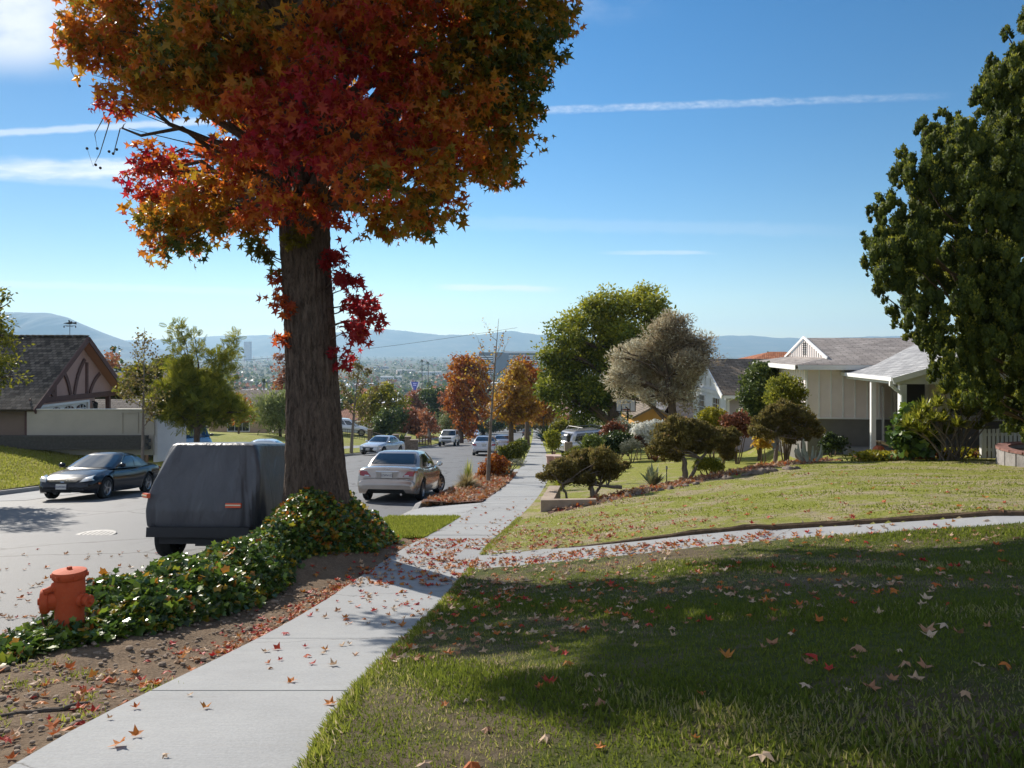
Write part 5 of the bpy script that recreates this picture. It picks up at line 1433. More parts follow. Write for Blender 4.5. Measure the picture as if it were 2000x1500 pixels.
# --- half timbered house across the road
def tudor():
    X0 = -22.7
    e = empty('half_timbered_house', (X0, 36, gz(X0, 36))); b0 = Vector(e.location)
    tag(e, 'pink stucco half timbered house with brown shake roof and a weather vane', 'house')
    pink = stucco('pink_stucco', (0.42, 0.27, 0.235)); brown = stucco('brown_stucco', (0.22, 0.155, 0.12))
    Lp = lambda x, y, z: Vector((x, y, z))-b0
    # gable wall: polygon in the plane X0 with thickness, and the front wall under the eave
    w = MB(); zb = -6.2
    w.prism([Lp(X0, 36.1, -2.55), Lp(X0, 44.2, -2.55), Lp(X0, 40.15, 0.56)], (-0.2, 0, 0))
    w.box(Lp(X0-0.1, 36.32, (zb-2.56)/2), (0.2, 0.44, -2.552-zb)); w.box(Lp(X0-0.1, 41.45, (zb-2.56)/2), (0.2, 0.7, -2.552-zb))
    w.box(Lp(X0-0.1, 38.85, -2.62), (0.2, 4.5, 0.13))
    w.build('gable_wall', pink, e)
    f = MB(); f.box(Lp(X0-14-0.21, 36.2, (zb-2.6)/2), (28, 0.2, -2.6-zb)); f.box(Lp(X0-14-0.21, 41.8, (zb-2.6)/2), (28, 0.2, -2.6-zb)); f.build('front_wall', brown, e)
    roofm = shingle_mat('brown_shake', (0.045, 0.035, 0.028), (0.17, 0.14, 0.112), 0.2, 0.24, 0.06)
    xr, xl = X0+0.55, X0-28
    r = roof_slab('roof', [[Lp(xl, 35.55, -2.72), Lp(xr, 35.55, -2.72), Lp(xr, 40.15, 0.76), Lp(xl, 40.15, 0.76)], [Lp(xr, 44.75, -2.72), Lp(xl, 44.75, -2.72), Lp(xl, 40.15, 0.765), Lp(xr, 40.15, 0.765)]], 0.12, roofm, e)
    cap = MB()
    for i in range(90): cap.box(Lp(xr-0.2-i*0.31, 40.15, 0.80), (0.33, 0.34, 0.05), ry=R(4))
    cap.build('ridge_tiles', mat('ridge_shake', (0.10, 0.08, 0.065), 0.85, 0.3, 6), r)
    # barge boards
    bb = MB()
    for ye in (35.6, 44.7): bb.beam(Lp(xr+0.02, ye, -2.83), Lp(xr+0.02, 40.15, 0.62), 0.06, 0.26)
    bb.build('barge_board', TUDWOOD, e)
    so = MB()
    for s, ye in ((1, 36.0), (-1, 44.3)):
        so.prism([Lp(X0+0.02, ye, -2.62), Lp(xr-0.02, ye, -2.62), Lp(xr-0.02, 40.15, 0.53), Lp(X0+0.02, 40.15, 0.53)], (0, 0, -0.03))
    so.build('soffit', stucco('orange_soffit', (0.36, 0.17, 0.10)), e)
    ti = MB(); xx = X0+0.035
    def arc(p, q, bulge, w_=0.2):
        p, q = Vector((xx,)+p), Vector((xx,)+q); n_ = 7; prev = None
        d = (q-p); nrm = Vector((0, -d.z, d.y)).normalized()
        pts = [p.lerp(q, i/(n_-1))+nrm*bulge*math.sin(math.pi*i/(n_-1)) for i in range(n_)]
        for a, b in zip(pts[:-1], pts[1:]): ti.prism([a-b0+nrm*w_/2, b-b0+nrm*w_/2, b-b0-nrm*w_/2, a-b0-nrm*w_/2], (0.05, 0, 0))
    ti.box(Lp(xx+0.02, 40.0, -2.40), (0.07, 7.9, 0.26))
    ti.box(Lp(xx, 38.1, -1.7), (0.06, 0.2, 1.14)); ti.box(Lp(xx, 40.95, -1.45), (0.06, 0.2, 1.66))
    arc((38.45, -0.72), (39.4, -2.27), 0.17); arc((40.72, -0.45), (39.75, -2.27), -0.17)
    arc((37.3, -1.6), (37.95, -2.27), 0.08); arc((42.2, -1.25), (41.2, -2.27), -0.12)
    ti.build('timbering', TUDWOOD, e)
    p = MB(); p.box(Lp(X0-0.02, 43.2, (zb-2.53)/2), (0.2, 0.2, -2.54-zb)); p.box(Lp(X0-0.05, 36.02, (zb-2.6)/2), (0.14, 0.1, -2.6-zb)); p.build('post', TUDWOOD, e)
    v = MB()
    for i in range(5): v.box(Lp(X0+0.02, 39.5, -0.28+i*0.085), (0.05, 0.36, 0.03), rx=0)
    v.build('gable_vent', stucco('vent_pink', (0.3, 0.18, 0.155)), e)
    gd = MB(); gd.box(Lp(X0-0.06, 38.82, -3.75), (0.05, 4.5, 2.1)); g = gd.build('garage_door', mat('garage_white', (0.66, 0.65, 0.62), 0.55, 0.04, 3), e)
    tr = MB(); tr.box(Lp(X0+0.03, 38.82, -2.68), (0.06, 4.7, 0.12)); tr.box(Lp(X0+0.03, 41.12, -3.75), (0.06, 0.12, 2.0)); tr.box(Lp(X0+0.03, 36.52, -3.75), (0.06, 0.12, 2.0)); tr.build('door_trim', WHITE, g)
    for k in range(4):
        yc = 37.15+k*1.12
        ps = [Lp(X0-0.03, yc-0.42, -3.2), Lp(X0-0.03, yc+0.42, -3.2)]+[Lp(X0-0.03, yc+0.42*math.cos(R(a)), -2.98+0.16*math.sin(R(a))) for a in range(0, 181, 20)]
        pw = MB().prism(ps, (0.02, 0, 0)).build('door_window', DARKGLASS, g)
        mu = MB()
        for q in (-0.14, 0.14): mu.box(Lp(X0+0.0, yc+q, -3.02), (0.02, 0.025, 0.35))
        mu.box(Lp(X0+0.003, yc, -3.02), (0.02, 0.82, 0.025)); mu.build('glazing_bar', WHITE, pw)
    la = MB(); la.box(Lp(X0+0.08, 41.5, -2.75), (0.14, 0.06, 0.06)); la.lathe([(0.03, 0), (0.10, 0.06), (0.12, 0.34), (0.14, 0.36), (0.02, 0.46)], 8, Matrix.Translation(Lp(X0+0.2, 41.5, -3.2)))
    la.build('wall_lamp', TRIM, e)
    wv = MB(); c = Lp(-23.0, 39.95, 0.8)
    wv.tube([c, c+Vector((0, 0, 0.72))], 0.014, 6); wv.tube([c+Vector((-0.32, 0, 0.5)), c+Vector((0.32, 0, 0.5))], 0.012, 5); wv.tube([c+Vector((0, -0.3, 0.46)), c+Vector((0, 0.3, 0.46))], 0.012, 5)
    wv.prism([c+Vector(q) for q in ((-0.36, 0, 0.62), (-0.2, 0, 0.60), (-0.08, 0, 0.58), (0.08, 0, 0.58), (0.14, 0, 0.61), (0.34, 0, 0.57), (0.34, 0, 0.70), (0.13, 0, 0.665), (0.1, 0, 0.74), (0.02, 0, 0.70), (-0.02, 0, 0.78), (-0.09, 0, 0.80), (-0.06, 0, 0.68), (-0.2, 0, 0.665))], (0, 0.02, 0))
    for q in (-0.3, 0.3): wv.box(c+Vector((q, 0, 0.44)), (0.06, 0.02, 0.08))
    wv.build('weather_vane', TRIM, e)
tudor()

# --- pale garden wall and its dark block footing
def garden_wall():
    z0 = gz(-19, 36)
    e = empty('garden_wall', (-19.5, 35.8, z0)); b0 = Vector(e.location)
    tag(e, 'smooth pale tan garden wall with a faint arched panel beside the half timbered house', 'wall')
    tan = stucco('tan_wall', (0.43, 0.385, 0.32), 0.003)
    m = MB(); m.box(Vector((-19.6, 35.8, -3.35))-b0, (5.9, 0.2, 1.2)); m.box(Vector((-19.62, 35.8, -4.4))-b0, (5.86, 0.18, 0.9)); m.build('wall_face', tan, e)
    m = MB(); m.box(Vector((-19.6, 35.8, -2.73))-b0, (5.96, 0.26, 0.05)); m.build('coping', mat('wall_cap', (0.6, 0.57, 0.5), 0.8), e)
    m = MB()
    a = Vector((-17.75, 35.68, 0))-b0
    m.box((a.x-0.36, a.y, -3.35-b0.z), (0.05, 0.03, 0.95)); m.box((a.x+0.36, a.y, -3.35-b0.z), (0.05, 0.03, 0.95)); m.box((a.x, a.y, -2.87-b0.z), (0.77, 0.03, 0.05)); m.build('panel_moulding', tan, e)
    w = MB(); p0, p1 = Vector((-16.55, 35.85, 0))-b0, Vector((-15.95, 37.6, 0))-b0
    w.prism([(p0.x, p0.y, -2.74-b0.z), (p1.x, p1.y, -2.80-b0.z), (p1.x, p1.y, -5.2-b0.z), (p0.x, p0.y, -5.2-b0.z)], (-0.2, 0.02, 0)); w.build('return_wall', mat('return_white', (0.72, 0.71, 0.72), 0.8, 0.04, 3), e)
    e2 = empty('footing_wall', (-19.5, 35.2, gz(-19.5, 35.2))); b0 = Vector(e2.location)
    tag(e2, 'dark low block retaining wall along the top of the lawn, below the pale wall', 'wall')
    m = MB()
    for k in range(24):
        x = -26.3+k*0.405
        if x < -16.7:
            for j in range(4): m.box(Vector((x+(j % 2)*0.1, 35.35, -3.98-0.16*j))-b0, (0.40, 0.3, 0.155))
    m.build('blocks', mat('dark_block', (0.075, 0.068, 0.06), 0.9, 0.3, 9, 0.008, 40), e2)
garden_wall()

def plain_house(name, label, x0, x1, y0, y1, zb, ze, zr, wallm, roofm, ridge='x', over=0.4, windows=(), hip=False, group=None):
    e = empty(name, (x0, y0, zb)); b0 = Vector(e.location); tag(e, label, 'house', group)
    Lp = lambda x, y, z: Vector((x, y, z))-b0
    w = MB(); w.box(Lp((x0+x1)/2, (y0+y1)/2, (zb-1+ze)/2), (x1-x0, y1-y0, ze-zb+1))
    sl = None
    if ridge == 'x':
        ym = (y0+y1)/2; s = (zr-ze)/((y1-y0)/2); zo = ze-over*s
        if not hip:
            for x in (x0, x1): w.prism([Lp(x, y0+0.01, ze-0.001), Lp(x, y1-0.01, ze-0.001), Lp(x, ym, zr-0.05)], (0.12 if x == x0 else -0.12, 0, 0))
            q = [[Lp(x0-over, y0-over, zo), Lp(x1+over, y0-over, zo), Lp(x1+over, ym, zr+0.1), Lp(x0-over, ym, zr+0.1)], [Lp(x1+over, y1+over, zo), Lp(x0-over, y1+over, zo), Lp(x0-over, ym, zr+0.102), Lp(x1+over, ym, zr+0.102)]]
        else:
            h_ = (y1-y0)/2
            q = [[Lp(x0-over, y0-over, zo), Lp(x1+over, y0-over, zo), Lp(x1-h_, ym, zr+0.1), Lp(x0+h_, ym, zr+0.1)], [Lp(x1+over, y1+over, zo), Lp(x0-over, y1+over, zo), Lp(x0+h_, ym, zr+0.102), Lp(x1-h_, ym, zr+0.102)],
                 [Lp(x0-over, y1+over, zo), Lp(x0-over, y0-over, zo), Lp(x0+h_, ym, zr+0.1)], [Lp(x1+over, y0-over, zo), Lp(x1+over, y1+over, zo), Lp(x1-h_, ym, zr+0.1)]]
    else:
        xm = (x0+x1)/2; s = (zr-ze)/((x1-x0)/2); zo = ze-over*s
        for y in (y0, y1): w.prism([Lp(x0+0.01, y, ze-0.001), Lp(x1-0.01, y, ze-0.001), Lp(xm, y, zr-0.05)], (0, 0.12 if y == y0 else -0.12, 0))
        q = [[Lp(x0-over, y1+over, zo), Lp(x0-over, y0-over, zo), Lp(xm, y0-over, zr+0.1), Lp(xm, y1+over, zr+0.1)], [Lp(x1+over, y0-over, zo), Lp(x1+over, y1+over, zo), Lp(xm, y1+over, zr+0.102), Lp(xm, y0-over, zr+0.102)]]
    w.build('wall', wallm, e)
    roof_slab('roof', q, 0.14, roofm, e)
    fa = MB()
    if ridge == 'x':
        fa.box(Lp((x0+x1)/2, y0-over-0.03, zo-0.06), (x1-x0+2*over, 0.05, 0.16))
    fa.box(Lp((x0+x1)/2, y0-over-0.06, zo-0.001), (0.01, 0.01, 0.01))
    if ridge == 'x': fa.build('gutter', WHITE, e)
    for wn in windows:
        window(e, Vector(wn[0])-b0, wn[1], wn[2], wn[3], wn[4], wn[5] if len(wn) > 5 else (2, 2))
    return e
greyroof = shingle_mat('grey_brown_shingle', (0.13, 0.105, 0.09), (0.22, 0.18, 0.155), 0.24, 0.4, 0.03)
plain_house('white_brick_house', 'white brick house with a wide grey brown roof behind the half timbered one', -40, -25.6, 54, 64, gz(-28, 54), -4.3, -1.75, mat('white_brick', (0.55, 0.52, 0.48), 0.9, 0.15, 10, 0.02, 14), greyroof)
plain_house('tan_house', 'tan stucco house with grey roof and white framed window beyond the covered vehicle', -29.6, -20.6, 75, 84, gz(-24, 76), -5.95, -4.15, stucco('tan_stucco', (0.44, 0.31, 0.225)), greyroof,
            windows=[((-26.7, 74.99, -7.2), 2.2, 1.4, 'x', -1, (3, 1))])
terra = shingle_mat('terracotta_tile', (0.33, 0.15, 0.10), (0.45, 0.22, 0.15), 0.3, 0.22, 0.06)
plain_house('terracotta_roof_house', 'peach house with pinkish terracotta roof behind the thin tree right of the trunk', -23.5, -16.6, 95, 103, gz(-19, 96), -8.5, -6.9, stucco('peach_stucco', (0.50, 0.33, 0.24)), terra, hip=True,
            windows=[((-18.6, 94.99, -9.6), 1.6, 1.2, 'x', -1, (2, 1))])
plain_house('low_pink_house', 'low house with a pale pink hipped roof beyond the fence pillars', -18.0, -11.8, 104, 112, gz(-15, 104), -9.6, -8.0, stucco('peach_stucco_two', (0.47, 0.30, 0.22)), shingle_mat('pink_tile', (0.36, 0.22, 0.18), (0.46, 0.29, 0.24), 0.3, 0.25, 0.05), hip=True)

# --- white ranch house on the right
def ranch():
    x0, y0 = 10.73, 28.0
    e = empty('ranch_house', (x0, y0, 0), R(-8)); tag(e, 'white board and batten ranch house with grey skirting, low grey roof and a front porch', 'house')
    siding = mat('cream_boards', (0.78, 0.69, 0.655), 0.75, 0.05, 2, 0.003, 30)
    skirt = mat('grey_skirting', (0.17, 0.16, 0.145), 0.85, 0.12, 3, 0.004, 40)
    roofm = shingle_mat('grey_shingle', (0.25, 0.22, 0.205), (0.37, 0.335, 0.315), 0.16, 0.5, 0.02)
    zt, zs_, zb = -0.62, -2.47, -4.4
    w = MB(); w.box((7, 4, (zt+zs_)/2), (14, 8, zt-zs_)); w.build('siding', siding, e)
    w = MB(); w.box((7, 4, (zs_+zb)/2), (13.9, 7.9, zs_-zb-0.004)); w.build('skirting', skirt, e)
    bt = MB()
    for k in range(34): bt.box((0.03+k*0.415, -0.014, (zt+zs_)/2), (0.045, 0.028, zt-zs_-0.01))
    for k in range(20): bt.box((-0.014, 0.05+k*0.415, (zt+zs_)/2), (0.028, 0.045, zt-zs_-0.01))
    bt.box((7, -0.02, zs_+0.02), (14, 0.045, 0.05)); bt.build('battens', WHITE, e)
    s = 0.231; o = 0.45; ze = -0.50; zr = ze+s*(4+o)
    gz_ = ze+s*1.05; gu = 0.9      # gablet foot height and setback
    r = roof_slab('main_roof', [[(-o, -o, ze), (14.4, -o, ze), (14.4, 4, zr), (gu, 4, zr), (gu, 0.6, gz_)], [(14.4, 8+o, ze), (-o, 8+o, ze), (gu, 7.4, gz_), (gu, 4, zr+0.002), (14.4, 4, zr+0.002)],
        [(-o, 8+o, ze), (-o, -o, ze), (gu, 0.6, gz_), (gu, 7.4, gz_)]], 0.08, roofm, e)
    g = MB(); g.prism([(gu-0.02, 0.7, gz_-0.03), (gu-0.02, 7.3, gz_-0.03), (gu-0.02, 4, zr-0.03)], (0.06, 0, 0)); ga = g.build('gablet', siding, e)
    gt = MB()
    for yv in np.arange(1.1, 7.0, 0.35):
        top = zr-0.1-abs(yv-4)*s
        if top > gz_+0.05: gt.box((gu-0.045, yv, (gz_+top)/2), (0.04, 0.05, top-gz_))
    gt.beam((gu-0.08, 0.35, gz_-0.03), (gu-0.08, 4, zr+0.03), 0.06, 0.10); gt.beam((gu-0.08, 7.65, gz_-0.03), (gu-0.08, 4, zr+0.03), 0.06, 0.10)
    gt.build('gablet_trim', WHITE, ga)
    vt = MB()
    for k in range(6): vt.box((gu-0.05, 4, gz_+0.12+k*0.09), (0.05, 0.5, 0.03))
    vt.build('gablet_vent', TRIM, ga)
    fa = MB(); fa.box((7, -o-0.03, ze-0.10), (14.8, 0.04, 0.17)); fa.box((-o-0.03, 4, ze-0.10), (0.04, 8.9, 0.17)); fa.box((7, -0.24, zt-0.03), (14.6, 0.42, 0.03)); fa.box((-0.24, 4, zt-0.032), (0.42, 8.6, 0.03)); fa.build('fascia', WHITE, e)
    # porch
    pz = -0.78; ps = 0.305; ur = 4.9; zpr = pz+ps*(ur-1.3)
    roof_slab('porch_roof', [[(1.3, 0.0, pz), (1.3, -5.25, pz), (ur, -5.25, zpr), (ur, 3.0, zpr), (2.25, -0.45, pz+ps*0.95)], [(8.5, -5.25, pz), (8.5, 0.0, pz), (7.55, -0.45, pz+ps*0.95), (ur, 3.0, zpr+0.002), (ur, -5.25, zpr+0.002)]], 0.07, shingle_mat('pale_shingle', (0.30, 0.30, 0.31), (0.40, 0.40, 0.41), 0.16, 0.5, 0.015), e)
    fr = MB(); fr.prism([(1.5, -5.02, -0.99), (8.3, -5.02, -0.99), (8.3, -5.02, pz-0.04), (ur, -5.02, zpr-0.1), (1.5, -5.02, pz-0.04)], (0, 0.1, 0))
    fr.beam((1.22, -5.28, pz-0.10), (ur, -5.28, zpr-0.09), 0.05, 0.16); fr.beam((8.58, -5.28, pz-0.10), (ur, -5.28, zpr-0.09), 0.05, 0.16)
    fr.build('porch_gable', WHITE, e)
    gu_ = MB(); gu_.box((1.25, -2.62, pz-0.06), (0.13, 5.26, 0.12)); gu_.box((1.42, -2.6, pz-0.15), (0.12, 5.0, 0.14)); gu_.build('porch_gutter', WHITE, e)
    for (u, v, t) in ((1.60, -4.94, 0.19), (1.42, -2.85, 0.145), (8.2, -4.94, 0.17)):
        zbp = -3.55
        MB().box((u, v, (zbp-1.0)/2), (t, t, -1.0-zbp-0.002)).build('porch_post', WHITE, e)
    dn = MB(); dn.beam((1.22, -5.12, pz-0.12), (1.22, -5.12, pz-0.26), 0.08); dn.beam((1.22, -5.12, pz-0.24), (1.56, -5.07, pz-0.52), 0.08); dn.beam((1.55, -5.07, pz-0.5), (1.55, -5.07, -3.3), 0.07); dn.build('downspout', WHITE, e)
    # porch back wall: front door, window and shadowed siding
    d = MB(); d.box((3.55, -0.05, -2.2), (0.95, 0.06, 2.1)); do = d.build('front_door', mat('door_dark', (0.05, 0.052, 0.05), 0.5), e)
    t = MB(); t.box((3.02, -0.07, -2.15), (0.1, 0.1, 2.25)); t.box((4.08, -0.07, -2.15), (0.1, 0.1, 2.25)); t.box((3.55, -0.07, -1.09), (1.16, 0.1, 0.1)); t.build('door_frame', WHITE, do)
    window(e, (5.6, -0.02, -1.75), 1.6, 1.2, 'x', -1, (3, 2))
    sl = MB(); sl.box((2.45, -0.6, -2.25), (0.05, 1.1, 2.0), rz=R(-16)); sl.build('screen_door', mat('screen_grey', (0.36, 0.36, 0.36), 0.6), e)
    MB().box((2.33, -0.03, -1.9), (0.07, 0.05, 0.07)).build('door_bell', TRIM, e)
    MB().box((5.0, -2.6, -3.62), (7.4, 5.3, 0.3)).build('porch_floor', G['kerb'], e)
    # peach wing and white wall behind the dracaena
    MB().box((8.9, -3.0, -2.3), (0.2, 6.0, 2.9)).build('peach_wing', stucco('peach_wing_stucco', (0.50, 0.29, 0.20)), e)
    MB().box((7.3, -4.9, -2.9), (0.55, 0.2, 1.6)).build('white_pier', WHITE, e)
ranch()
# white picket fence near the right edge
def picket():
    e = empty('picket_fence', (13.6, 21.9, gz(13.6, 21.9))); b0 = Vector(e.location); tag(e, 'short white painted board fence beside the big juniper', 'fence')
    m = MB()
    for k in range(22):
        x, y = 13.55+k*0.10, 22.0-k*0.035
        z = gz(x, y); m.box(Vector((x, y, z+0.42))-b0, (0.075, 0.03, 0.85))
    m.build('pickets', WHITE, e)
    r = MB()
    for dz in (0.25, 0.68): r.beam(Vector((13.5, 22.04, gz(13.5, 22)+dz))-b0, Vector((15.7, 21.27, gz(15.7, 21.3)+dz))-b0, 0.03, 0.08)
    r.build('rail', WHITE, e)
    MB().box(Vector((13.5, 22.05, gz(13.5, 22)+0.47))-b0, (0.10, 0.10, 1.0)).build('post', WHITE, e)
picket()
# round raised planter at the right edge
def planter():
    cx, cy, r_ = 14.0, 18.7, 1.75
    e = empty('raised_planter', (cx, cy, gz(cx, cy)-0.05)); tag(e, 'curved grey and red brick raised planter at the edge of the lawn under the juniper', 'planter')
    z0 = e.location.z
    m = MB(); n = 28
    for k in range(n):
        a = 2*math.pi*k/n
        m.box((r_*math.cos(a), r_*math.sin(a), 0.12), (0.24, 2*math.pi*r_/n-0.012, 0.46), rz=a)
    m.build('block_ring', mat('weathered_block', (0.27, 0.25, 0.24), 0.9, 0.2, 6, 0.01, 30), e)
    m = MB()
    for k in range(n): 
        a = 2*math.pi*(k+0.5)/n; m.box((r_*math.cos(a), r_*math.sin(a), 0.375), (0.28, 2*math.pi*r_/n-0.008, 0.05), rz=a)
    m.build('coping', mat('red_coping', (0.24, 0.12, 0.10), 0.9, 0.25, 8, 0.006, 30), e)
    m = MB(); m.lathe([(0.0, 0.30), (r_-0.1, 0.26), (r_-0.1, 0.1)], 24, cap=False); m.build('planting_soil', G['soil'], e)
planter()
# low concrete corner wall where the next lot begins
def corner_wall():
    e = empty('corner_wall', (0.72, 17.7, gz(0.9, 17.7))); b0 = Vector(e.location); tag(e, 'low stained concrete corner wall at the foot of the lawn by the sidewalk', 'wall')
    m = MB()
    a = [(0.66, 17.62), (1.95, 17.72)]
    m.prism([Vector((0.66, 17.62, -3.43))-b0, Vector((1.95, 17.72, -3.43))-b0, Vector((1.95, 17.72, -3.85))-b0, Vector((0.66, 17.62, -4.0))-b0], (0, 0.16, 0))
    m.prism([Vector((0.665, 17.785, -3.432))-b0, Vector((1.0, 20.6, -3.62))-b0, Vector((1.0, 20.6, -4.4))-b0, Vector((0.665, 17.785, -4.1))-b0], (0.3, 0, 0))
    m.build('concrete', mat('stained_concrete', (0.33, 0.26, 0.20), 0.9, 0.25, 3, 0.006, 40), e)
corner_wall()
# --- next houses down the slope on the right
brownroof = shingle_mat('brown_shingle', (0.15, 0.115, 0.085), (0.23, 0.185, 0.14), 0.22, 0.45, 0.02)
def white_gable():
    e = empty('white_gable_house', (11.7, 42, -6)); b0 = Vector(e.location); tag(e, 'white gabled house with brown roof and lavender side wall below the ranch house', 'house')
    Lp = lambda x, y, z: Vector((x, y, z))-b0
    wm = stucco('white_stucco', (0.74, 0.75, 0.77)); lm = stucco('lavender_stucco', (0.40, 0.36, 0.40))
    w = MB(); w.prism([Lp(11.7, 42, -6.3), Lp(11.7, 49.6, -6.3), Lp(11.7, 49.6, -2.3), Lp(11.7, 45.8, -0.62), Lp(11.7, 42, -2.3)], (0.2, 0, 0)); w.build('gable_wall', wm, e)
    w = MB(); w.box(Lp(17.9, 42.1, -4.3), (12, 0.2, 4)); w.build('side_wall', lm, e); w = MB(); w.box(Lp(17.9, 49.5, -4.3), (12, 0.2, 4)); w.build('back_wall', lm, e)
    s = 1.68/3.8
    roof_slab('roof', [[Lp(11.35, 41.5, -2.38), Lp(24.2, 41.5, -2.38), Lp(24.2, 45.8, -0.48), Lp(11.35, 45.8, -0.48)], [Lp(24.2, 50.1, -2.38), Lp(11.35, 50.1, -2.38), Lp(11.35, 45.8, -0.478), Lp(24.2, 45.8, -0.478)]], 0.12, brownroof, e)
    t = MB(); t.beam(Lp(11.33, 41.45, -2.5), Lp(11.33, 45.8, -0.55), 0.06, 0.24); t.beam(Lp(11.33, 50.15, -2.5), Lp(11.33, 45.8, -0.55), 0.06, 0.24); t.box(Lp(17.8, 41.46, -2.5), (12.8, 0.06, 0.16))
    t.box(Lp(11.64, 45.8, -2.38), (0.08, 7.6, 0.22))
    for y in (44, 45.2, 46.4, 47.6): t.box(Lp(11.66, y, -1.95+0.3*(1-abs(y-45.8)/2)), (0.05, 0.07, 0.75-abs(y-45.8)*0.2))
    t.build('gable_trim', WHITE, e)
    tu = MB(); tu.tube([Lp(11.95, 41.4, -2.55), Lp(11.8, 41.85, -2.75), Lp(11.8, 41.9, -5.9)], 0.05, 8); tu.build('downspout', WHITE, e)
    for y in (43.9, 47.2): window(e, Lp(11.7, y, -3.45), 1.5, 1.6, 'y', -1, (3, 4))
    window(e, Lp(13.0, 41.99, -3.6), 0.8, 0.95, 'x', -1, (2, 2))
white_gable()
plain_house('tile_roof_house', 'house whose orange clay tile hip roof rises behind the brown roof', 19.5, 31, 68, 78, gz(22, 68), -1.55, -0.2, stucco('sand_stucco', (0.45, 0.38, 0.3)), shingle_mat('clay_tile', (0.36, 0.12, 0.055), (0.52, 0.21, 0.10), 0.3, 0.2, 0.08), hip=True)
plain_house('ochre_garage', 'ochre walled garage with white trim behind the basketball hoop', 9.7, 12.3, 60, 68, gz(11, 60), -5.0, -4.4, stucco('ochre_stucco', (0.50, 0.27, 0.075)), brownroof, ridge='y')
plain_house('dark_roof_annex', 'low annex with dark shingle roof and white fascia beside the olive tree', 12.6, 19.5, 56, 63, gz(14, 56), -5.3, -4.1, stucco('annex_white', (0.6, 0.6, 0.62)), shingle_mat('dark_shingle', (0.07, 0.06, 0.06), (0.13, 0.115, 0.11), 0.22, 0.4, 0.02))
plain_house('white_bungalow', 'white bungalow glimpsed between the tall tree trunk and the flower beds', 6.4, 9.2, 70, 78, gz(8, 70), -7.4, -6.2, stucco('bungalow_white', (0.62, 0.58, 0.54)), brownroof, ridge='y')

# --- basketball hoop
def hoop():
    bx, by = 7.25, 48.5
    e = empty('basketball_hoop', (bx, by, gz(bx, by))); b0 = Vector(e.location); tag(e, 'clear basketball backboard with black frame on a dark leaning pole', 'basketball hoop')
    c = P(1222, 790.5, 48.0)-b0
    m, nt, out = new_mat('backboard_acrylic')
    p = princ(nt, out, (0.62, 0.64, 0.66), 0.12, 0, None, 0.5)
    p.inputs['Alpha'].default_value = 0.6
    f = MB().box(c, (1.2, 0.02, 0.80)).build('backboard', m, e)
    fr = MB()
    for s in (-1, 1): fr.box((c.x+s*0.6, c.y-0.005, c.z), (0.05, 0.05, 0.85)); fr.box((c.x, c.y-0.006, c.z+s*0.41), (1.25, 0.05, 0.05)); fr.box((c.x+s*0.27, c.y-0.02, c.z-0.1), (0.04, 0.02, 0.60)); 
    fr.box((c.x, c.y-0.021, c.z+0.17), (0.56, 0.02, 0.04)); fr.box((c.x, c.y-0.021, c.z-0.28), (0.56, 0.02, 0.04)); fr.build('board_frame', TRIM, f)
    po = MB(); po.beam((c.x+0.1, c.y-0.25, c.z-0.2), (0.0, 0, 0), 0.09); po.beam((c.x+0.16, c.y-0.06, c.z-0.5), (0.05, -0.05, 1.3), 0.05); po.beam((c.x, c.y-0.03, c.z-0.15), (c.x+0.1, c.y-0.25, c.z-0.2), 0.06); po.build('pole', TRIM, e)
    ri = MB(); n = 20
    ri.tube([Vector((c.x+0.23*math.cos(2*math.pi*k/n), c.y-0.38+0.23*math.sin(2*math.pi*k/n), c.z-0.3)) for k in range(n+1)], 0.012, 6); ri.build('rim', simple('rim_orange', (0.5, 0.12, 0.04), 0.4), e)
hoop()
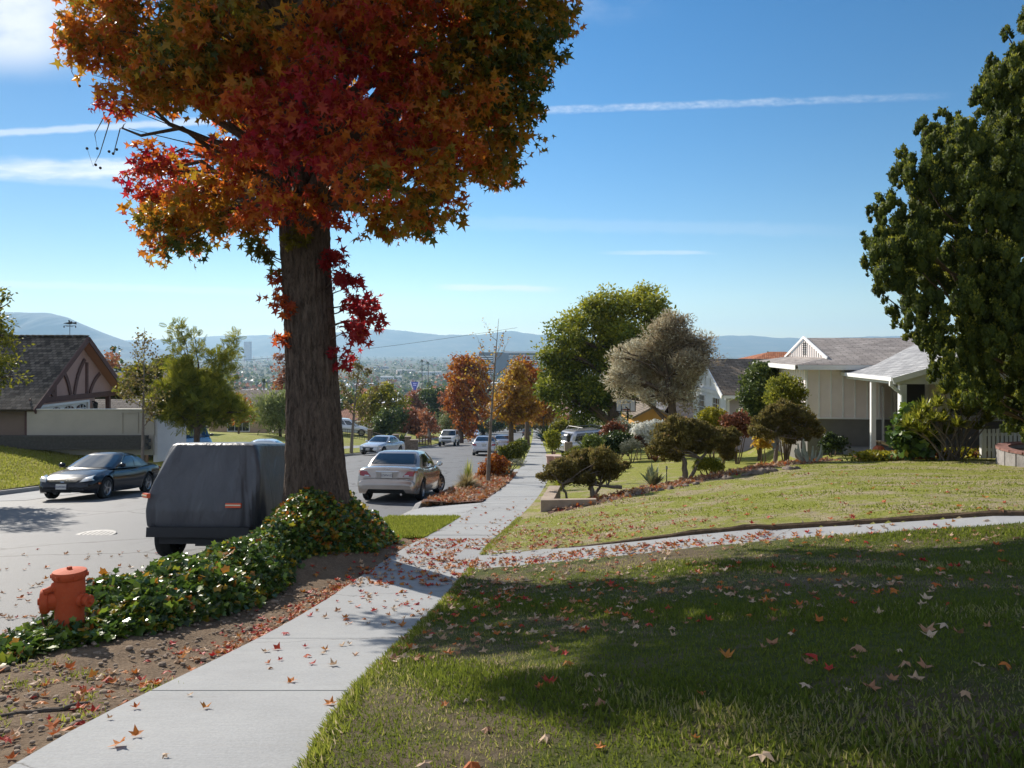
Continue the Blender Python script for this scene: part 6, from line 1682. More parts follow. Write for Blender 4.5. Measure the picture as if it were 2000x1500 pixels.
# --- pillars and rails before the far lawn
def pillars():
    stone = mat('stone_pillar', (0.20, 0.155, 0.12), 0.9, 0.45, 7, 0.03, 12)
    lab = ['slim stone pillar nearest the white crossover', 'stone pillar with flat cap left of the dark hedge clump', 'stone pillar right beside the dark palm clump', 'broad stone pillar closest to the road']
    pts = []
    for (px, w, ht, d), lb in zip(((723, 0.42, 1.1, 74), (773, 0.52, 1.25, 70), (797, 0.5, 1.25, 69), (809, 0.65, 0.95, 68)), lab):
        x = (px-1000)/1500*d; z = gz(x, d)
        e = empty('stone_pillar', (x, d, z)); tag(e, lb, 'pillar', 'stone pillars across the road')
        MB().box((0, 0, ht/2-0.2), (w, w, ht+0.4)).build('shaft', stone, e)
        MB().box((0, 0, ht+0.04), (w+0.1, w+0.1, 0.08)).build('cap', stone, e)
        pts.append(Vector((x, d, z)))
    wood = mat('dark_rail', (0.07, 0.05, 0.04), 0.8, 0.3, 8)
    e = empty('rail_fence', pts[1]); tag(e, 'dark iron and wood rail fence running back from the stone pillars', 'fence')
    b = MB(); b0 = pts[1]
    for a, c in ((pts[0], pts[1]), (pts[1], pts[2]), (pts[0]+Vector((-4, 3, 0.0)), pts[0])):
        for h in (0.3, 0.65, 0.95): b.beam(a-b0+Vector((0, 0, h)), c-b0+Vector((0, 0, h)), 0.05)
        L_ = (c-a).length
        for k in range(int(L_/0.35)): q = a.lerp(c, k*0.35/L_)-b0; b.beam(q, q+Vector((0, 0, 0.98)), 0.03)
    b.build('rails', wood, e)
    a, c = Vector((-10.2, 82, gz(-10.2, 82))), Vector((-8.9, 84.5, gz(-8.9, 84.5)))
    e = empty('board_fence', a); tag(e, 'brown board lattice fence beside the white off roader', 'fence')
    b = MB()
    for h in np.arange(0.1, 0.9, 0.2): b.beam(Vector((0, 0, h)), c-a+Vector((0, 0, h)), 0.04, 0.11)
    for k in range(6): q = Vector((0, 0, 0)).lerp(c-a, k/5); b.beam(q-Vector((0, 0, 0.2)), q+Vector((0, 0, 0.95)), 0.09)
    b.build('boards', mat('brown_board', (0.13, 0.065, 0.045), 0.8, 0.3, 8), e)
pillars()
# --- brick gate pillar with lamp, and small planters by the walk on the right
def garden_bits():
    x, d = 3.05, 41.5
    e = empty('brick_gate_post', (x, d, gz(x, d))); tag(e, 'brick gate post carrying a small black lantern beside the silver wagon', 'gate post')
    MB().box((0, 0, 0.5), (0.42, 0.42, 1.1)).build('shaft', mat('grey_brick', (0.24, 0.19, 0.16), 0.9, 0.35, 9, 0.02, 20), e)
    l = MB(); l.lathe([(0.05, 1.05), (0.09, 1.1), (0.12, 1.35), (0.16, 1.38), (0.03, 1.5)], 8); l.build('lantern', TRIM, e)
    for k, (px, py, dd, lb) in enumerate(((1080, 866, 34, 'pinkish stone bench end beside the sidewalk'), (1096, 868, 33.2, 'terracotta coloured square planter next to the stone bench end'))):
        p = P(px, py, dd); z = gz(p.x, dd)
        e = empty('square_planter', (p.x, dd, z)); tag(e, lb, 'planter')
        MB().box((0, 0, 0.32), (0.5, 0.45, 0.7), taper=1.12).build('pot_body', mat('pink_stone' if k == 0 else 'terracotta_pot', (0.40, 0.27, 0.23) if k == 0 else (0.42, 0.22, 0.15), 0.85, 0.15, 6, 0.006, 40), e)
        MB().box((0, 0, 0.69), (0.62, 0.56, 0.06)).build('rim', mat('pot_rim', (0.45, 0.33, 0.28), 0.85, 0.15, 6), e)
    for px, d, lb in ((1108, 36, 'short wooden post at the edge of the sidewalk'),):
        x = 2.1; 
        e = tag(MB().box((x, 38.0, gz(x, 38)+0.3), (0.12, 0.12, 0.8), taper=0.9).build('wooden_post', mat('post_wood', (0.2, 0.12, 0.07), 0.85)), lb, 'post')
    # terracotta pot (round) and plank bench on the porch
    x, d = 11.75, 24.6; z = gz(x, d)
    e = empty('pumpkin', (x, d, z)); tag(e, 'large dull orange pumpkin on the ground between the porch posts', 'pumpkin')
    V, Fc = [], []; n = 40
    for i in range(13):
        th = math.pi*i/12
        for k in range(n):
            ph = 2*math.pi*k/n; rr = 0.20*math.sin(th)*(1-0.10*abs(math.cos(ph*5))); V.append((rr*math.cos(ph), rr*math.sin(ph), 0.20-0.21*math.cos(th)*(1-0.12*math.exp(-(math.sin(th)/0.3)**2))))
    for i in range(12):
        for k in range(n): Fc.append((i*n+k, i*n+(k+1) % n, (i+1)*n+(k+1) % n, (i+1)*n+k))
    MB().add(V, Fc).build('gourd', mat('pumpkin_skin', (0.36, 0.085, 0.025), 0.55, 0.2, 5), e, True, 80)
    MB().tube([(0, 0, 0.38), (0.01, 0, 0.45), (0.04, 0.01, 0.5)], [0.025, 0.018, 0.022], 7).build('stem', mat('stem', (0.16, 0.13, 0.06), 0.9), e)
    x, d = 12.15, 24.9; z = gz(x, d)
    e = empty('tilted_bench', (x, d, z)); tag(e, 'pale wooden plank seat tilted behind the pumpkin on the porch', 'bench')
    MB().box((0.05, 0, 0.40), (0.72, 0.32, 0.04), ry=R(20), rx=R(-8)).build('seat', mat('pale_plank', (0.50, 0.40, 0.28), 0.7, 0.2, 5), e)
    for sx_ in (-0.25, 0.36):
        MB().beam((sx_, -0.1, 0.40-sx_*0.33), (sx_*1.1, -0.12, 0.0), 0.04).build('leg', mat('bench_leg', (0.15, 0.1, 0.07), 0.8), e)
        MB().beam((sx_, 0.12, 0.40-sx_*0.33), (sx_*1.1, 0.14, 0.0), 0.04).build('leg', mat('bench_leg', (0.15, 0.1, 0.07), 0.8), e)
    # path lights
    for px, py, d, lb in ((1817, 880, 22.6, 'small dark mushroom path light in front of the dracaena'), (1302, 930, 21, 'thin dark stake light left of the middle dusky juniper')):
        p = P(px, py, d); z = gz(p.x, d)
        e = empty('path_light', (p.x, d, z)); tag(e, lb, 'garden light')
        MB().tube([(0, 0, -0.05), (0, 0, 0.34 if px > 1500 else 0.5)], 0.015, 6).build('stake', TRIM, e)
        MB().lathe([(0.02, 0.30), (0.10 if px > 1500 else 0.03, 0.31), (0.06 if px > 1500 else 0.025, 0.38), (0.0, 0.40)], 12, Matrix.Translation((0, 0, 0 if px > 1500 else 0.15)), cap=False).build('lamp_cap', simple('worn_metal', (0.3, 0.3, 0.3), 0.4, 0.6), e)
garden_bits()
# wire crossing above the far gardens
p0, p1, = P(-60, 718, 60), P(1010, 640, 75)
w = MB(); w.tube([p0.lerp(p1, t)-Vector((0, 0, 1.1*math.sin(math.pi*t))) for t in np.linspace(0, 1, 16)], 0.014, 5)
tag(w.build('power_line', TRIM), 'thin dark overhead wire crossing behind the trunk', 'wire')
# ------------------------------------------------------------------ big juniper on the right
def in_poly(x, y, poly):
    c = False; j = len(poly)-1
    for i in range(len(poly)):
        if (poly[i][1] > y) != (poly[j][1] > y) and x < (poly[j][0]-poly[i][0])*(y-poly[i][1])/(poly[j][1]-poly[i][1])+poly[i][0]: c = not c
        j = i
    return c
def big_juniper():
    rd = random.Random(31); rng = np.random.default_rng(31); d0 = 18.6
    out = [(1682, 474), (1696, 410), (1722, 395), (1745, 318), (1790, 240), (1840, 212), (1862, 240), (1885, 205), (1925, 150), (1940, 95), (1968, 50), (1985, -20), (2040, -160), (2130, -330), (2260, -330), (2400, 0), (2500, 400), (2480, 700), (2300, 860),
           (2060, 870), (2000, 850), (1975, 825), (1940, 792), (1905, 800), (1868, 795), (1832, 760), (1808, 712), (1812, 690), (1785, 672), (1755, 640), (1728, 600), (1690, 560)]
    base = Vector((13.75, 18.9, gz(13.75, 18.9)+0.2))
    e = empty('juniper_tree', base); tag(e, 'huge dark green juniper with dense upswept tufts filling the right edge', 'tree')
    bl = []; tries = 0
    while len(bl) < 470 and tries < 60000:
        tries += 1
        x, y = rd.uniform(1660, 2500), rd.uniform(-330, 880)
        r = rd.uniform(19, 44)
        if not all(in_poly(x+r*0.9*math.cos(a), y+r*0.9*math.sin(a), out) for a in np.linspace(0, 6, 9)): continue
        cx = 2110; hw = 440*(1-0.5*max(0, (500-y))/800)
        lim = 3.4*math.sqrt(max(0.03, 1-min(1, abs(x-cx)/hw)**2))
        dd = d0+rd.choice([-1, -1, -1, 1])*lim*rd.uniform(0.55, 1.0)
        bl.append((P(x, y, dd), r*dd/F_))
    for x, y, r in ((1690, 470, 13), (1692, 520, 16), (1705, 420, 16), (1718, 570, 18), (1742, 615, 18), (1750, 345, 16), (1772, 645, 16), (1805, 260, 22), (1842, 235, 18), (1800, 660, 20), (1835, 690, 22), (1830, 735, 22), (1860, 760, 24), (1900, 770, 22), (1880, 720, 30), (1930, 760, 26), (1960, 780, 30), (1980, 820, 28), (2000, 840, 22), (2020, 800, 40), (1925, 170, 16), (1940, 120, 14), (1968, 70, 14), (1720, 400, 14), (1765, 310, 18)):
        dd = d0+rd.uniform(-0.8, 0.3); bl.append((P(x, y, dd), r*dd/F_))
    k = 0
    while k < 130:
        x, y = rd.uniform(1700, 2450), rd.uniform(-250, 840); r = rd.uniform(30, 55)
        if not all(in_poly(x+r*1.5*math.cos(a), y+r*1.5*math.sin(a), out) for a in np.linspace(0, 6, 9)): continue
        dd = d0+rd.uniform(-0.6, 1.2); bl.append((P(x, y, dd), r*dd/F_)); k += 1
    mb = MB(); lb = [(c-base, r) for c, r in bl]
    tp = [Vector((0.3, 0, -0.5)), Vector((0.1, -0.1, 0.5)), Vector((-0.45, -0.2, 1.3)), Vector((-0.9, -0.1, 2.2)), Vector((-0.6, 0.2, 4.0)), Vector((-0.1, 0, 6.2)), Vector((0.5, 0, 8.6)), Vector((0.9, 0, 11))]
    mb.tube(tp, [0.34, 0.28, 0.25, 0.22, 0.19, 0.14, 0.09, 0.03], 12)
    mb.tube([Vector((0.2, 0.1, 0.2)), Vector((0.9, 0.3, 1.6)), Vector((1.5, 0.3, 3.2)), Vector((1.9, 0, 5.5))], [0.22, 0.2, 0.15, 0.05], 10)
    for c, r in lb:
        if rd.random() < 0.3:
            h = max(0.9, min(9.0, c.z-0.5*math.hypot(c.x, c.y)))
            k = np.interp(h, [p.z for p in tp], range(len(tp))); i = int(k); p0 = tp[i].lerp(tp[min(i+1, len(tp)-1)], k-i)
            mb.tube(curve_to(p0, c, -0.05*(c-p0).length, 6, 0.12, rd), list(np.linspace(0.055, 0.012, 6)), 5)
    mb.build('trunk', B['brown'], e, smooth=True)
    # each tuft is a cauliflower of small upswept sprays
    sub = []
    for c, r in lb:
        for _ in range(13):
            dv = Vector((rd.gauss(-0.15, 1), rd.gauss(-0.2, 1), rd.gauss(0.35, 1))).normalized()
            sub.append((c+Vector((dv.x*0.85-0.2*dv.z, dv.y*0.85, dv.z*1.35))*r*rd.uniform(0.62, 0.95), r*rd.uniform(0.26, 0.40)))
    C = np.array([tuple(c) for c, r in sub]); Rr = np.array([r for c, r in sub])
    n = 760000
    bi = rng.choice(len(sub), n, p=Rr**2/np.sum(Rr**2)); dv = unit(rng.normal(size=(n, 3)))
    p = C[bi]+dv*(Rr[bi]*rng.uniform(0.55, 1.0, n))[:, None]*np.array([0.8, 0.8, 1.35])
    cr = rng.uniform(0, 1, len(sub))[bi]
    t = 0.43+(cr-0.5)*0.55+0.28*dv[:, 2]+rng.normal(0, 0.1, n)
    # the leafy core of every spray
    bm = bmesh.new(); bmesh.ops.create_icosphere(bm, subdivisions=2, radius=1.0)
    iv = np.array([v.co[:] for v in bm.verts]); fi = np.array([[v.index for v in f.verts] for f in bm.faces]); bm.free()
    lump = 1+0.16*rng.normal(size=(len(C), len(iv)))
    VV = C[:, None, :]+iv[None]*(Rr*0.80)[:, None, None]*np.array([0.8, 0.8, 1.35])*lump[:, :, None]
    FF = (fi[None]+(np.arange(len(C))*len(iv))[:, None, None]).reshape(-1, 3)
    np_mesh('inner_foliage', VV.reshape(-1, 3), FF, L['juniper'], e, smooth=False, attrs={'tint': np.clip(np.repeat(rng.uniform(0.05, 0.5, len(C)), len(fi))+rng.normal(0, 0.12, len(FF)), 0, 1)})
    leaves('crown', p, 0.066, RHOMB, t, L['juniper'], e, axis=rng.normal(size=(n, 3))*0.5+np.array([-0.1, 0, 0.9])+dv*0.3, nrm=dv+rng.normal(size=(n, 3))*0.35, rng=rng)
big_juniper()

# ------------------------------------------------------------------ street and garden trees
def gnd(px, d, X=None):
    x = (px-1000)/F_*d if X is None else X
    return Vector((x, d, gz(x, d)))
upw = outward(0.8, 0.25); droop = outward(0.7, -0.45)
# tall fern leaved green tree
big = pxb([(1110, 660, 42), (1085, 700, 32), (1080, 760, 34), (1100, 720, 45), (1130, 630, 36), (1165, 605, 34), (1200, 592, 30), (1230, 600, 34), (1275, 600, 34), (1300, 610, 20), (1255, 580, 22), (1190, 640, 55), (1150, 690, 60), (1210, 700, 65), (1120, 760, 42),
           (1160, 765, 42), (1200, 770, 38), (1100, 790, 22), (1140, 805, 22), (1180, 808, 18), (1080, 735, 26), (1240, 660, 55), (1280, 640, 38), (1300, 680, 40), (1065, 690, 18), (1070, 645, 12), (1260, 720, 45), (1150, 572, 14), (1190, 570, 15), (1075, 775, 16), (1205, 815, 12)], 51, 1.0, 3)
tree('fern_leaf_tree', 'tall dense green tree with feathery leaves behind the grey olive tree', gnd(1203, 50.5), [(c, r*0.70) for c, r in big], 46000, 0.235, RHOMB, L['jacaranda'], B['brown'], 0.40, seed=3, cl_r=0.6, per=95, axis_fn=outward(0.8, -0.15), fork=0.3,
     tint=lambda w, cr, rng: 0.52+(cr-0.5)*0.6+0.05*(w[:, 2]+2)+rng.normal(0, 0.1, len(cr)))
ol = pxb([(1315, 660, 34), (1280, 680, 40), (1345, 670, 34), (1250, 705, 40), (1225, 715, 30), (1300, 720, 48), (1350, 710, 38), (1370, 685, 22), (1260, 745, 40), (1300, 765, 34), (1340, 755, 34), (1232, 748, 18), (1210, 730, 20), (1345, 735, 20), (1300, 640, 22), (1330, 640, 20), (1380, 665, 12), (1266, 776, 14), (1345, 785, 18), (1340, 785, 10), (1215, 770, 12)], 38.5, 1.0, 5)
tree('olive_tree', 'olive tree with fine grey green and brownish leaves beside the white gabled house', gnd(1317, 38.5), [(c, r*0.7) for c, r in ol]+pxb([(1195, 745, 8), (1205, 700, 10), (1240, 680, 9), (1270, 650, 10), (1310, 622, 9), (1350, 640, 10), (1385, 675, 8), (1392, 700, 8), (1360, 655, 8), (1290, 635, 8), (1215, 685, 7), (1335, 625, 6)], 38.5, 1.0, 15), 36000, 0.20, SLIM, L['olive'], B['brown'], 0.22, seed=5, cl_r=0.30, per=60, axis_fn=outward(0.6, 0.25), twigs=4, fork=0.42,
     tint=lambda w, cr, rng: 0.56+(cr-0.5)*0.5-0.04*(w[:, 2]+2)-0.16*(w[:, 0]-7.7)*0.5-0.22*smooth((w[:, 0]-7.9)/1.2)*0+rng.normal(0, 0.16, len(cr)))
# slim nearly bare street tree
def bare_tree(name, label, base, tips, lm, tr, n, seed, lsize=0.09, th=None, group=None, extra=()):
    rd = random.Random(seed); rng = np.random.default_rng(seed)
    e = empty(name, base); tag(e, label, 'tree', group); b0 = Vector(base); mb = MB()
    H = max((Vector(t)-b0).z for t in tips); top = max(tips, key=lambda t: t[2]); tv = Vector(top)-b0
    lean = lambda z: Vector((tv.x*(z/H)**1.3, tv.y*(z/H), z))
    n_ = 14
    mb.tube([lean(H*i/(n_-1)) if i else Vector((0, 0, -0.3)) for i in range(n_)], [tr*(1-0.93*(i/(n_-1))**0.85) for i in range(n_)], 8)
    ends = []
    for t in tips:
        lc = Vector(t)-b0
        if lc.z > H*0.98: continue
        z0 = max(H*(th or 0.3), lc.z-0.9*math.hypot(lc.x-lean(lc.z).x, lc.y)-0.1)
        p0 = lean(z0); q = curve_to(p0, lc, -0.08*(lc-p0).length, 7, 0.04*(lc-p0).length, rd)
        r0 = tr*0.42*(1-z0/H)+0.006
        mb.tube(q, list(np.linspace(r0, r0*0.18, 7)), 5)
        for j in range(7):
            s = q[rd.randint(2, 6)]; dv = (lc-p0).normalized()+Vector((rd.gauss(0, 0.6), rd.gauss(0, 0.6), rd.gauss(0.25, 0.4)))
            e2 = s+dv.normalized()*rd.uniform(0.2, 0.5)*(lc-p0).length*0.7
            mb.tube(curve_to(s, e2, 0, 4, 0.03, rd), [r0*0.35, r0*0.25, r0*0.16, r0*0.08], 4); ends += [e2, s.lerp(e2, 0.5)]
        ends.append(lc)
    mb.build('trunk', B['grey'], e, smooth=True)
    if n:
        E_ = np.array([tuple(v) for v in ends]); p = E_[rng.integers(0, len(E_), n)]+rng.normal(0, 0.10, (n, 3))
        leaves('crown', p, lsize, WIDE, rng.uniform(0, 1, n), lm, e, rng=rng)
    return e
d = 28.5
T = lambda lst, d, dj=0.7, s=1: [P(x, y, d+random.Random(s+x+y).uniform(-dj, dj)) for x, y in lst]
bare_tree('bare_street_tree', 'slim bare street tree with a few yellow leaves in the mulch bed by the sidewalk', gnd(953, 28.3), T([(974, 622, ), (950, 634), (935, 668), (944, 690), (985, 650), (990, 672), (1000, 700), (930, 700), (920, 730), (905, 745), (1005, 725), (1000, 760), (985, 790), (915, 780), (925, 800), (935, 720), (965, 690)], d, 0.9), L['gold'], 0.085, 260, 7, 0.09)
bare_tree('young_sparse_tree', 'young tree with bare upper twigs and sparse brownish leaves left of the covered vehicle', gnd(277, 30.5), T([(282, 640), (265, 690), (300, 690), (250, 720), (310, 715), (240, 745), (315, 755), (262, 740), (298, 770), (245, 770), (305, 800), (268, 660), (293, 665)], 30.5, 0.8), L['sparse'], 0.085, 900, 8, 0.10)
bare_tree('thin_far_tree', 'thin tree with faint remaining leaves on the grass strip beside the white crossover', gnd(686, 57.5), T([(704, 690), (690, 700), (675, 720), (720, 725), (710, 750), (670, 760), (735, 760), (680, 790), (720, 790), (700, 715), (655, 740)], 57.5, 1.2), L['sparse'], 0.14, 1500, 9, 0.15)
# feathery young tree with upright shoots
fe = pxb([(345, 665, 14), (352, 690, 18), (357, 720, 22), (362, 745, 26), (420, 700, 12), (412, 720, 14), (405, 745, 20), (462, 660, 9), (455, 680, 11), (448, 705, 13), (440, 725, 15), (345, 640, 9), (380, 660, 9), (384, 690, 12), (330, 775, 34), (370, 780, 40), (410, 775, 36), (440, 780, 26), (455, 800, 22), (330, 805, 26), (390, 815, 34), (430, 815, 26), (360, 815, 28), (470, 805, 14), (310, 790, 18), (352, 755, 24), (425, 750, 20), (385, 750, 24), (480, 800, 10)], 34, 0.9, 6)
tree('feathery_tree', 'young tree with long feathery upright shoots behind the covered vehicle', gnd(383, 34), [(c, r*0.86) for c, r in fe], 8000, 0.34, FROND, L['jacaranda'], B['brown'], 0.14, seed=6, cl_r=0.24, per=20, axis_fn=outward(0.7, 0.55), fork=0.32, tint=lambda w, cr, rng: 0.72+(cr-0.5)*0.5+rng.normal(0, 0.12, len(cr)))
yg = pxb([(270, 735, 26), (255, 760, 20), (295, 750, 22), (310, 720, 14), (285, 720, 16), (300, 775, 18)], 36, 0.8, 7)
tree('yellow_green_tree', 'bushy yellow green tree behind the young sparse tree', gnd(285, 37), yg, 2600, 0.17, WIDE, L['yellowgreen'], B['brown'], 0.1, seed=7, cl_r=0.25)
# foliage reaching in from the left edge
le = pxb([(-20, 580, 32), (8, 575, 18), (20, 590, 12), (-10, 640, 34), (10, 655, 18), (25, 670, 12), (-25, 700, 40), (12, 705, 22), (25, 735, 14), (-10, 740, 26), (-60, 620, 60), (-70, 720, 70), (-60, 540, 40), (-120, 650, 90)], 24, 0.8, 8)
tree('left_edge_tree', 'tree with small glossy yellow green leaves reaching in at the left edge', gnd(-150, 25), le, 8500, 0.13, RHOMB, L['yellowgreen'], B['brown'], 0.2, seed=8, cl_r=0.2, axis_fn=droop, per=12, tint=lambda w, cr, rng: 0.45+(cr-0.5)*0.6+rng.normal(0, 0.15, len(cr)))

def plant_many():
    spec = [
     # name, label, kind, blobs, d, n, size, tmpl, leaf, trunk r, base px
     ('orange_column_tree', 'tall rounded orange red tree left of the bare street tree', [(905, 715, 26), (925, 720, 26), (890, 740, 20), (915, 760, 34), (940, 745, 24), (900, 790, 26), (930, 795, 26), (885, 770, 14), (910, 825, 18), (915, 845, 12), (950, 780, 14)], 96, 6500, 0.34, WIDE, 'orange', 0.35, 899, 96, 0.5),
     ('golden_street_tree', 'golden street tree thinning at the top by the near sidewalk', [(995, 760, 26), (1010, 735, 20), (990, 790, 24), (1020, 775, 24), (1000, 810, 18), (1035, 800, 18), (975, 800, 14), (1010, 720, 12)], 62, 4200, 0.24, WIDE, 'gold', 0.2, 998, 62, 0.5),
     ('orange_street_tree', 'orange brown street tree with bare top twigs next to the tall green tree', [(1025, 740, 22), (1040, 760, 20), (1020, 715, 16), (1010, 750, 20), (1050, 790, 18), (1030, 790, 20), (1045, 730, 12)], 78, 3800, 0.28, WIDE, 'orange', 0.22, 1030, 78, 0.5),
     ('golden_low_tree', 'low golden brown tree at the bend of the sidewalk', [(1065, 780, 16), (1055, 800, 14), (1080, 800, 14), (1045, 815, 10), (1070, 815, 12)], 100, 2200, 0.32, WIDE, 'gold', 0.2, 1060, 100, 0.4),
     ('fountain_shrub', 'pale green fountain shaped shrub tree left of the trunk', [(535, 790, 22), (520, 800, 18), (555, 795, 22), (540, 770, 16), (560, 820, 20), (530, 825, 18), (550, 840, 16), (515, 815, 12)], 62, 3200, 0.42, SLIM, 'pale', 0.12, 548, 62, 0.3),
     ('small_red_tree', 'small red leaved tree before the tan house', [(470, 780, 10), (480, 790, 10), (488, 800, 8), (465, 815, 10), (485, 815, 8), (450, 815, 8)], 66, 900, 0.22, WIDE, 'orange', 0.08, 466, 66, 0.4),
     ('mixed_olive_tree', 'dull olive green tree with yellowing tips right of the thin tree', [(730, 780, 26), (755, 770, 22), (710, 790, 20), (740, 810, 24), (775, 785, 18), (720, 815, 16), (760, 755, 14), (790, 785, 12)], 88, 4000, 0.28, WIDE, 'yellowgreen', 0.25, 745, 89, 0.5),
     ('dark_round_tree', 'dark green dense round tree behind the stone pillars', [(765, 810, 22), (750, 825, 20), (780, 815, 16), (765, 835, 16), (740, 840, 12)], 84, 3000, 0.26, WIDE, 'green', 0.25, 764, 84, 0.5),
     ('rusty_tree', 'rusty orange tree above the dark palm clump', [(800, 810, 20), (790, 828, 18), (815, 825, 18), (805, 840, 14), (825, 840, 12), (785, 842, 10)], 104, 2600, 0.32, WIDE, 'rust', 0.2, 803, 104, 0.4),
     ('bare_brown_tree', 'brown half bare tree standing behind the board fence', [(830, 810, 16), (845, 820, 14), (835, 835, 16), (850, 840, 12), (825, 850, 12)], 92, 900, 0.26, WIDE, 'rust', 0.18, 838, 90, 0.4),
     ('red_round_tree', 'dull red rounded tree further down the hill', [(815, 775, 16), (805, 785, 12), (822, 790, 12)], 175, 1800, 0.5, WIDE, 'rust', 0.3, 815, 175, 0.5),
     ('dark_evergreen', 'large dark evergreen tree rising beyond the rusty trees', [(848, 775, 20), (835, 770, 14), (862, 785, 16), (850, 795, 16), (865, 765, 10)], 165, 2600, 0.5, WIDE, 'green', 0.4, 850, 165, 0.5),
     ('light_willow', 'pale drooping tree behind the white off roader', [(868, 815, 14), (878, 825, 14), (862, 832, 12), (880, 845, 10)], 110, 1500, 0.45, SLIM, 'pale', 0.2, 872, 110, 0.4),
     ('dark_street_tree', 'dark green tree at the far bend above the small white sedan', [(945, 828, 14), (930, 835, 12), (960, 832, 12), (975, 825, 12)], 160, 2200, 0.45, WIDE, 'green', 0.35, 944, 160, 0.5),
     ('corner_tree', 'spreading brown green tree across the far corner of the road', [(1000, 822, 14), (1020, 820, 12), (985, 828, 10), (1040, 828, 12)], 185, 2000, 0.5, WIDE, 'sparse', 0.35, 1005, 185, 0.5),
     ('bare_grey_tree', 'bare grey twiggy tree beside the half timbered roof', [(205, 700, 18), (190, 710, 14), (220, 705, 16), (212, 690, 10)], 75, 350, 0.25, WIDE, 'rust', 0.18, 205, 75, 0.5),
     ('green_crown_tree', 'rounded bright green crown showing above the grey roof', [(315, 712, 14), (325, 705, 10), (305, 720, 10)], 68, 1300, 0.26, WIDE, 'yellowgreen', 0.2, 316, 68, 0.5),
     ('tall_grey_tree', 'tall thin half bare tree left of the trunk top', [(560, 720, 12), (548, 700, 8), (555, 740, 14), (565, 690, 6), (545, 725, 8)], 85, 500, 0.3, WIDE, 'rust', 0.2, 556, 85, 0.4),
    ]
    for s, (nm, lb, bl, d, n, sz, tm, lf, tr, bpx, bd, fk) in enumerate(spec):
        tree(nm, lb, gnd(bpx, bd), pxb([(q[0], q[1], q[2]*(1.2 if ('orange' in nm or 'golden' in nm) else 1.0)) for q in bl], d, 1.0, s), int(n*(1.4 if ('orange' in nm or 'golden' in nm) else 1.0)), sz, tm, L[lf], B['grey'] if 'bare' in nm else B['brown'], tr, seed=40+s, cl_r=sz*1.6, per=26, fork=fk, twigs=4 if 'bare' in nm or 'thin' in nm or 'street' in nm else 0,
             axis_fn=outward(0.6, 0.9) if tm is SLIM and 'fountain' in nm else (droop if tm is SLIM else None))
plant_many()

# ------------------------------------------------------------------ clipped dusky junipers along the lot line
def bonsai(label, base, blobs, stems, n, seed, name='clipped_juniper'):
    rd = random.Random(seed); rng = np.random.default_rng(seed); b0 = Vector(base)
    e = empty(name, b0); tag(e, label, 'shrub', 'clipped junipers along the lot line')
    mb = MB(); bl = [(c-b0, r) for c, r in blobs]
    for path, r in stems:
        pts = [p-b0 for p in path]; fine = []
        for a, b in zip(pts[:-1], pts[1:]):
            for k in range(4): fine.append(a.lerp(b, k/4)+Vector((rd.uniform(-.02, .02), rd.uniform(-.02, .02), 0)))
        fine.append(pts[-1]); mb.tube(fine, list(np.linspace(r, r*0.4, len(fine))), 8)
        tips = fine[len(fine)//2:]
        for c, rr in bl:
            p0 = min(tips, key=lambda q: (q-c).length)
            if (p0-c).length < 1.6: mb.tube(curve_to(p0, c, 0.04, 5, 0.05, rd), list(np.linspace(r*0.45, 0.008, 5)), 5)
    mb.build('trunk', B['grey'], e, smooth=True)
    p, o, cr = blob_points(bl, int(n*1.6), 0.065, 46, rng, 0.33, 0.8)
    n = len(p); t = 0.45+(cr-0.5)*0.55+0.2*o[:, 2]+rng.normal(0, 0.12, n)
    leaves('crown', p, 0.075, RHOMB, t, L['bonsai'], e, axis=rng.normal(size=(n, 3))*0.6+np.array([0, 0, 0.6])+o*0.3, nrm=o+rng.normal(size=(n, 3))*0.4, rng=rng)
d = 19.6
bonsai('spreading dusky juniper nearest the sidewalk, just beyond the corner wall', gnd(1150, d), pxb([(1130, 905, 26), (1155, 900, 28), (1100, 912, 22), (1180, 895, 24), (1200, 910, 18), (1125, 925, 22), (1170, 920, 24), (1205, 912, 12), (1222, 912, 9), (1190, 925, 16), (1075, 925, 17), (1060, 930, 9), (1090, 925, 12), (1140, 935, 18), (1105, 935, 14)], d, 1.1, 2),
       [([gnd(1160, d), P(1152, 945, d), P(1140, 928, d), P(1120, 915, d)], 0.07), ([gnd(1155, d), P(1175, 945, d+0.2), P(1190, 925, d+.2)], 0.05), ([gnd(1110, d), P(1098, 945, d-.2), P(1080, 928, d-.2)], 0.035), ([P(1215, 952, d), P(1185, 950, d), P(1165, 948, d)], 0.05)], 15000, 2)
d = 21.3
bonsai('wide cloud shaped dusky juniper with a crooked pale trunk, middle of the lot line', gnd(1335, d), pxb([(1320, 830, 22), (1300, 845, 22), (1340, 835, 24), (1365, 845, 26), (1390, 850, 22), (1330, 855, 26), (1295, 865, 20), (1360, 865, 24), (1285, 880, 14), (1272, 880, 8), (1300, 885, 18), (1320, 890, 14), (1345, 880, 16), (1380, 870, 18)], d, 1.1, 3),
       [([gnd(1338, d), P(1338, 905, d), P(1328, 885, d), P(1340, 862, d)], 0.09), ([gnd(1345, d), P(1362, 905, d), P(1378, 885, d), P(1380, 868, d)], 0.06)], 17000, 3)
bonsai('small upright dusky juniper between the two larger ones', gnd(1412, 22.3), pxb([(1418, 850, 20), (1425, 865, 18), (1410, 870, 18), (1420, 885, 14), (1432, 850, 12), (1405, 850, 12)], 22.3, 1.0, 4), [([gnd(1412, 22.3), P(1412, 895, 22.3), P(1418, 870, 22.3)], 0.06)], 7000, 4)
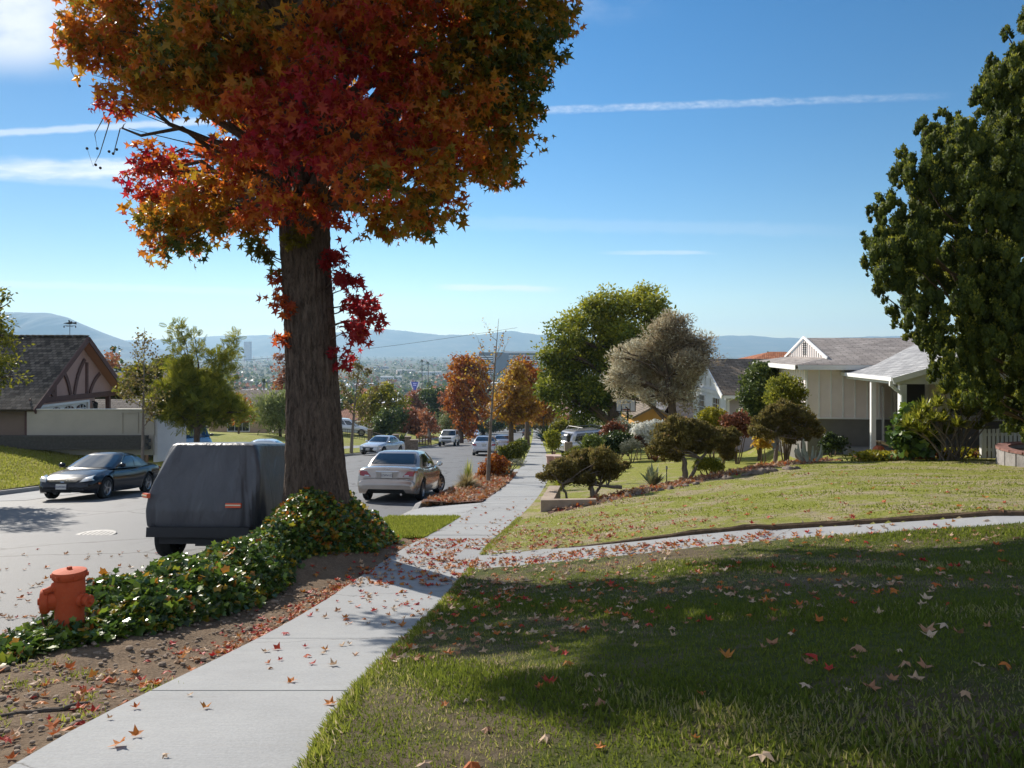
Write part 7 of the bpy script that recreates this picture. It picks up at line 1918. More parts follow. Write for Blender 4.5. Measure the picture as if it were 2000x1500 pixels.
bonsai('domed dusky juniper with twisted grey trunk before the corner of the ranch house', gnd(1512, 23.2), pxb([(1530, 800, 22), (1510, 808, 20), (1555, 808, 20), (1490, 825, 20), (1520, 828, 26), (1555, 830, 22), (1480, 845, 14), (1505, 850, 18), (1540, 855, 16), (1585, 830, 14), (1600, 845, 12), (1575, 815, 14), (1570, 850, 16), (1470, 835, 8)], 23.4, 1.0, 5),
       [([gnd(1512, 23.2), P(1518, 870, 23.2), P(1515, 845, 23.3), P(1525, 820, 23.4)], 0.07), ([gnd(1570, 23.4), P(1566, 865, 23.4), P(1575, 840, 23.4)], 0.05)], 15000, 5)

# ------------------------------------------------------------------ shrubs
def shrub(name, label, blobs, base, n, size, tmpl, lm, seed, cat='shrub', tint=None, group=None, axis=None, cl=None, tr=0.03, nrm=None):
    rng = np.random.default_rng(seed); rd = random.Random(seed); b0 = Vector(base)
    e = empty(name, b0); tag(e, label, cat, group); bl = [(c-b0, r*1.17) for c, r in blobs]; n = int(n*1.35)
    mb = MB()
    for c, r in bl:
        mb.tube(curve_to((rd.uniform(-.08, .08), rd.uniform(-.08, .08), -0.08), c, 0.02, 5, 0.04, rd), list(np.linspace(tr, tr*0.3, 5)), 5)
    mb.build('stems', B['brown'], e, smooth=True)
    p, o, cr = blob_points(bl, n, cl or size*0.9, 10, rng, 0.4, 0.9)
    t = np.clip((tint if tint is not None else 0.5)+(cr-0.5)*0.6+rng.normal(0, 0.12, n), 0, 1)
    leaves('foliage', p, size, tmpl, t, lm, e, axis=o*0.6+rng.normal(size=(n, 3))*0.6+np.array([0, 0, 0.15 if axis is None else axis]), nrm=o+rng.normal(size=(n, 3))*0.5+np.array([0, 0, 0.3]), rng=rng)
    return e
shrub('tall_dark_shrub', 'tall dark green shrub rising against the brown roof left of the ranch house', pxb([(1482, 725, 18), (1500, 735, 22), (1465, 745, 16), (1485, 760, 26), (1462, 775, 18), (1490, 795, 24), (1470, 805, 20), (1505, 765, 18), (1495, 720, 12)], 33, 1.0, 1), gnd(1484, 33), 9000, 0.11, WIDE, L['green'], 11, tint=0.62)
shrub('golden_tipped_shrub', 'bushy green shrub with olive tips at the corner of the ranch house', pxb([(1535, 745, 14), (1520, 755, 18), (1550, 755, 16), (1515, 775, 20), (1545, 775, 22), (1530, 795, 22), (1562, 770, 12), (1560, 800, 14)], 26.6, 0.8, 2), gnd(1535, 26.6), 6500, 0.09, RHOMB, L['juniper'], 12, tint=0.85)
shrub('rose_bush', 'leafy rose bush with dark red and green leaves below the lavender wall', pxb([(1425, 825, 14), (1445, 820, 14), (1460, 830, 12), (1435, 838, 14), (1455, 842, 10)], 31, 1.0, 3), gnd(1440, 31), 2200, 0.10, WIDE, L['rust'], 13, tint=0.2)
shrub('yellow_shrub', 'yellow green flowering shrub below the window of the white gabled house', pxb([(1385, 810, 14), (1400, 815, 14), (1375, 820, 12), (1395, 828, 12), (1410, 825, 10)], 33, 1.0, 4), gnd(1392, 33), 2600, 0.11, WIDE, L['yellowgreen'], 14, tint=0.7)
shrub('hydrangea', 'broad bush covered in white flower heads behind the middle dusky juniper', pxb([(1262, 840, 14), (1278, 835, 14), (1250, 848, 12), (1285, 848, 14), (1268, 855, 14), (1292, 838, 12), (1245, 838, 8), (1300, 850, 12)], 37.5, 0.8, 5), gnd(1270, 37.5), 5200, 0.11, WIDE, L['flower'], 15, tint=0.72, cat='flower bush')
shrub('round_box_shrub', 'small round bright green shrub beside the spiky cycad', pxb([(1155, 862, 12), (1165, 866, 11), (1148, 868, 9), (1158, 875, 10)], 33.5, 0.6, 6), gnd(1157, 33.5), 1900, 0.09, WIDE, L['green'], 16, tint=0.95)
shrub('clipped_hedge', 'clipped bright green hedge block along the sidewalk by the brick gate post', pxb([(1075, 850, 9), (1082, 852, 9), (1078, 862, 8), (1086, 862, 8), (1074, 868, 7), (1083, 870, 7)], 45, 0.7, 7), gnd(1079, 45), 2200, 0.12, WIDE, L['jacaranda'], 17, tint=0.85)
shrub('dark_hedge', 'long dark border shrub between the driveway wagon and the neighbour lawn', pxb([(1185, 862, 11), (1200, 855, 12), (1215, 858, 12), (1230, 862, 10), (1195, 870, 10), (1212, 872, 10), (1228, 872, 9), (1178, 872, 9)], 37, 0.8, 8), gnd(1205, 37), 3200, 0.12, WIDE, L['green'], 18, tint=0.35)
shrub('burgundy_shrub', 'burgundy and grey flowering shrub before the trunk of the tall green tree', pxb([(1190, 840, 10), (1200, 832, 9), (1205, 846, 9), (1185, 850, 8), (1212, 838, 8)], 40, 0.7, 9), gnd(1198, 40), 1500, 0.11, WIDE, L['rust'], 19, tint=0.25)
shrub('grey_sage', 'loose grey green sage bush under the basketball hoop', pxb([(1220, 838, 10), (1232, 846, 9), (1212, 826, 9), (1240, 852, 8)], 42, 0.7, 10), gnd(1225, 42), 1600, 0.13, SLIM, L['grey'], 20)
shrub('bougainvillea', 'pinkish white flowering bush at the white bungalow wall', pxb([(1175, 812, 10), (1185, 820, 9), (1165, 818, 8)], 60, 0.7, 11), gnd(1175, 60), 900, 0.16, WIDE, L['flower'], 21, tint=0.45, cat='flower bush')
shrub('yellow_hedge', 'yellow green rounded shrubs behind the brick gate post', pxb([(1095, 835, 12), (1105, 838, 10), (1088, 842, 10), (1118, 832, 10), (1130, 828, 9)], 56, 0.8, 12), gnd(1100, 56), 2000, 0.16, WIDE, L['yellowgreen'], 22, tint=0.5)
shrub('broad_leaf_plant', 'glossy broad leaved plant against the front porch post', pxb([(1775, 815, 12), (1788, 825, 14), (1770, 840, 15), (1790, 845, 16), (1778, 862, 15), (1800, 862, 14), (1785, 808, 8), (1768, 858, 9)], 22.2, 0.8, 13), gnd(1782, 22.2), 750, 0.22, IVY, L['ivy'], 23, tint=0.5, axis=-0.3)
shrub('porch_dark_shrub', 'low dark shrub in the shade left of the porch post', pxb([(1622, 862, 13), (1640, 866, 11), (1612, 872, 9)], 27, 0.8, 14), gnd(1625, 27), 1300, 0.09, WIDE, L['green'], 24, tint=0.25)
shrub('low_green_mound', 'soft low green mound of ground cover beside the crooked juniper trunk', pxb([(1375, 905, 12), (1392, 908, 12), (1362, 910, 8), (1405, 910, 7)], 21.3, 0.5, 15), gnd(1383, 21.3), 3200, 0.05, RHOMB, L['jacaranda'], 25, tint=0.75)
shrub('yellow_flowers', 'low plant with yellow blooms at the foot of the domed juniper', pxb([(1485, 862, 8), (1495, 868, 8), (1478, 868, 6)], 24.5, 0.5, 16), gnd(1487, 24.5), 450, 0.08, WIDE, L['gold'], 26, tint=0.8, cat='flower bush')
# parkway planting further along
shrub('rust_shrub', 'rounded rusty orange shrub behind the slim bare street tree', pxb([(968, 900, 15), (982, 908, 13), (955, 910, 14), (948, 922, 12), (972, 920, 12), (940, 930, 9)], 31, 0.6, 17), gnd(965, 31), 2300, 0.08, WIDE, L['orange'], 27, tint=0.4)
shrub('parkway_bush', 'leafy green bush on the parkway behind the silver sedan', pxb([(1000, 882, 14), (990, 892, 12), (1010, 890, 12), (985, 880, 9), (1005, 872, 9), (978, 895, 9)], 41, 0.8, 18), gnd(998, 41), 3200, 0.10, WIDE, L['yellowgreen'], 28, tint=0.25)
shrub('grey_mound', 'grey green mounded plant at the sidewalk edge in the mulch bed', pxb([(990, 918, 8), (980, 925, 8), (992, 928, 7), (1000, 905, 6), (1010, 903, 6), (1018, 905, 6)], 31.5, 0.5, 19), gnd(990, 31.5), 1500, 0.09, SLIM, L['grey'], 29)

# ------------------------------------------------------------------ blade plants
def blades(name, label, base, n, length, width, lm, seed, spread=0.9, up=0.9, cat='plant', curve=0.5, tint=0.5, offs=None, group=None, trunk=0.0, parent=None):
    """rosette of long strap leaves, each folded into segments"""
    rng = np.random.default_rng(seed); V, Fc, tt = [], [], []
    seg = 5
    for i in range(n):
        a = rng.uniform(0, 6.283); inc = rng.uniform(0.1, 1.0)**0.7*spread
        dr = np.array([math.cos(a)*math.sin(inc*1.35), math.sin(a)*math.sin(inc*1.35), math.cos(inc*1.35)*up+0.1]); dr /= np.linalg.norm(dr)
        s = np.array([-math.sin(a), math.cos(a), 0]); Ln = length*rng.uniform(0.7, 1.1)
        o = np.array([0, 0, trunk]) if offs is None else np.array(offs[rng.integers(0, len(offs))])
        b = len(V)
        for k in range(seg+1):
            t = k/seg; p = o+dr*Ln*t+np.array([0, 0, -curve*Ln*t*t*math.sin(inc*1.3)])
            w = width*(math.sin(math.pi*min(1, 0.25+0.75*t)) if t < 1 else 0.03)
            V += [tuple(p-s*w/2), tuple(p+s*w/2)]
        for k in range(seg): Fc.append((b+2*k, b+2*k+1, b+2*k+3, b+2*k+2)); tt.append(np.clip(tint+rng.normal(0, 0.22), 0, 1))
    if parent is not None: return np_mesh(name, np.array(V), np.array(Fc), lm, parent, attrs={'tint': np.array(tt)})
    e = empty(name, base); tag(e, label, cat, group)
    np_mesh('blades', np.array(V), np.array(Fc), lm, e, attrs={'tint': np.array(tt)})
    return e
L['agave'] = leaf_mat('agave_blade', [(0.0, (0.10, 0.13, 0.08)), (0.5, (0.20, 0.23, 0.13)), (0.75, (0.45, 0.42, 0.16)), (1.0, (0.55, 0.50, 0.22))], 0.1, 0.45, 0.4)
L['strap'] = leaf_mat('strap_blade', [(0.0, (0.05, 0.08, 0.012)), (0.5, (0.16, 0.20, 0.02)), (1.0, (0.48, 0.45, 0.06))], 0.5, 0.35, 0.5)
blades('agave', 'striped yellow edged agave rosette in front of the neighbour lawn', gnd(1275, 20.2)+Vector((0, 0, 0.02)), 34, 0.62, 0.12, L['agave'], 1, 0.75, 1.0, curve=0.1, tint=0.45)
blades('variegated_grass', 'yellow striped grass clump behind the nearest dusky juniper', gnd(1095, 23.5), 90, 0.85, 0.035, L['strap'], 2, 0.7, 1.0, curve=0.4, tint=0.75)
blades('straw_grass', 'straw coloured ornamental grass mound in the mulch bed beside the champagne sedan', gnd(912, 25.2), 900, 0.85, 0.022, leaf_mat('straw_blade', [(0, (0.16, 0.12, 0.05)), (0.5, (0.36, 0.29, 0.13)), (1, (0.50, 0.43, 0.22))], 0.3, 0.6, 0.2), 3, 1.0, 0.9, curve=0.75)
blades('green_spikes', 'upright green blades rising behind the straw coloured grass', gnd(913, 25.9), 30, 1.0, 0.035, L['strap'], 4, 0.22, 1.0, curve=0.05, tint=0.6)
blades('cycad', 'spiky dark green cycad before the silver wagon', gnd(1150, 36.5), 60, 1.25, 0.16, L['jacaranda'], 5, 0.8, 0.9, curve=0.45, tint=0.45, trunk=0.5)
blades('red_aloe', 'reddish aloe clump left of the cycad', gnd(1124, 35), 40, 0.75, 0.09, L['rust'], 6, 0.5, 1.0, curve=0.1, tint=0.55, trunk=0.15)
blades('bronze_flax', 'bronze coloured flax at the edge of the white flower bush', gnd(1280, 35.5), 60, 0.7, 0.05, L['rust'], 7, 0.7, 0.9, curve=0.3, tint=0.35)
blades('dark_palm_clump', 'dark low palm clump behind the stone pillars', gnd(785, 72), 70, 1.6, 0.2, L['green'], 8, 0.85, 0.8, curve=0.5, tint=0.15, trunk=0.4)
blades('fan_palm_shrub', 'dark green palm shrub beside the sidewalk under the tall green tree', gnd(1070, 58), 80, 2.1, 0.22, L['green'], 9, 0.8, 0.9, curve=0.5, tint=0.3, trunk=0.7)
# many stemmed dracaena
def dracaena():
    base = gnd(1855, 21.4); e = empty('dracaena', base); tag(e, 'many stemmed spiky dracaena with bright rosettes in front of the porch', 'plant')
    rd = random.Random(3); mb = MB(); tops = []
    heads = [(1805, 805), (1775, 835), (1800, 845), (1830, 795), (1845, 770), (1840, 825), (1865, 800), (1875, 780), (1820, 825), (1890, 815), (1905, 795), (1920, 805), (1930, 825), (1910, 840), (1850, 850), (1815, 860), (1870, 835), (1795, 820), (1925, 790)]
    for x, y in heads:
        t = P(x, y, 21.4+rd.uniform(-0.5, 0.5))-base
        b = Vector((rd.uniform(-0.25, 0.35), rd.uniform(-0.2, 0.2), -0.05))
        mid = b.lerp(t, 0.5)+Vector((rd.uniform(-.1, .1), 0, 0.12))
        mb.tube([b, b.lerp(mid, 0.5)+Vector((0.03, 0, 0)), mid, mid.lerp(t, 0.6), t], [0.024, 0.022, 0.02, 0.018, 0.016], 6); tops.append(tuple(t))
    mb.build('stems', B['grey'], e, smooth=True)
    blades('rosettes', None, None, 1700, 0.54, 0.055, L['strap'], 12, 1.0, 0.9, curve=0.3, tint=0.68, offs=tops, parent=e)
dracaena()
# branching pale cactus
def cactus():
    base = gnd(1580, 23.0); e = empty('pale_cactus', base); tag(e, 'pale branching cactus stems right of the domed juniper', 'cactus'); rd = random.Random(8); mb = MB()
    for k in range(9):
        a = rd.uniform(-0.5, 0.5); h = rd.uniform(0.3, 0.75); y = rd.uniform(-.2, .2)
        pts = [Vector((a*0.2, y, -0.05)), Vector((a*0.55, y, h*0.25)), Vector((a*0.75, y, h*0.6)), Vector((a*0.8, y, h))]
        mb.tube(pts, [0.035, 0.04, 0.04, 0.02], 7)
        if rd.random() < 0.7: mb.tube([pts[1], pts[1]+Vector((0.1*np.sign(a), 0, 0.05)), pts[1]+Vector((0.13*np.sign(a), 0, 0.25))], [0.025, 0.03, 0.015], 6)
    mb.build('stem', mat('cactus_skin', (0.36, 0.38, 0.31), 0.7, 0.2, 10), e, smooth=True)
cactus()
# rocks and driftwood along the lot line, mulch strip, dried plants below the porch
def lot_line():
    rd = random.Random(12)
    rock = mat('garden_rock', (0.17, 0.135, 0.11), 0.9, 0.35, 6, 0.02, 18)
    places = [(1310, 925, 0.16), (1360, 915, 0.14), (1420, 902, 0.2), (1470, 898, 0.24), (1488, 892, 0.3), (1505, 893, 0.22), (1540, 890, 0.2), (1248, 935, 0.17), (1230, 945, 0.15), (1455, 893, 0.13), (1555, 888, 0.14), (1340, 928, 0.12), (1290, 930, 0.12), (985, 940, 0.25), (935, 955, 0.28), (905, 965, 0.22)]
    for px, py, s in places:
        dd = 18.2+(px-1200)/1660*7.5*1.25 if px > 1100 else 24
        x = (px-1000)/F_*dd
        if px < 1100: x = min(max(x, float(XK(dd))+0.5), float(XS(dd))-0.45)
        z = gz(x, dd)
        s *= 0.55; n, m_ = 12, 8; V, Fc = [], []
        ph = [rd.uniform(0, 6) for _ in range(6)]
        for i in range(m_+1):
            th = math.pi*i/m_
            for k in range(n):
                a = 2*math.pi*k/n; r = s*(1+0.22*math.sin(2*a+ph[0])+0.15*math.sin(3*a+ph[1]+2*th)+0.12*math.sin(5*th+ph[2]+a))
                V.append((1.4*r*math.sin(th)*math.cos(a), r*math.sin(th)*math.sin(a), -0.7*r*math.cos(th)))
        for i in range(m_):
            for k in range(n): Fc.append((i*n+k, i*n+(k+1) % n, (i+1)*n+(k+1) % n, (i+1)*n+k))
        o = MB().add(V, Fc).build('garden_rock', rock, None, True, 60); o.location = (x, dd, z+0.02); o.rotation_euler = (0, 0, rd.uniform(0, 6))
        tag(o, 'brown garden rock in the planted bed along the lot line' if px > 1100 else 'brown rock in the mulch bed beside the sidewalk', 'rock', 'rocks along the lot line' if px > 1100 else 'rocks in the mulch bed')
    # bed of mulch along the lot line
    V, Fc = [], []
    xs = np.linspace(0.8, 10.2, 60)
    for i, x in enumerate(xs):
        b = float(BROW(x))
        for j, o in enumerate(np.linspace(-0.9, 0.7, 6)):
            V.append((x, b+o, gz(x, b+o)+0.03+0.03*math.sin(i*1.7+j*2.3)-(0.05 if j in (0, 5) else 0)))
    for i in range(59):
        for j in range(5): q = i*6+j; Fc.append((q, q+1, q+7, q+6))
    o = np_mesh('planting_bed', np.array(V), np.array(Fc), mat('mulch', (0.13, 0.065, 0.045))); o['kind'] = 'structure'
lot_line()
def ground_cover(name, label, region, n, size, tmpl, lm, seed, h=0.2, tint=0.5):
    rng = np.random.default_rng(seed); pts = region(rng, n)
    z = ground_z(pts[:, 0], pts[:, 1])+rng.uniform(0.02, h, len(pts))
    o = leaves(name, np.column_stack([pts, z]), size, tmpl, np.clip(rng.normal(tint, 0.25, len(pts)), 0, 1), lm, rng=rng)
    tag(o, label, 'ground cover', kind='stuff')
ground_cover('porch_border', 'dry reddish and green ground cover along the front of the porch bed', lambda r, n: np.column_stack([r.uniform(10.4, 14.0, n), 22.3+r.normal(0, 0.22, n)+0.55*np.exp(-((r.uniform(10, 11, n)-10.4))**2)]), 4200, 0.09, WIDE, L['rust'], 61, 0.22, 0.6)
ground_cover('border_greens', 'low yellow green plants in the bed before the porch', lambda r, n: np.column_stack([np.where(r.uniform(0, 1, n) < 0.5, r.normal(12.9, 0.5, n), r.normal(10.6, 0.3, n)), 22.45+r.normal(0, 0.2, n)]), 1500, 0.10, WIDE, L['yellowgreen'], 62, 0.3, 0.6)
def bed_pts(r, n):
    d_ = r.uniform(20.6, 33.5, n); u = r.uniform(0, 1, n); return np.column_stack([XK(d_)+0.2+u*(XS(d_)-XK(d_)-0.25), d_])
ground_cover('bed_litter', 'dry red brown leaves matted over the mulch bed by the curb', bed_pts, 5200, 0.12, STAR, L['litter'], 63, 0.10, 0.58)
def line_pts(r, n):
    x = r.uniform(0.9, 10, n); return np.column_stack([x, BROW(x)+r.normal(0, 0.4, n)])
ground_cover('lot_line_litter', 'dry fallen leaves gathered in the bed along the lot line', line_pts, 2600, 0.10, STAR, L['litter'], 64, 0.08, 0.62)
# fuller planting between the sidewalk and the neighbour's lawn
shrub('lavender_mound', 'grey lavender mound left of the white flower bush', pxb([(1232, 868, 9), (1245, 872, 9), (1222, 874, 8)], 36, 0.5, 31), gnd(1235, 36), 1400, 0.10, SLIM, L['grey'], 41, tint=0.45)
shrub('spreading_groundcover', 'low green planting at the foot of the cycad', pxb([(1125, 884, 8), (1140, 888, 9), (1158, 886, 8), (1172, 884, 8), (1110, 890, 7)], 31, 0.5, 32), gnd(1140, 31), 1900, 0.09, WIDE, L['yellowgreen'], 42, tint=0.35)
shrub('purple_leaf_shrub', 'dark purple leaved shrub right of the dark border shrub', pxb([(1245, 858, 8), (1252, 866, 8)], 37.5, 0.5, 33), gnd(1248, 37.5), 900, 0.10, WIDE, L['rust'], 43, tint=0.08)
shrub('arching_rose', 'loose pale flowered shrub behind the dark border shrub', pxb([(1208, 838, 9), (1222, 834, 9), (1195, 836, 8), (1240, 834, 7)], 44, 0.6, 34), gnd(1215, 44), 1500, 0.11, WIDE, L['flower'], 44, tint=0.35)
shrub('driveway_hedge', 'mid green hedge beyond the silver wagon', pxb([(1150, 838, 10), (1165, 842, 10), (1135, 836, 9), (1180, 838, 9)], 55, 0.6, 35), gnd(1155, 55), 1800, 0.15, WIDE, L['green'], 45, tint=0.7)
shrub('parkway_flax', 'green shrub on the parkway beside the second driveway apron', pxb([(1012, 872, 8), (1022, 876, 7), (1018, 866, 7)], 52, 0.6, 36), gnd(1015, 52), 1200, 0.13, WIDE, L['green'], 46, tint=0.8)
# ------------------------------------------------------------------ the town in the valley
def valley():
    rd = random.Random(77)
    # --- single trees one can tell apart, copies of a few crowns
    protos = []
    def crown(name, n, blobs, size, lm, tmpl=WIDE, trunk=0.25):
        e = empty(name, (0, 0, 0)); rng = np.random.default_rng(len(protos)+90)
        mb = MB(); H = max(c[2] for c, r in blobs)
        mb.tube([(0, 0, -2), (0.1, 0, H*0.35), (0.0, 0.1, H*0.8)], [trunk*1.2, trunk, trunk*0.3], 7)
        for c, r in blobs: mb.tube([(0, 0, H*0.3), Vector(c)*0.5+Vector((0, 0, H*0.2)), c], [trunk*0.5, trunk*0.35, trunk*0.1], 5)
        mb.build('trunk', B['brown'], e, smooth=True)
        p, o, cr = blob_points([(Vector(c), r) for c, r in blobs], n, size*1.1, 9, rng, 0.4, 0.9)
        leaves('crown', p, size, tmpl, np.clip(0.45+(cr-0.5)*0.6+0.2*o[:, 2]+rng.normal(0, 0.12, n), 0, 1), lm, e, axis=o+rng.normal(size=(n, 3))*0.6, rng=rng)
        protos.append(e); return e
    rnd_ = lambda w, h, k, s: [((random.Random(s+i).uniform(-w, w)*0.6, random.Random(s+i+50).uniform(-w, w)*0.6, h*random.Random(s+i+99).uniform(0.45, 0.9)), w*random.Random(s+i+7).uniform(0.4, 0.6)) for i in range(k)]
    a = crown('valley_tree', 1500, rnd_(3.6, 8, 9, 1), 0.75, L['green'])
    b = crown('valley_tree', 1400, rnd_(3.2, 9, 8, 20), 0.75, L['orange'])
    c = crown('valley_tree', 1200, rnd_(4.0, 8, 9, 40), 0.75, L['grey'])
    d = crown('valley_cypress', 900, [((0, 0, 1.5+k*1.5), 1.5-0.16*k) for k in range(8)], 0.6, L['green'])
    e_ = crown('valley_tree', 1300, rnd_(3.4, 7, 8, 60), 0.7, L['yellowgreen'])
    f = crown('valley_tree', 1100, rnd_(3.0, 8, 8, 80), 0.7, L['rust'])
    info = {a: 'dark green valley tree among the houses below', b: 'orange valley tree among the houses below', c: 'grey green valley tree among the houses below', d: 'dark pointed cypress tree among the houses below', e_: 'yellow green valley tree among the houses below', f: 'rusty brown valley tree among the houses below'}
    used = set()
    def put(pr, x, y, s):
        o = pr if pr not in used else copy_tree(pr)
        used.add(pr); o.location = (x, y, gz(x, y)-0.3); o.scale = (s, s, s*rd.uniform(0.85, 1.15)); o.rotation_euler = (0, 0, rd.uniform(0, 6.28))
        tag(o, info[pr], 'tree', info[pr].replace(' among the houses below', 's').replace('tree', 'tree'))
    def road_clear(x, y): return y > 330 or not (float(XL(y))-4 < x < float(XR(y))+4)
    n = 0
    while n < 215:
        y = 1/rd.uniform(1/620, 1/105)
        x = rd.uniform(-0.66, 0.60)*y
        if y < 140 and -30 < x < 24: continue
        if not road_clear(x, y) or (y < 200 and x > 14 and rd.random() < 0.6): continue
        pr = rd.choices([a, b, c, d, e_, f], [5, 1.6, 2.2, 0.7, 1.6, 1.8])[0]
        put(pr, x, y, rd.uniform(0.55, 1.15)*(0.8 if y < 180 else 1.0)); n += 1
    # --- the wooded plain further off reads as one mass
    rng = np.random.default_rng(5)
    N = 9000
    y = 1/rng.uniform(1/5600, 1/520, N); x = rng.uniform(-0.72, 0.72, N)*y
    zg = ground_z(x, y)
    s = rng.uniform(2.5, 6.5, N)*np.where(y > 1800, 1.25, 1.0)
    kind = rng.uniform(0, 1, N)
    for nm, lo, hi_, lm, t0, lab in (('distant_woods', 0, 0.62, L['green'], 0.45, 'dark green trees covering the far plain as one mass'), ('distant_autumn_woods', 0.62, 0.80, L['rust'], 0.4, 'brown and rusty trees scattered over the far plain'), ('distant_grey_woods', 0.80, 1.0, L['grey'], 0.3, 'grey green trees scattered over the far plain')):
        m_ = (kind >= lo) & (kind < hi_); k = 9
        P0 = np.column_stack([x, y, zg])[m_]; ss = s[m_]; M_ = len(P0)
        dv = unit(rng.normal(size=(M_*k, 3))); dv[:, 2] = np.abs(dv[:, 2])*1.0
        tall = np.repeat(np.where(rng.uniform(0, 1, M_) < 0.06, 1.9, 1.0), k)
        pts = np.repeat(P0, k, 0)+dv*np.repeat(ss, k)[:, None]*np.array([0.75, 0.75, 1.25])*np.column_stack([1/tall**0.5, 1/tall**0.5, tall])
        o = leaves(nm, pts, np.repeat(ss, k)*0.85, WIDE, np.clip(t0+rng.normal(0, 0.2, M_*k)+0.3*(dv[:, 2]-0.5), 0, 1), lm, axis=rng.normal(size=(M_*k, 3)), nrm=dv+rng.normal(size=(M_*k, 3))*0.3, rng=rng)
        tag(o, lab, 'woods', kind='stuff')
    # --- roofs and warehouses
    walls = [mat('town_wall_%d' % i, c_, 0.9, 0.1, 0.2) for i, c_ in enumerate([(0.62, 0.60, 0.56), (0.48, 0.40, 0.33), (0.68, 0.68, 0.68), (0.40, 0.36, 0.36), (0.55, 0.44, 0.38)])]
    roofs = [mat('town_roof_%d' % i, c_, 0.8, 0.1, 0.2) for i, c_ in enumerate([(0.68, 0.68, 0.70), (0.30, 0.27, 0.26), (0.36, 0.20, 0.15), (0.55, 0.54, 0.55), (0.22, 0.22, 0.24)])]
    labels = {0: ('flat pale roofed building in the valley', 'pale flat roofed buildings in the valley'), 1: ('house with pitched roof in the valley', 'pitched roof houses in the valley')}
    protos2 = []
    for i in range(10):
        flat = i % 2 == 0
        e = empty('valley_building' if flat else 'valley_house', (0, 0, 0)); w, dp, h = (rd.uniform(22, 48), rd.uniform(14, 26), rd.uniform(4.5, 8)) if flat else (rd.uniform(11, 16), rd.uniform(9, 12), rd.uniform(2.8, 5))
        wl = MB(); wl.box((0, 0, h/2-1), (w, dp, h+2)); wl.build('wall', walls[i % 5], e)
        if flat:
            MB().box((0, 0, h+0.25), (w+0.6, dp+0.6, 0.5)).build('roof', roofs[(0, 3, 0, 1, 3)[i//2]], e)
            wn = MB()
            for k in range(int(w/4)): wn.box((-w/2+2+k*4, -dp/2-0.03, h*0.55), (2.2, 0.06, 1.4))
            wn.build('window_row', DARKGLASS, e)
            MB().box((w*0.2, 0, h+1.1), (3, 2.5, 1.3)).build('roof_unit', walls[3], e)
        else:
            roof_slab('roof', [[(-w/2-.5, -dp/2-.5, h), (w/2+.5, -dp/2-.5, h), (w/2+.5, 0, h+2.4), (-w/2-.5, 0, h+2.4)], [(w/2+.5, dp/2+.5, h), (-w/2-.5, dp/2+.5, h), (-w/2-.5, 0, h+2.42), (w/2+.5, 0, h+2.42)]], 0.2, roofs[(1, 2, 3, 4, 2)[i//2]], e)
            wn = MB()
            for k in range(3): wn.box((-w/2+2.2+k*(w-4.4)/2, -dp/2-0.03, h*0.5), (1.5, 0.06, 1.2))
            wn.build('window_row', DARKGLASS, e)
        protos2.append(e)
    used2 = set()
    for k in range(165):
        i = rd.randrange(10) if k < 95 else rd.choice((0, 2, 4, 6, 8))
        flat = i % 2 == 0
        y = 1/rd.uniform(1/2600, 1/(330 if flat else 190)); x = rd.uniform(-0.66, 0.58)*y
        if not road_clear(x, y): continue
        pr = protos2[i]; o = pr if i not in used2 else copy_tree(pr); used2.add(i)
        o.location = (x, y, gz(x, y)); o.rotation_euler = (0, 0, rd.choice([0, 0, math.pi/2])+rd.uniform(-0.25, 0.25))
        tag(o, labels[0 if flat else 1][0], 'building' if flat else 'house', labels[0 if flat else 1][1])
    for i, pr in enumerate(protos2):
        if i not in used2: 
            y = 700+i*60; pr.location = (-0.1*y, y, gz(-0.1*y, y)); tag(pr, labels[i % 2][0], 'building', labels[i % 2][1])
    # --- striped office block
    d_ = 1250; x0, x1 = (935-1000)/F_*d_, (1050-1000)/F_*d_
    zb = gz(0, d_); e = empty('office_block', ((x0+x1)/2, d_, zb)); tag(e, 'long office block with white banded storeys beyond the orange trees', 'office building')
    W = x1-x0; wt_ = mat('office_white', (0.66, 0.66, 0.68), 0.7, 0.05, 0.1); H = -zb-1.0
    body = MB(); body.box((0, 15, H/2-6), (W, 28, H+12-3)); body.build('glazing', simple('office_glass', (0.035, 0.04, 0.06), 0.15, 0.0, 0.6), e)
    for k in range(13):
        z = 2+k*3.55
        if z < H-5: MB().box((W*0.22, 14.9, z), (W*0.56, 29.2, 1.7)).build('storey_band', wt_, e); MB().box((-W*0.38, 14.9, z-0.6), (W*0.24, 29.2, 1.7)).build('storey_band', wt_, e)
    MB().box((W*0.22, 14.9, H-1.4), (W*0.56, 29.4, 2.6)).build('parapet', wt_, e)
    MB().box((-W*0.12, 2, H/2-2.5), (W*0.26, 5, H-1)).build('lift_tower', simple('tower_slate', (0.10, 0.11, 0.14), 0.5), e)
    MB().box((-W*0.235, 1.5, H/2-2.5), (W*0.03, 5, H-1)).build('tower_edge', wt_, e)
    # faint tower far out and the flared blue sign
    d_ = 3400; e = empty('distant_tower', ((484-1000)/F_*d_, d_, gz(0, d_))); tag(e, 'faint pale high rise tower far out against the hills', 'tower')
    h = 46+(685-668)/F_*d_
    MB().box((0, 0, h/2), (26, 26, h)).build('shaft', walls[3], e); MB().box((0, 0, h+1), (28, 28, 2)).build('crown_slab', walls[0], e)
    d_ = 420; x = (810-1000)/F_*d_; z = gz(x, d_); e = empty('flared_sign', (x, d_, z)); tag(e, 'flared blue roadside sign with two pale lines of lettering and white sides', 'sign')
    zt, zm = (685-746)/F_*d_-z, (685-758)/F_*d_-z
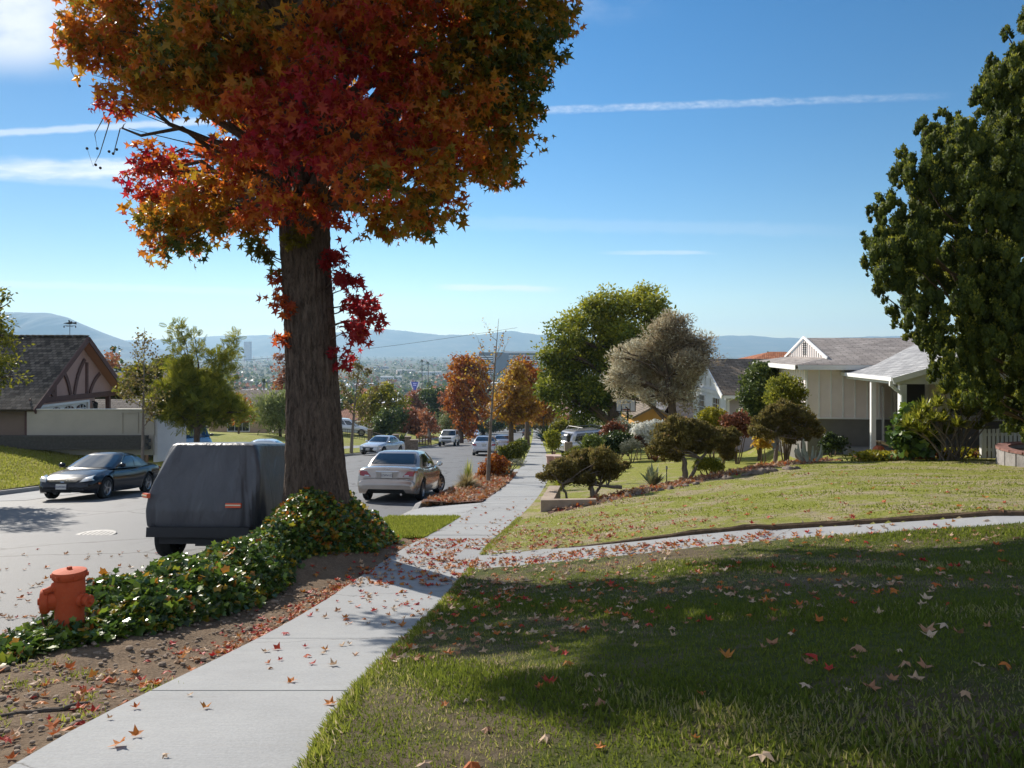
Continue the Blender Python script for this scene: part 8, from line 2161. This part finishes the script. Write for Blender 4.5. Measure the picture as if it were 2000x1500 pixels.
    MB().prism([(-2.0, 0, zt), (2.0, 0, zt), (0.9, 0, zm), (0.5, 0, zm-1.4), (-0.5, 0, zm-1.4), (-0.9, 0, zm)], (0, 1.2, 0)).build('sign_face', simple('sign_blue', (0.04, 0.05, 0.32), 0.4), e)
    for k in (0, 1): MB().box((0, -0.05, zt-0.85-k*0.95), (2.0-k*0.3, 0.08, 0.5)).build('lettering_band', simple('sign_letters', (0.45, 0.45, 0.75), 0.5), e)
    for s_ in (-1, 1): MB().prism([(s_*2.05, -0.04, zt), (s_*2.7, -0.04, zt), (s_*0.7, -0.04, zm-2.5), (s_*0.4, -0.04, zm-2.5)], (0, 1.28, 0)).build('side_wing', wt_, e)
    MB().tube([(0, 0.6, 0), (0, 0.6, zm)], 0.3, 8).build('post', TRIM, e)
    # palms standing above the roofs
    for k, (px, ptop, d_, lb) in enumerate(((824, 706, 620, 'tall fan palm left of a pair in the valley'), (836, 710, 640, 'second fan palm of the pair in the valley'), (515, 747, 330, 'short fan palm beyond the tan house'), (1500, 690, 700, 'lone palm beyond the clay tile roof'))):
        x = (px-1000)/F_*d_; z = gz(x, d_); h = (685-ptop)/F_*d_-z
        e = empty('fan_palm', (x, d_, z)); tag(e, lb, 'palm')
        MB().tube([(0, 0, -0.5), (0.2, 0, h*0.5), (0.1, 0, h)], [0.45, 0.35, 0.3], 7).build('trunk', B['brown'], e, smooth=True)
        blades('fronds', None, None, 60, 2.8, 0.7, L['green'], 70+k, 1.15, 0.9, curve=0.5, tint=0.3, trunk=h, parent=e)
    # far road side: hedge bank that closes the view at the bend
    for k, (px, py, d_, r) in enumerate(((925, 842, 178, 16), (965, 836, 190, 14), (1010, 834, 195, 14), (1050, 830, 190, 16), (885, 846, 150, 12))):
        shrub('bend_hedge', ['dense dark hedge clump left of the far bend', 'dense hedge clump straight behind the far bend', 'hedge clump behind the bend under golden trees', 'hedge clump at the right of the far bend', 'hedge clump behind the white off roader'][k], [(P(px+q*r*0.8, py-4, d_+abs(q)), r*d_/F_*0.7) for q in (-1, 0, 1)], gnd(px, d_), 1500, 0.42, WIDE, L['green'] if k % 2 else L['sparse'], 200+k, tint=0.4)
valley()
# street trees beyond, along both kerbs
def street_rows():
    k = 0
    for d_, side, lf in ((108, 1, 'orange'), (124, 1, 'gold'), (140, 1, 'orange'), (158, 1, 'green'), (112, -1, 'rust'), (148, -1, 'orange'), (172, -1, 'gold')):
        x = float(XS(d_))-0.9 if side > 0 else float(XL(d_))-1.2
        rd = random.Random(d_)
        bl = [(Vector((x+rd.uniform(-1.8, 1.8), d_+rd.uniform(-1.8, 1.8), gz(x, d_)+rd.uniform(3.2, 6.2))), rd.uniform(0.8, 1.4)) for _ in range(8)]
        tree('street_tree', ['orange street tree on the near side before the bend', 'golden street tree on the near side beyond the orange one', 'orange street tree on the near side close to the bend', 'green street tree last on the near side', 'rusty street tree on the far side behind the off roader', 'orange street tree on the far side near the white sedan', 'golden street tree last on the far side'][k],
             Vector((x, d_, gz(x, d_))), bl, 1300, 0.42, WIDE, L[lf], B['grey'], 0.2, seed=300+d_, cl_r=0.5, twigs=3); k += 1
street_rows()
# ------------------------------------------------------------------ turf blades near the camera
def turf():
    rng = np.random.default_rng(8)
    def scatter(n, d0, d1, x0, x1, h, w, seed, tuft=False):
        r = np.random.default_rng(seed)
        d = d0*(d1/d0)**r.uniform(0, 1, n); x = r.uniform(x0, x1, n)
        lim = d*0.78+3.2
        k = (x > XR(d)+0.02) & (x < lim) & (walk_dist(x, d) > 0.56) & (d < BROW(x)-0.7)
        x, d = x[k], d[k]; N = len(x)
        dry = 0.5+0.5*np.sin(x*1.1+1.3*np.sin(d*0.7))*np.sin(d*0.9+x*0.4)+0.42*np.sin(x*3.7+d*2.9+2*np.sin(x*1.9))+r.normal(0, 0.24, N)
        dry += 0.8*np.exp(-((walk_dist(x, d)-0.9)/0.6)**2)*(d > 9)
        keep = r.uniform(0, 1, N) > np.clip((dry-0.75)*0.7, 0, 0.6)
        x, d, dry = x[keep], d[keep], dry[keep]; N = len(x)
        t = np.where(dry > 0.86, r.uniform(0.70, np.where(d+0.33*x < 10.8, 0.8, 1.0), N), np.clip(np.where(d+0.33*x < 10.8, 0.17, 0.42)-0.12*dry+r.normal(0, 0.14, N), 0, 0.72))  # blades before the path tinted darker to deepen the tree's shade
        hh = h*r.uniform(0.5, 1.3, N)*np.where(dry > 0.95, 0.75, 1.0)*(0.8+0.5*np.clip(np.sin(x*2.3+d*1.9), 0, 1))
        p = np.column_stack([x, d, z_right(x, d)+0.008])
        ax = r.normal(size=(N, 3))*0.42+np.array([0, 0, 0.9])
        T = (BLADE[0]*np.array([w/h, 1, 1]), BLADE[1])
        V, Ff = leaf_arrays(p, hh, T, ax, r.normal(size=(N, 3)))
        return V, Ff, t
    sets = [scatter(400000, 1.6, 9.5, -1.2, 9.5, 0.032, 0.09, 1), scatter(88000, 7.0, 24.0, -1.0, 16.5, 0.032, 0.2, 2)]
    # tufts hanging over the walk's upper edge and the sidewalk edge
    r = np.random.default_rng(4); n = 16000
    d = r.uniform(2.0, 17, n); x = XR(d)+np.abs(r.normal(0, 0.05, n))-0.01
    k = walk_dist(x, d) > 0.56; x, d = x[k], d[k]
    V, Ff = leaf_arrays(np.column_stack([x, d, z_right(x, d)+0.005]), 0.05*r.uniform(0.5, 1.3, len(x)), (BLADE[0]*np.array([2.4, 1, 1]), BLADE[1]), r.normal(size=(len(x), 3))*0.45+np.array([-0.35, 0, 0.7]), r.normal(size=(len(x), 3)))
    sets.append((V, Ff, np.clip(r.normal(0.45, 0.25, len(x)), 0, 1)))
    b = 0; VV, FF, TT = [], [], []
    for V, Ff, t in sets: VV.append(V); FF.append(Ff+b); TT.append(t); b += len(V)
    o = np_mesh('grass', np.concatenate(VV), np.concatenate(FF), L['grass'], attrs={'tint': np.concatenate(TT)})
    tag(o, 'short patchy lawn grass, green with dry straw patches, right of the sidewalk', 'grass', kind='stuff')
    # grass on the parkway strip and the lawn across the road
    r = np.random.default_rng(14); n = 26000
    d = r.uniform(13.9, 17.6, n); x = XK(d)+0.17+r.uniform(0, 1, n)*(XS(d)-XK(d)-0.18)
    k = np.hypot(x+3.0, (d-12.2)*0.7) > 1.25; x, d = x[k], d[k]
    o = leaves('parkway_turf', np.column_stack([x, d, z_park(x, d)+0.02]), 0.07, (BLADE[0]*np.array([3, 1, 1]), BLADE[1]), np.clip(r.normal(0.4, 0.15, len(x)), 0, 1), L['grass'], axis=r.normal(size=(len(x), 3))*0.4+np.array([0, 0, 0.9]), nrm=r.normal(size=(len(x), 3)), rng=r)
    tag(o, 'bright grass patch on the parkway between the trunk and the driveway apron', 'grass', kind='stuff')
    n = 60000; d = r.uniform(22, 36, n); x = XL(d)-0.2-r.uniform(0, 12, n)
    o = leaves('far_turf', np.column_stack([x, d, z_left(x, d)]), 0.09, (BLADE[0]*np.array([4, 1, 1]), BLADE[1]), np.clip(r.normal(0.62, 0.1, n), 0, 0.78), L['grass'], axis=r.normal(size=(n, 3))*0.4+np.array([0, 0, 0.9]), nrm=r.normal(size=(n, 3)), rng=r)
    tag(o, 'yellow green lawn grass in front of the dark footing wall', 'grass', kind='stuff')
    # weeds and pebbles on the soil
    n = 2200; d = r.uniform(2.2, 9.5, n); x = XK(d)+0.2+r.uniform(0, 1, n)**1.0*(XS(d)-XK(d)-0.25)
    o = MB()
    for i in range(1300):
        s = r.uniform(0.006, 0.018)*(2.0 if r.uniform() < 0.05 else 1); o.ell((x[i], d[i], float(z_park(x[i], d[i]))+0.012), (s*1.2, s, s*0.7), 6, 4)
    tag(o.build('pebbles', mat('pebble', (0.24, 0.18, 0.13), 0.9, 0.4, 20)), 'small clods and pebbles strewn over the bare soil strip', 'pebbles', kind='stuff')
    cx = np.array([(-2.9, 4.2), (-2.55, 4.6), (-3.1, 4.9), (-2.7, 3.9), (-2.35, 4.15), (-3.3, 5.4), (-2.9, 5.2), (-2.25, 4.9)])
    i = r.integers(0, len(cx), 600); xx = cx[i, 0]+r.normal(0, 0.08, 600); dd = cx[i, 1]+r.normal(0, 0.08, 600)
    o = leaves('soil_weeds', np.column_stack([xx, dd, z_park(xx, dd)+0.01]), 0.04, (BLADE[0]*np.array([2.4, 1, 1]), BLADE[1]), np.clip(r.normal(0.5, 0.15, 600), 0, 1), L['grass'], axis=r.normal(size=(600, 3))*0.6+np.array([0, 0, 0.7]), nrm=r.normal(size=(600, 3)), rng=r)
    tag(o, 'small weeds sprouting from the bare soil beside the sidewalk', 'weeds', kind='stuff')
    # a fallen stick
    s = MB(); p0, p1 = Vector((-2.78, 4.05, 0)), Vector((-2.45, 4.45, 0))
    s.tube([Vector((p0.lerp(p1, t).x, p0.lerp(p1, t).y+0.025*math.sin(t*7)+0.012*math.sin(t*23), gz(p0.lerp(p1, t).x, p0.lerp(p1, t).y)+0.02)) for t in np.linspace(0, 1, 8)], [0.004, 0.009, 0.008, 0.013, 0.017, 0.014, 0.016, 0.007], 7)
    tag(s.build('stick', mat('stick_bark', (0.085, 0.066, 0.052), 0.9, 0.4, 20, 0.01, 60), None, True), 'dark broken stick lying on the soil beside the sidewalk', 'stick')
turf()

# ------------------------------------------------------------------ fallen leaves
def litter():
    rng = np.random.default_rng(99)
    # curled shapes
    _lit = poly_tmpl([(90, 1), (62, .46), (28, .95), (2, .44), (-32, .74), (-78, .3), (-102, .3), (-148, .74), (178, .44), (152, .95), (118, .46)])
    shapes = []
    for k in range(6):
        v = _lit.copy(); v -= np.array([0, 0.45]); r = np.random.default_rng(k)
        a, b, tw = r.uniform(0.3, 0.9), r.uniform(0.1, 0.9), r.uniform(-0.8, 0.8)
        z = a*np.abs(v[:, 0])**1.6+b*np.abs(v[:, 1])**1.7+tw*v[:, 0]*v[:, 1]+r.normal(0, 0.05, len(v))
        pts = np.column_stack([v[:, 0]*(1-0.35*a*np.abs(v[:, 0])), v[:, 1]*(1-0.25*b*np.abs(v[:, 1])), z])
        pts = np.vstack([pts, [[0, -0.05, 0.0]]])
        n = len(v); fc = [(i, (i+1) % n, n) for i in range(n)]
        pts[:, 2] -= pts[:, 2].min()
        # stalk
        b0 = len(pts); st = [(-0.012, -0.45, 0.06), (0.012, -0.45, 0.06), (0.10, -0.85, 0.12)]
        pts = np.vstack([pts, st]); fc.append((b0, b0+1, b0+2))
        shapes.append((pts, np.array(fc)))
    hues = {'crimson': (0.02, 0.12), 'orange': (0.22, 0.42), 'brown': (0.52, 0.66), 'tan': (0.72, 0.98)}
    # individual leaves: one mesh for every shape and hue
    base = {}
    for h, (lo, hi_) in hues.items():
        for k, (pts, fc) in enumerate(shapes):
            base[h, k] = (pts, fc, rng.uniform(lo, hi_))
    pos = []
    def zone(n, fn, w):
        for _ in range(n):
            for _t in range(50):
                x, y = fn()
                if y > 2.2 and abs(x) < y*0.68+0.2: pos.append((x, y, w)); break
    U = rng.uniform; NN = rng.normal
    onwalk = lambda a, b: (lambda d: (float(Xc(d)+Wd(d)*U(-0.5, 0.5)), d))(U(a, b))
    def strip_e(a, b, s): 
        d = U(a, b); return float(XS(d))-abs(NN(0, s))-0.02, d
    def onpath():
        i = rng.integers(0, 3); (x0, y0), (x1, y1) = WALK[i], WALK[i+1]; t = U(0, 1); return x0+(x1-x0)*t+NN(0, 0.25), y0+(y1-y0)*t+NN(0, 0.3)
    lawn = lambda x0, x1, d0, d1: (U(x0, x1), U(d0, d1))
    zone(26, lambda: onwalk(3.2, 7.2), 'walk'); zone(90, lambda: onwalk(7.2, 10.2), 'walk'); zone(460, lambda: onwalk(9.4, 13.6), 'walk'); zone(40, lambda: onwalk(14, 20), 'walk')
    zone(300, lambda: strip_e(6.0, 9.6, 0.16), 'soil'); zone(70, lambda: strip_e(3.4, 6.2, 0.3), 'soil'); zone(60, lambda: (U(-3.7, -2.6), U(4.2, 5.4)), 'soil'); zone(90, lambda: strip_e(9.6, 14, 0.3), 'soil')
    zone(430, onpath, 'path'); zone(60, lambda: lawn(3, 7, 8.6, 10.6), 'path')
    zone(420, lambda: (abs(NN(0, 1.6))-0.4, 11.2+abs(NN(0, 2.0))), 'slope'); zone(110, lambda: lawn(1, 9, 11, 19), 'slope')
    zone(560, lambda: (lambda d: (float(XR(d))+abs(NN(0, 2.2)), d))(U(5.2, 10.2)), 'shade'); zone(190, lambda: lawn(0, 5.5, 3.0, 8.5), 'shade'); zone(24, lambda: lawn(-0.6, 2.2, 2.3, 4.2), 'shade')
    zone(230, lambda: (lambda d: (float(XK(d))-abs(NN(0, 1.3))-0.05, d))(U(6.2, 12.5)), 'road'); zone(60, lambda: lawn(-9, -4.4, 7.5, 13), 'road'); zone(46, lambda: lawn(-3.6, -2.2, 15.5, 17.5), 'grass strip'); zone(60, lambda: lawn(-1.0, 8, 14, 22), 'slope')
    pos.sort(key=lambda q: q[1])
    labels = {'walk': 'on the sidewalk', 'soil': 'on the soil beside the sidewalk', 'path': 'on the path to the house', 'slope': 'on the sunny lawn beyond the path', 'shade': 'on the shaded lawn', 'road': 'on the asphalt road', 'grass strip': 'on the grass strip by the apron'}
    mix = {'walk': (0.22, 0.38, 0.15, 0.25), 'soil': (0.25, 0.42, 0.13, 0.2), 'path': (0.15, 0.4, 0.2, 0.25), 'slope': (0.08, 0.34, 0.22, 0.36), 'shade': (0.08, 0.2, 0.32, 0.4), 'road': (0.15, 0.4, 0.2, 0.25), 'grass strip': (0.1, 0.4, 0.2, 0.3)}
    hk = list(hues)
    def place(x, y, w):
        if w in ('walk', 'path') and float(XS(y)) <= x <= float(XR(y)): z = float(Zs(y))+0.008
        elif x > float(XR(y)):
            on = float(walk_dist(np.array([x]), np.array([y]))[0]) < 0.53
            z = float(z_right(np.array([x]), np.array([y]), False)[0])+((-0.03-(0.035 if x > 3.45 else 0)) if on else 0.025)
        else: z = gz(x, y)+0.01
        h = hk[rng.choice(4, p=mix[w])]; k = int(rng.integers(0, 6))
        return z, h, k
    data = {}
    made = 0; V, Fc, T, b = [], [], [], 0
    for (x, y, w) in pos:
        z, h, k = place(x, y, w); pts, fc, t = base[h, k]; s = (0.066 if y < 9 else 0.08)*U(0.55, 1.3); rot = (U(-0.2, 0.2)+(math.pi if U() < 0.3 else 0), U(-0.2, 0.2), U(0, 6.28))
        lift = 0.0 if rot[0] < 1 else s*0.22
        if made < 300:
            if (h, k) not in data:
                me = bpy.data.meshes.new('fallen_leaf'); me.from_pydata([tuple(p) for p in pts], [], [tuple(f) for f in fc])
                a = me.attributes.new('tint', 'FLOAT', 'FACE'); a.data.foreach_set('value', np.full(len(fc), t, dtype=np.float32)); me.materials.append(L['litter']); data[h, k] = me
            o = bpy.data.objects.new('fallen_leaf', data[h, k]); COL.objects.link(o); o.location = (x, y, z+lift); o.rotation_euler = rot; o.scale = (s, s, s)
            tag(o, 'curled %s fallen leaf lying %s' % (h, labels[w]), 'fallen leaf', '%s leaves lying %s' % (h, labels[w])); made += 1
        else:
            M = (Matrix.Translation((x, y, z+lift)) @ Vector(rot).xyz.to_track_quat('Z', 'Y').to_matrix().to_4x4()) if False else None
            from mathutils import Euler
            Rm = np.array(Euler(rot).to_matrix())
            q = (pts*s) @ Rm.T+np.array([x, y, z+lift]); V.append(q); Fc.append(fc+b); b += len(q); T.append(np.full(len(fc), np.clip(t+U(-0.08, 0.08), 0, 1)))
    o = np_mesh('leaf_litter', np.concatenate(V), np.concatenate(Fc), L['litter'], attrs={'tint': np.concatenate(T)})
    tag(o, 'many more fallen autumn leaves scattered further off over walk, lawn and road', 'fallen leaves', kind='stuff')
litter()
# ------------------------------------------------------------------ valley haze
def haze():
    m, nt, out = new_mat('haze_air')
    v = nt.nodes.new('ShaderNodeVolumePrincipled')
    v.inputs['Color'].default_value = (0.47, 0.73, 1.0, 1)
    v.inputs['Density'].default_value = 1.15e-4
    v.inputs['Anisotropy'].default_value = 0.25
    nt.links.new(v.outputs[0], out.inputs['Volume'])
    z0, z1 = -56.0, 335.0
    o = MB().box((0, 4550, (z0+z1)/2), (15000, 9300, z1-z0)).build('haze', m)
    o['kind'] = 'stuff'; o['label'] = 'pale blue haze filling the valley air'; o['category'] = 'haze'
haze()
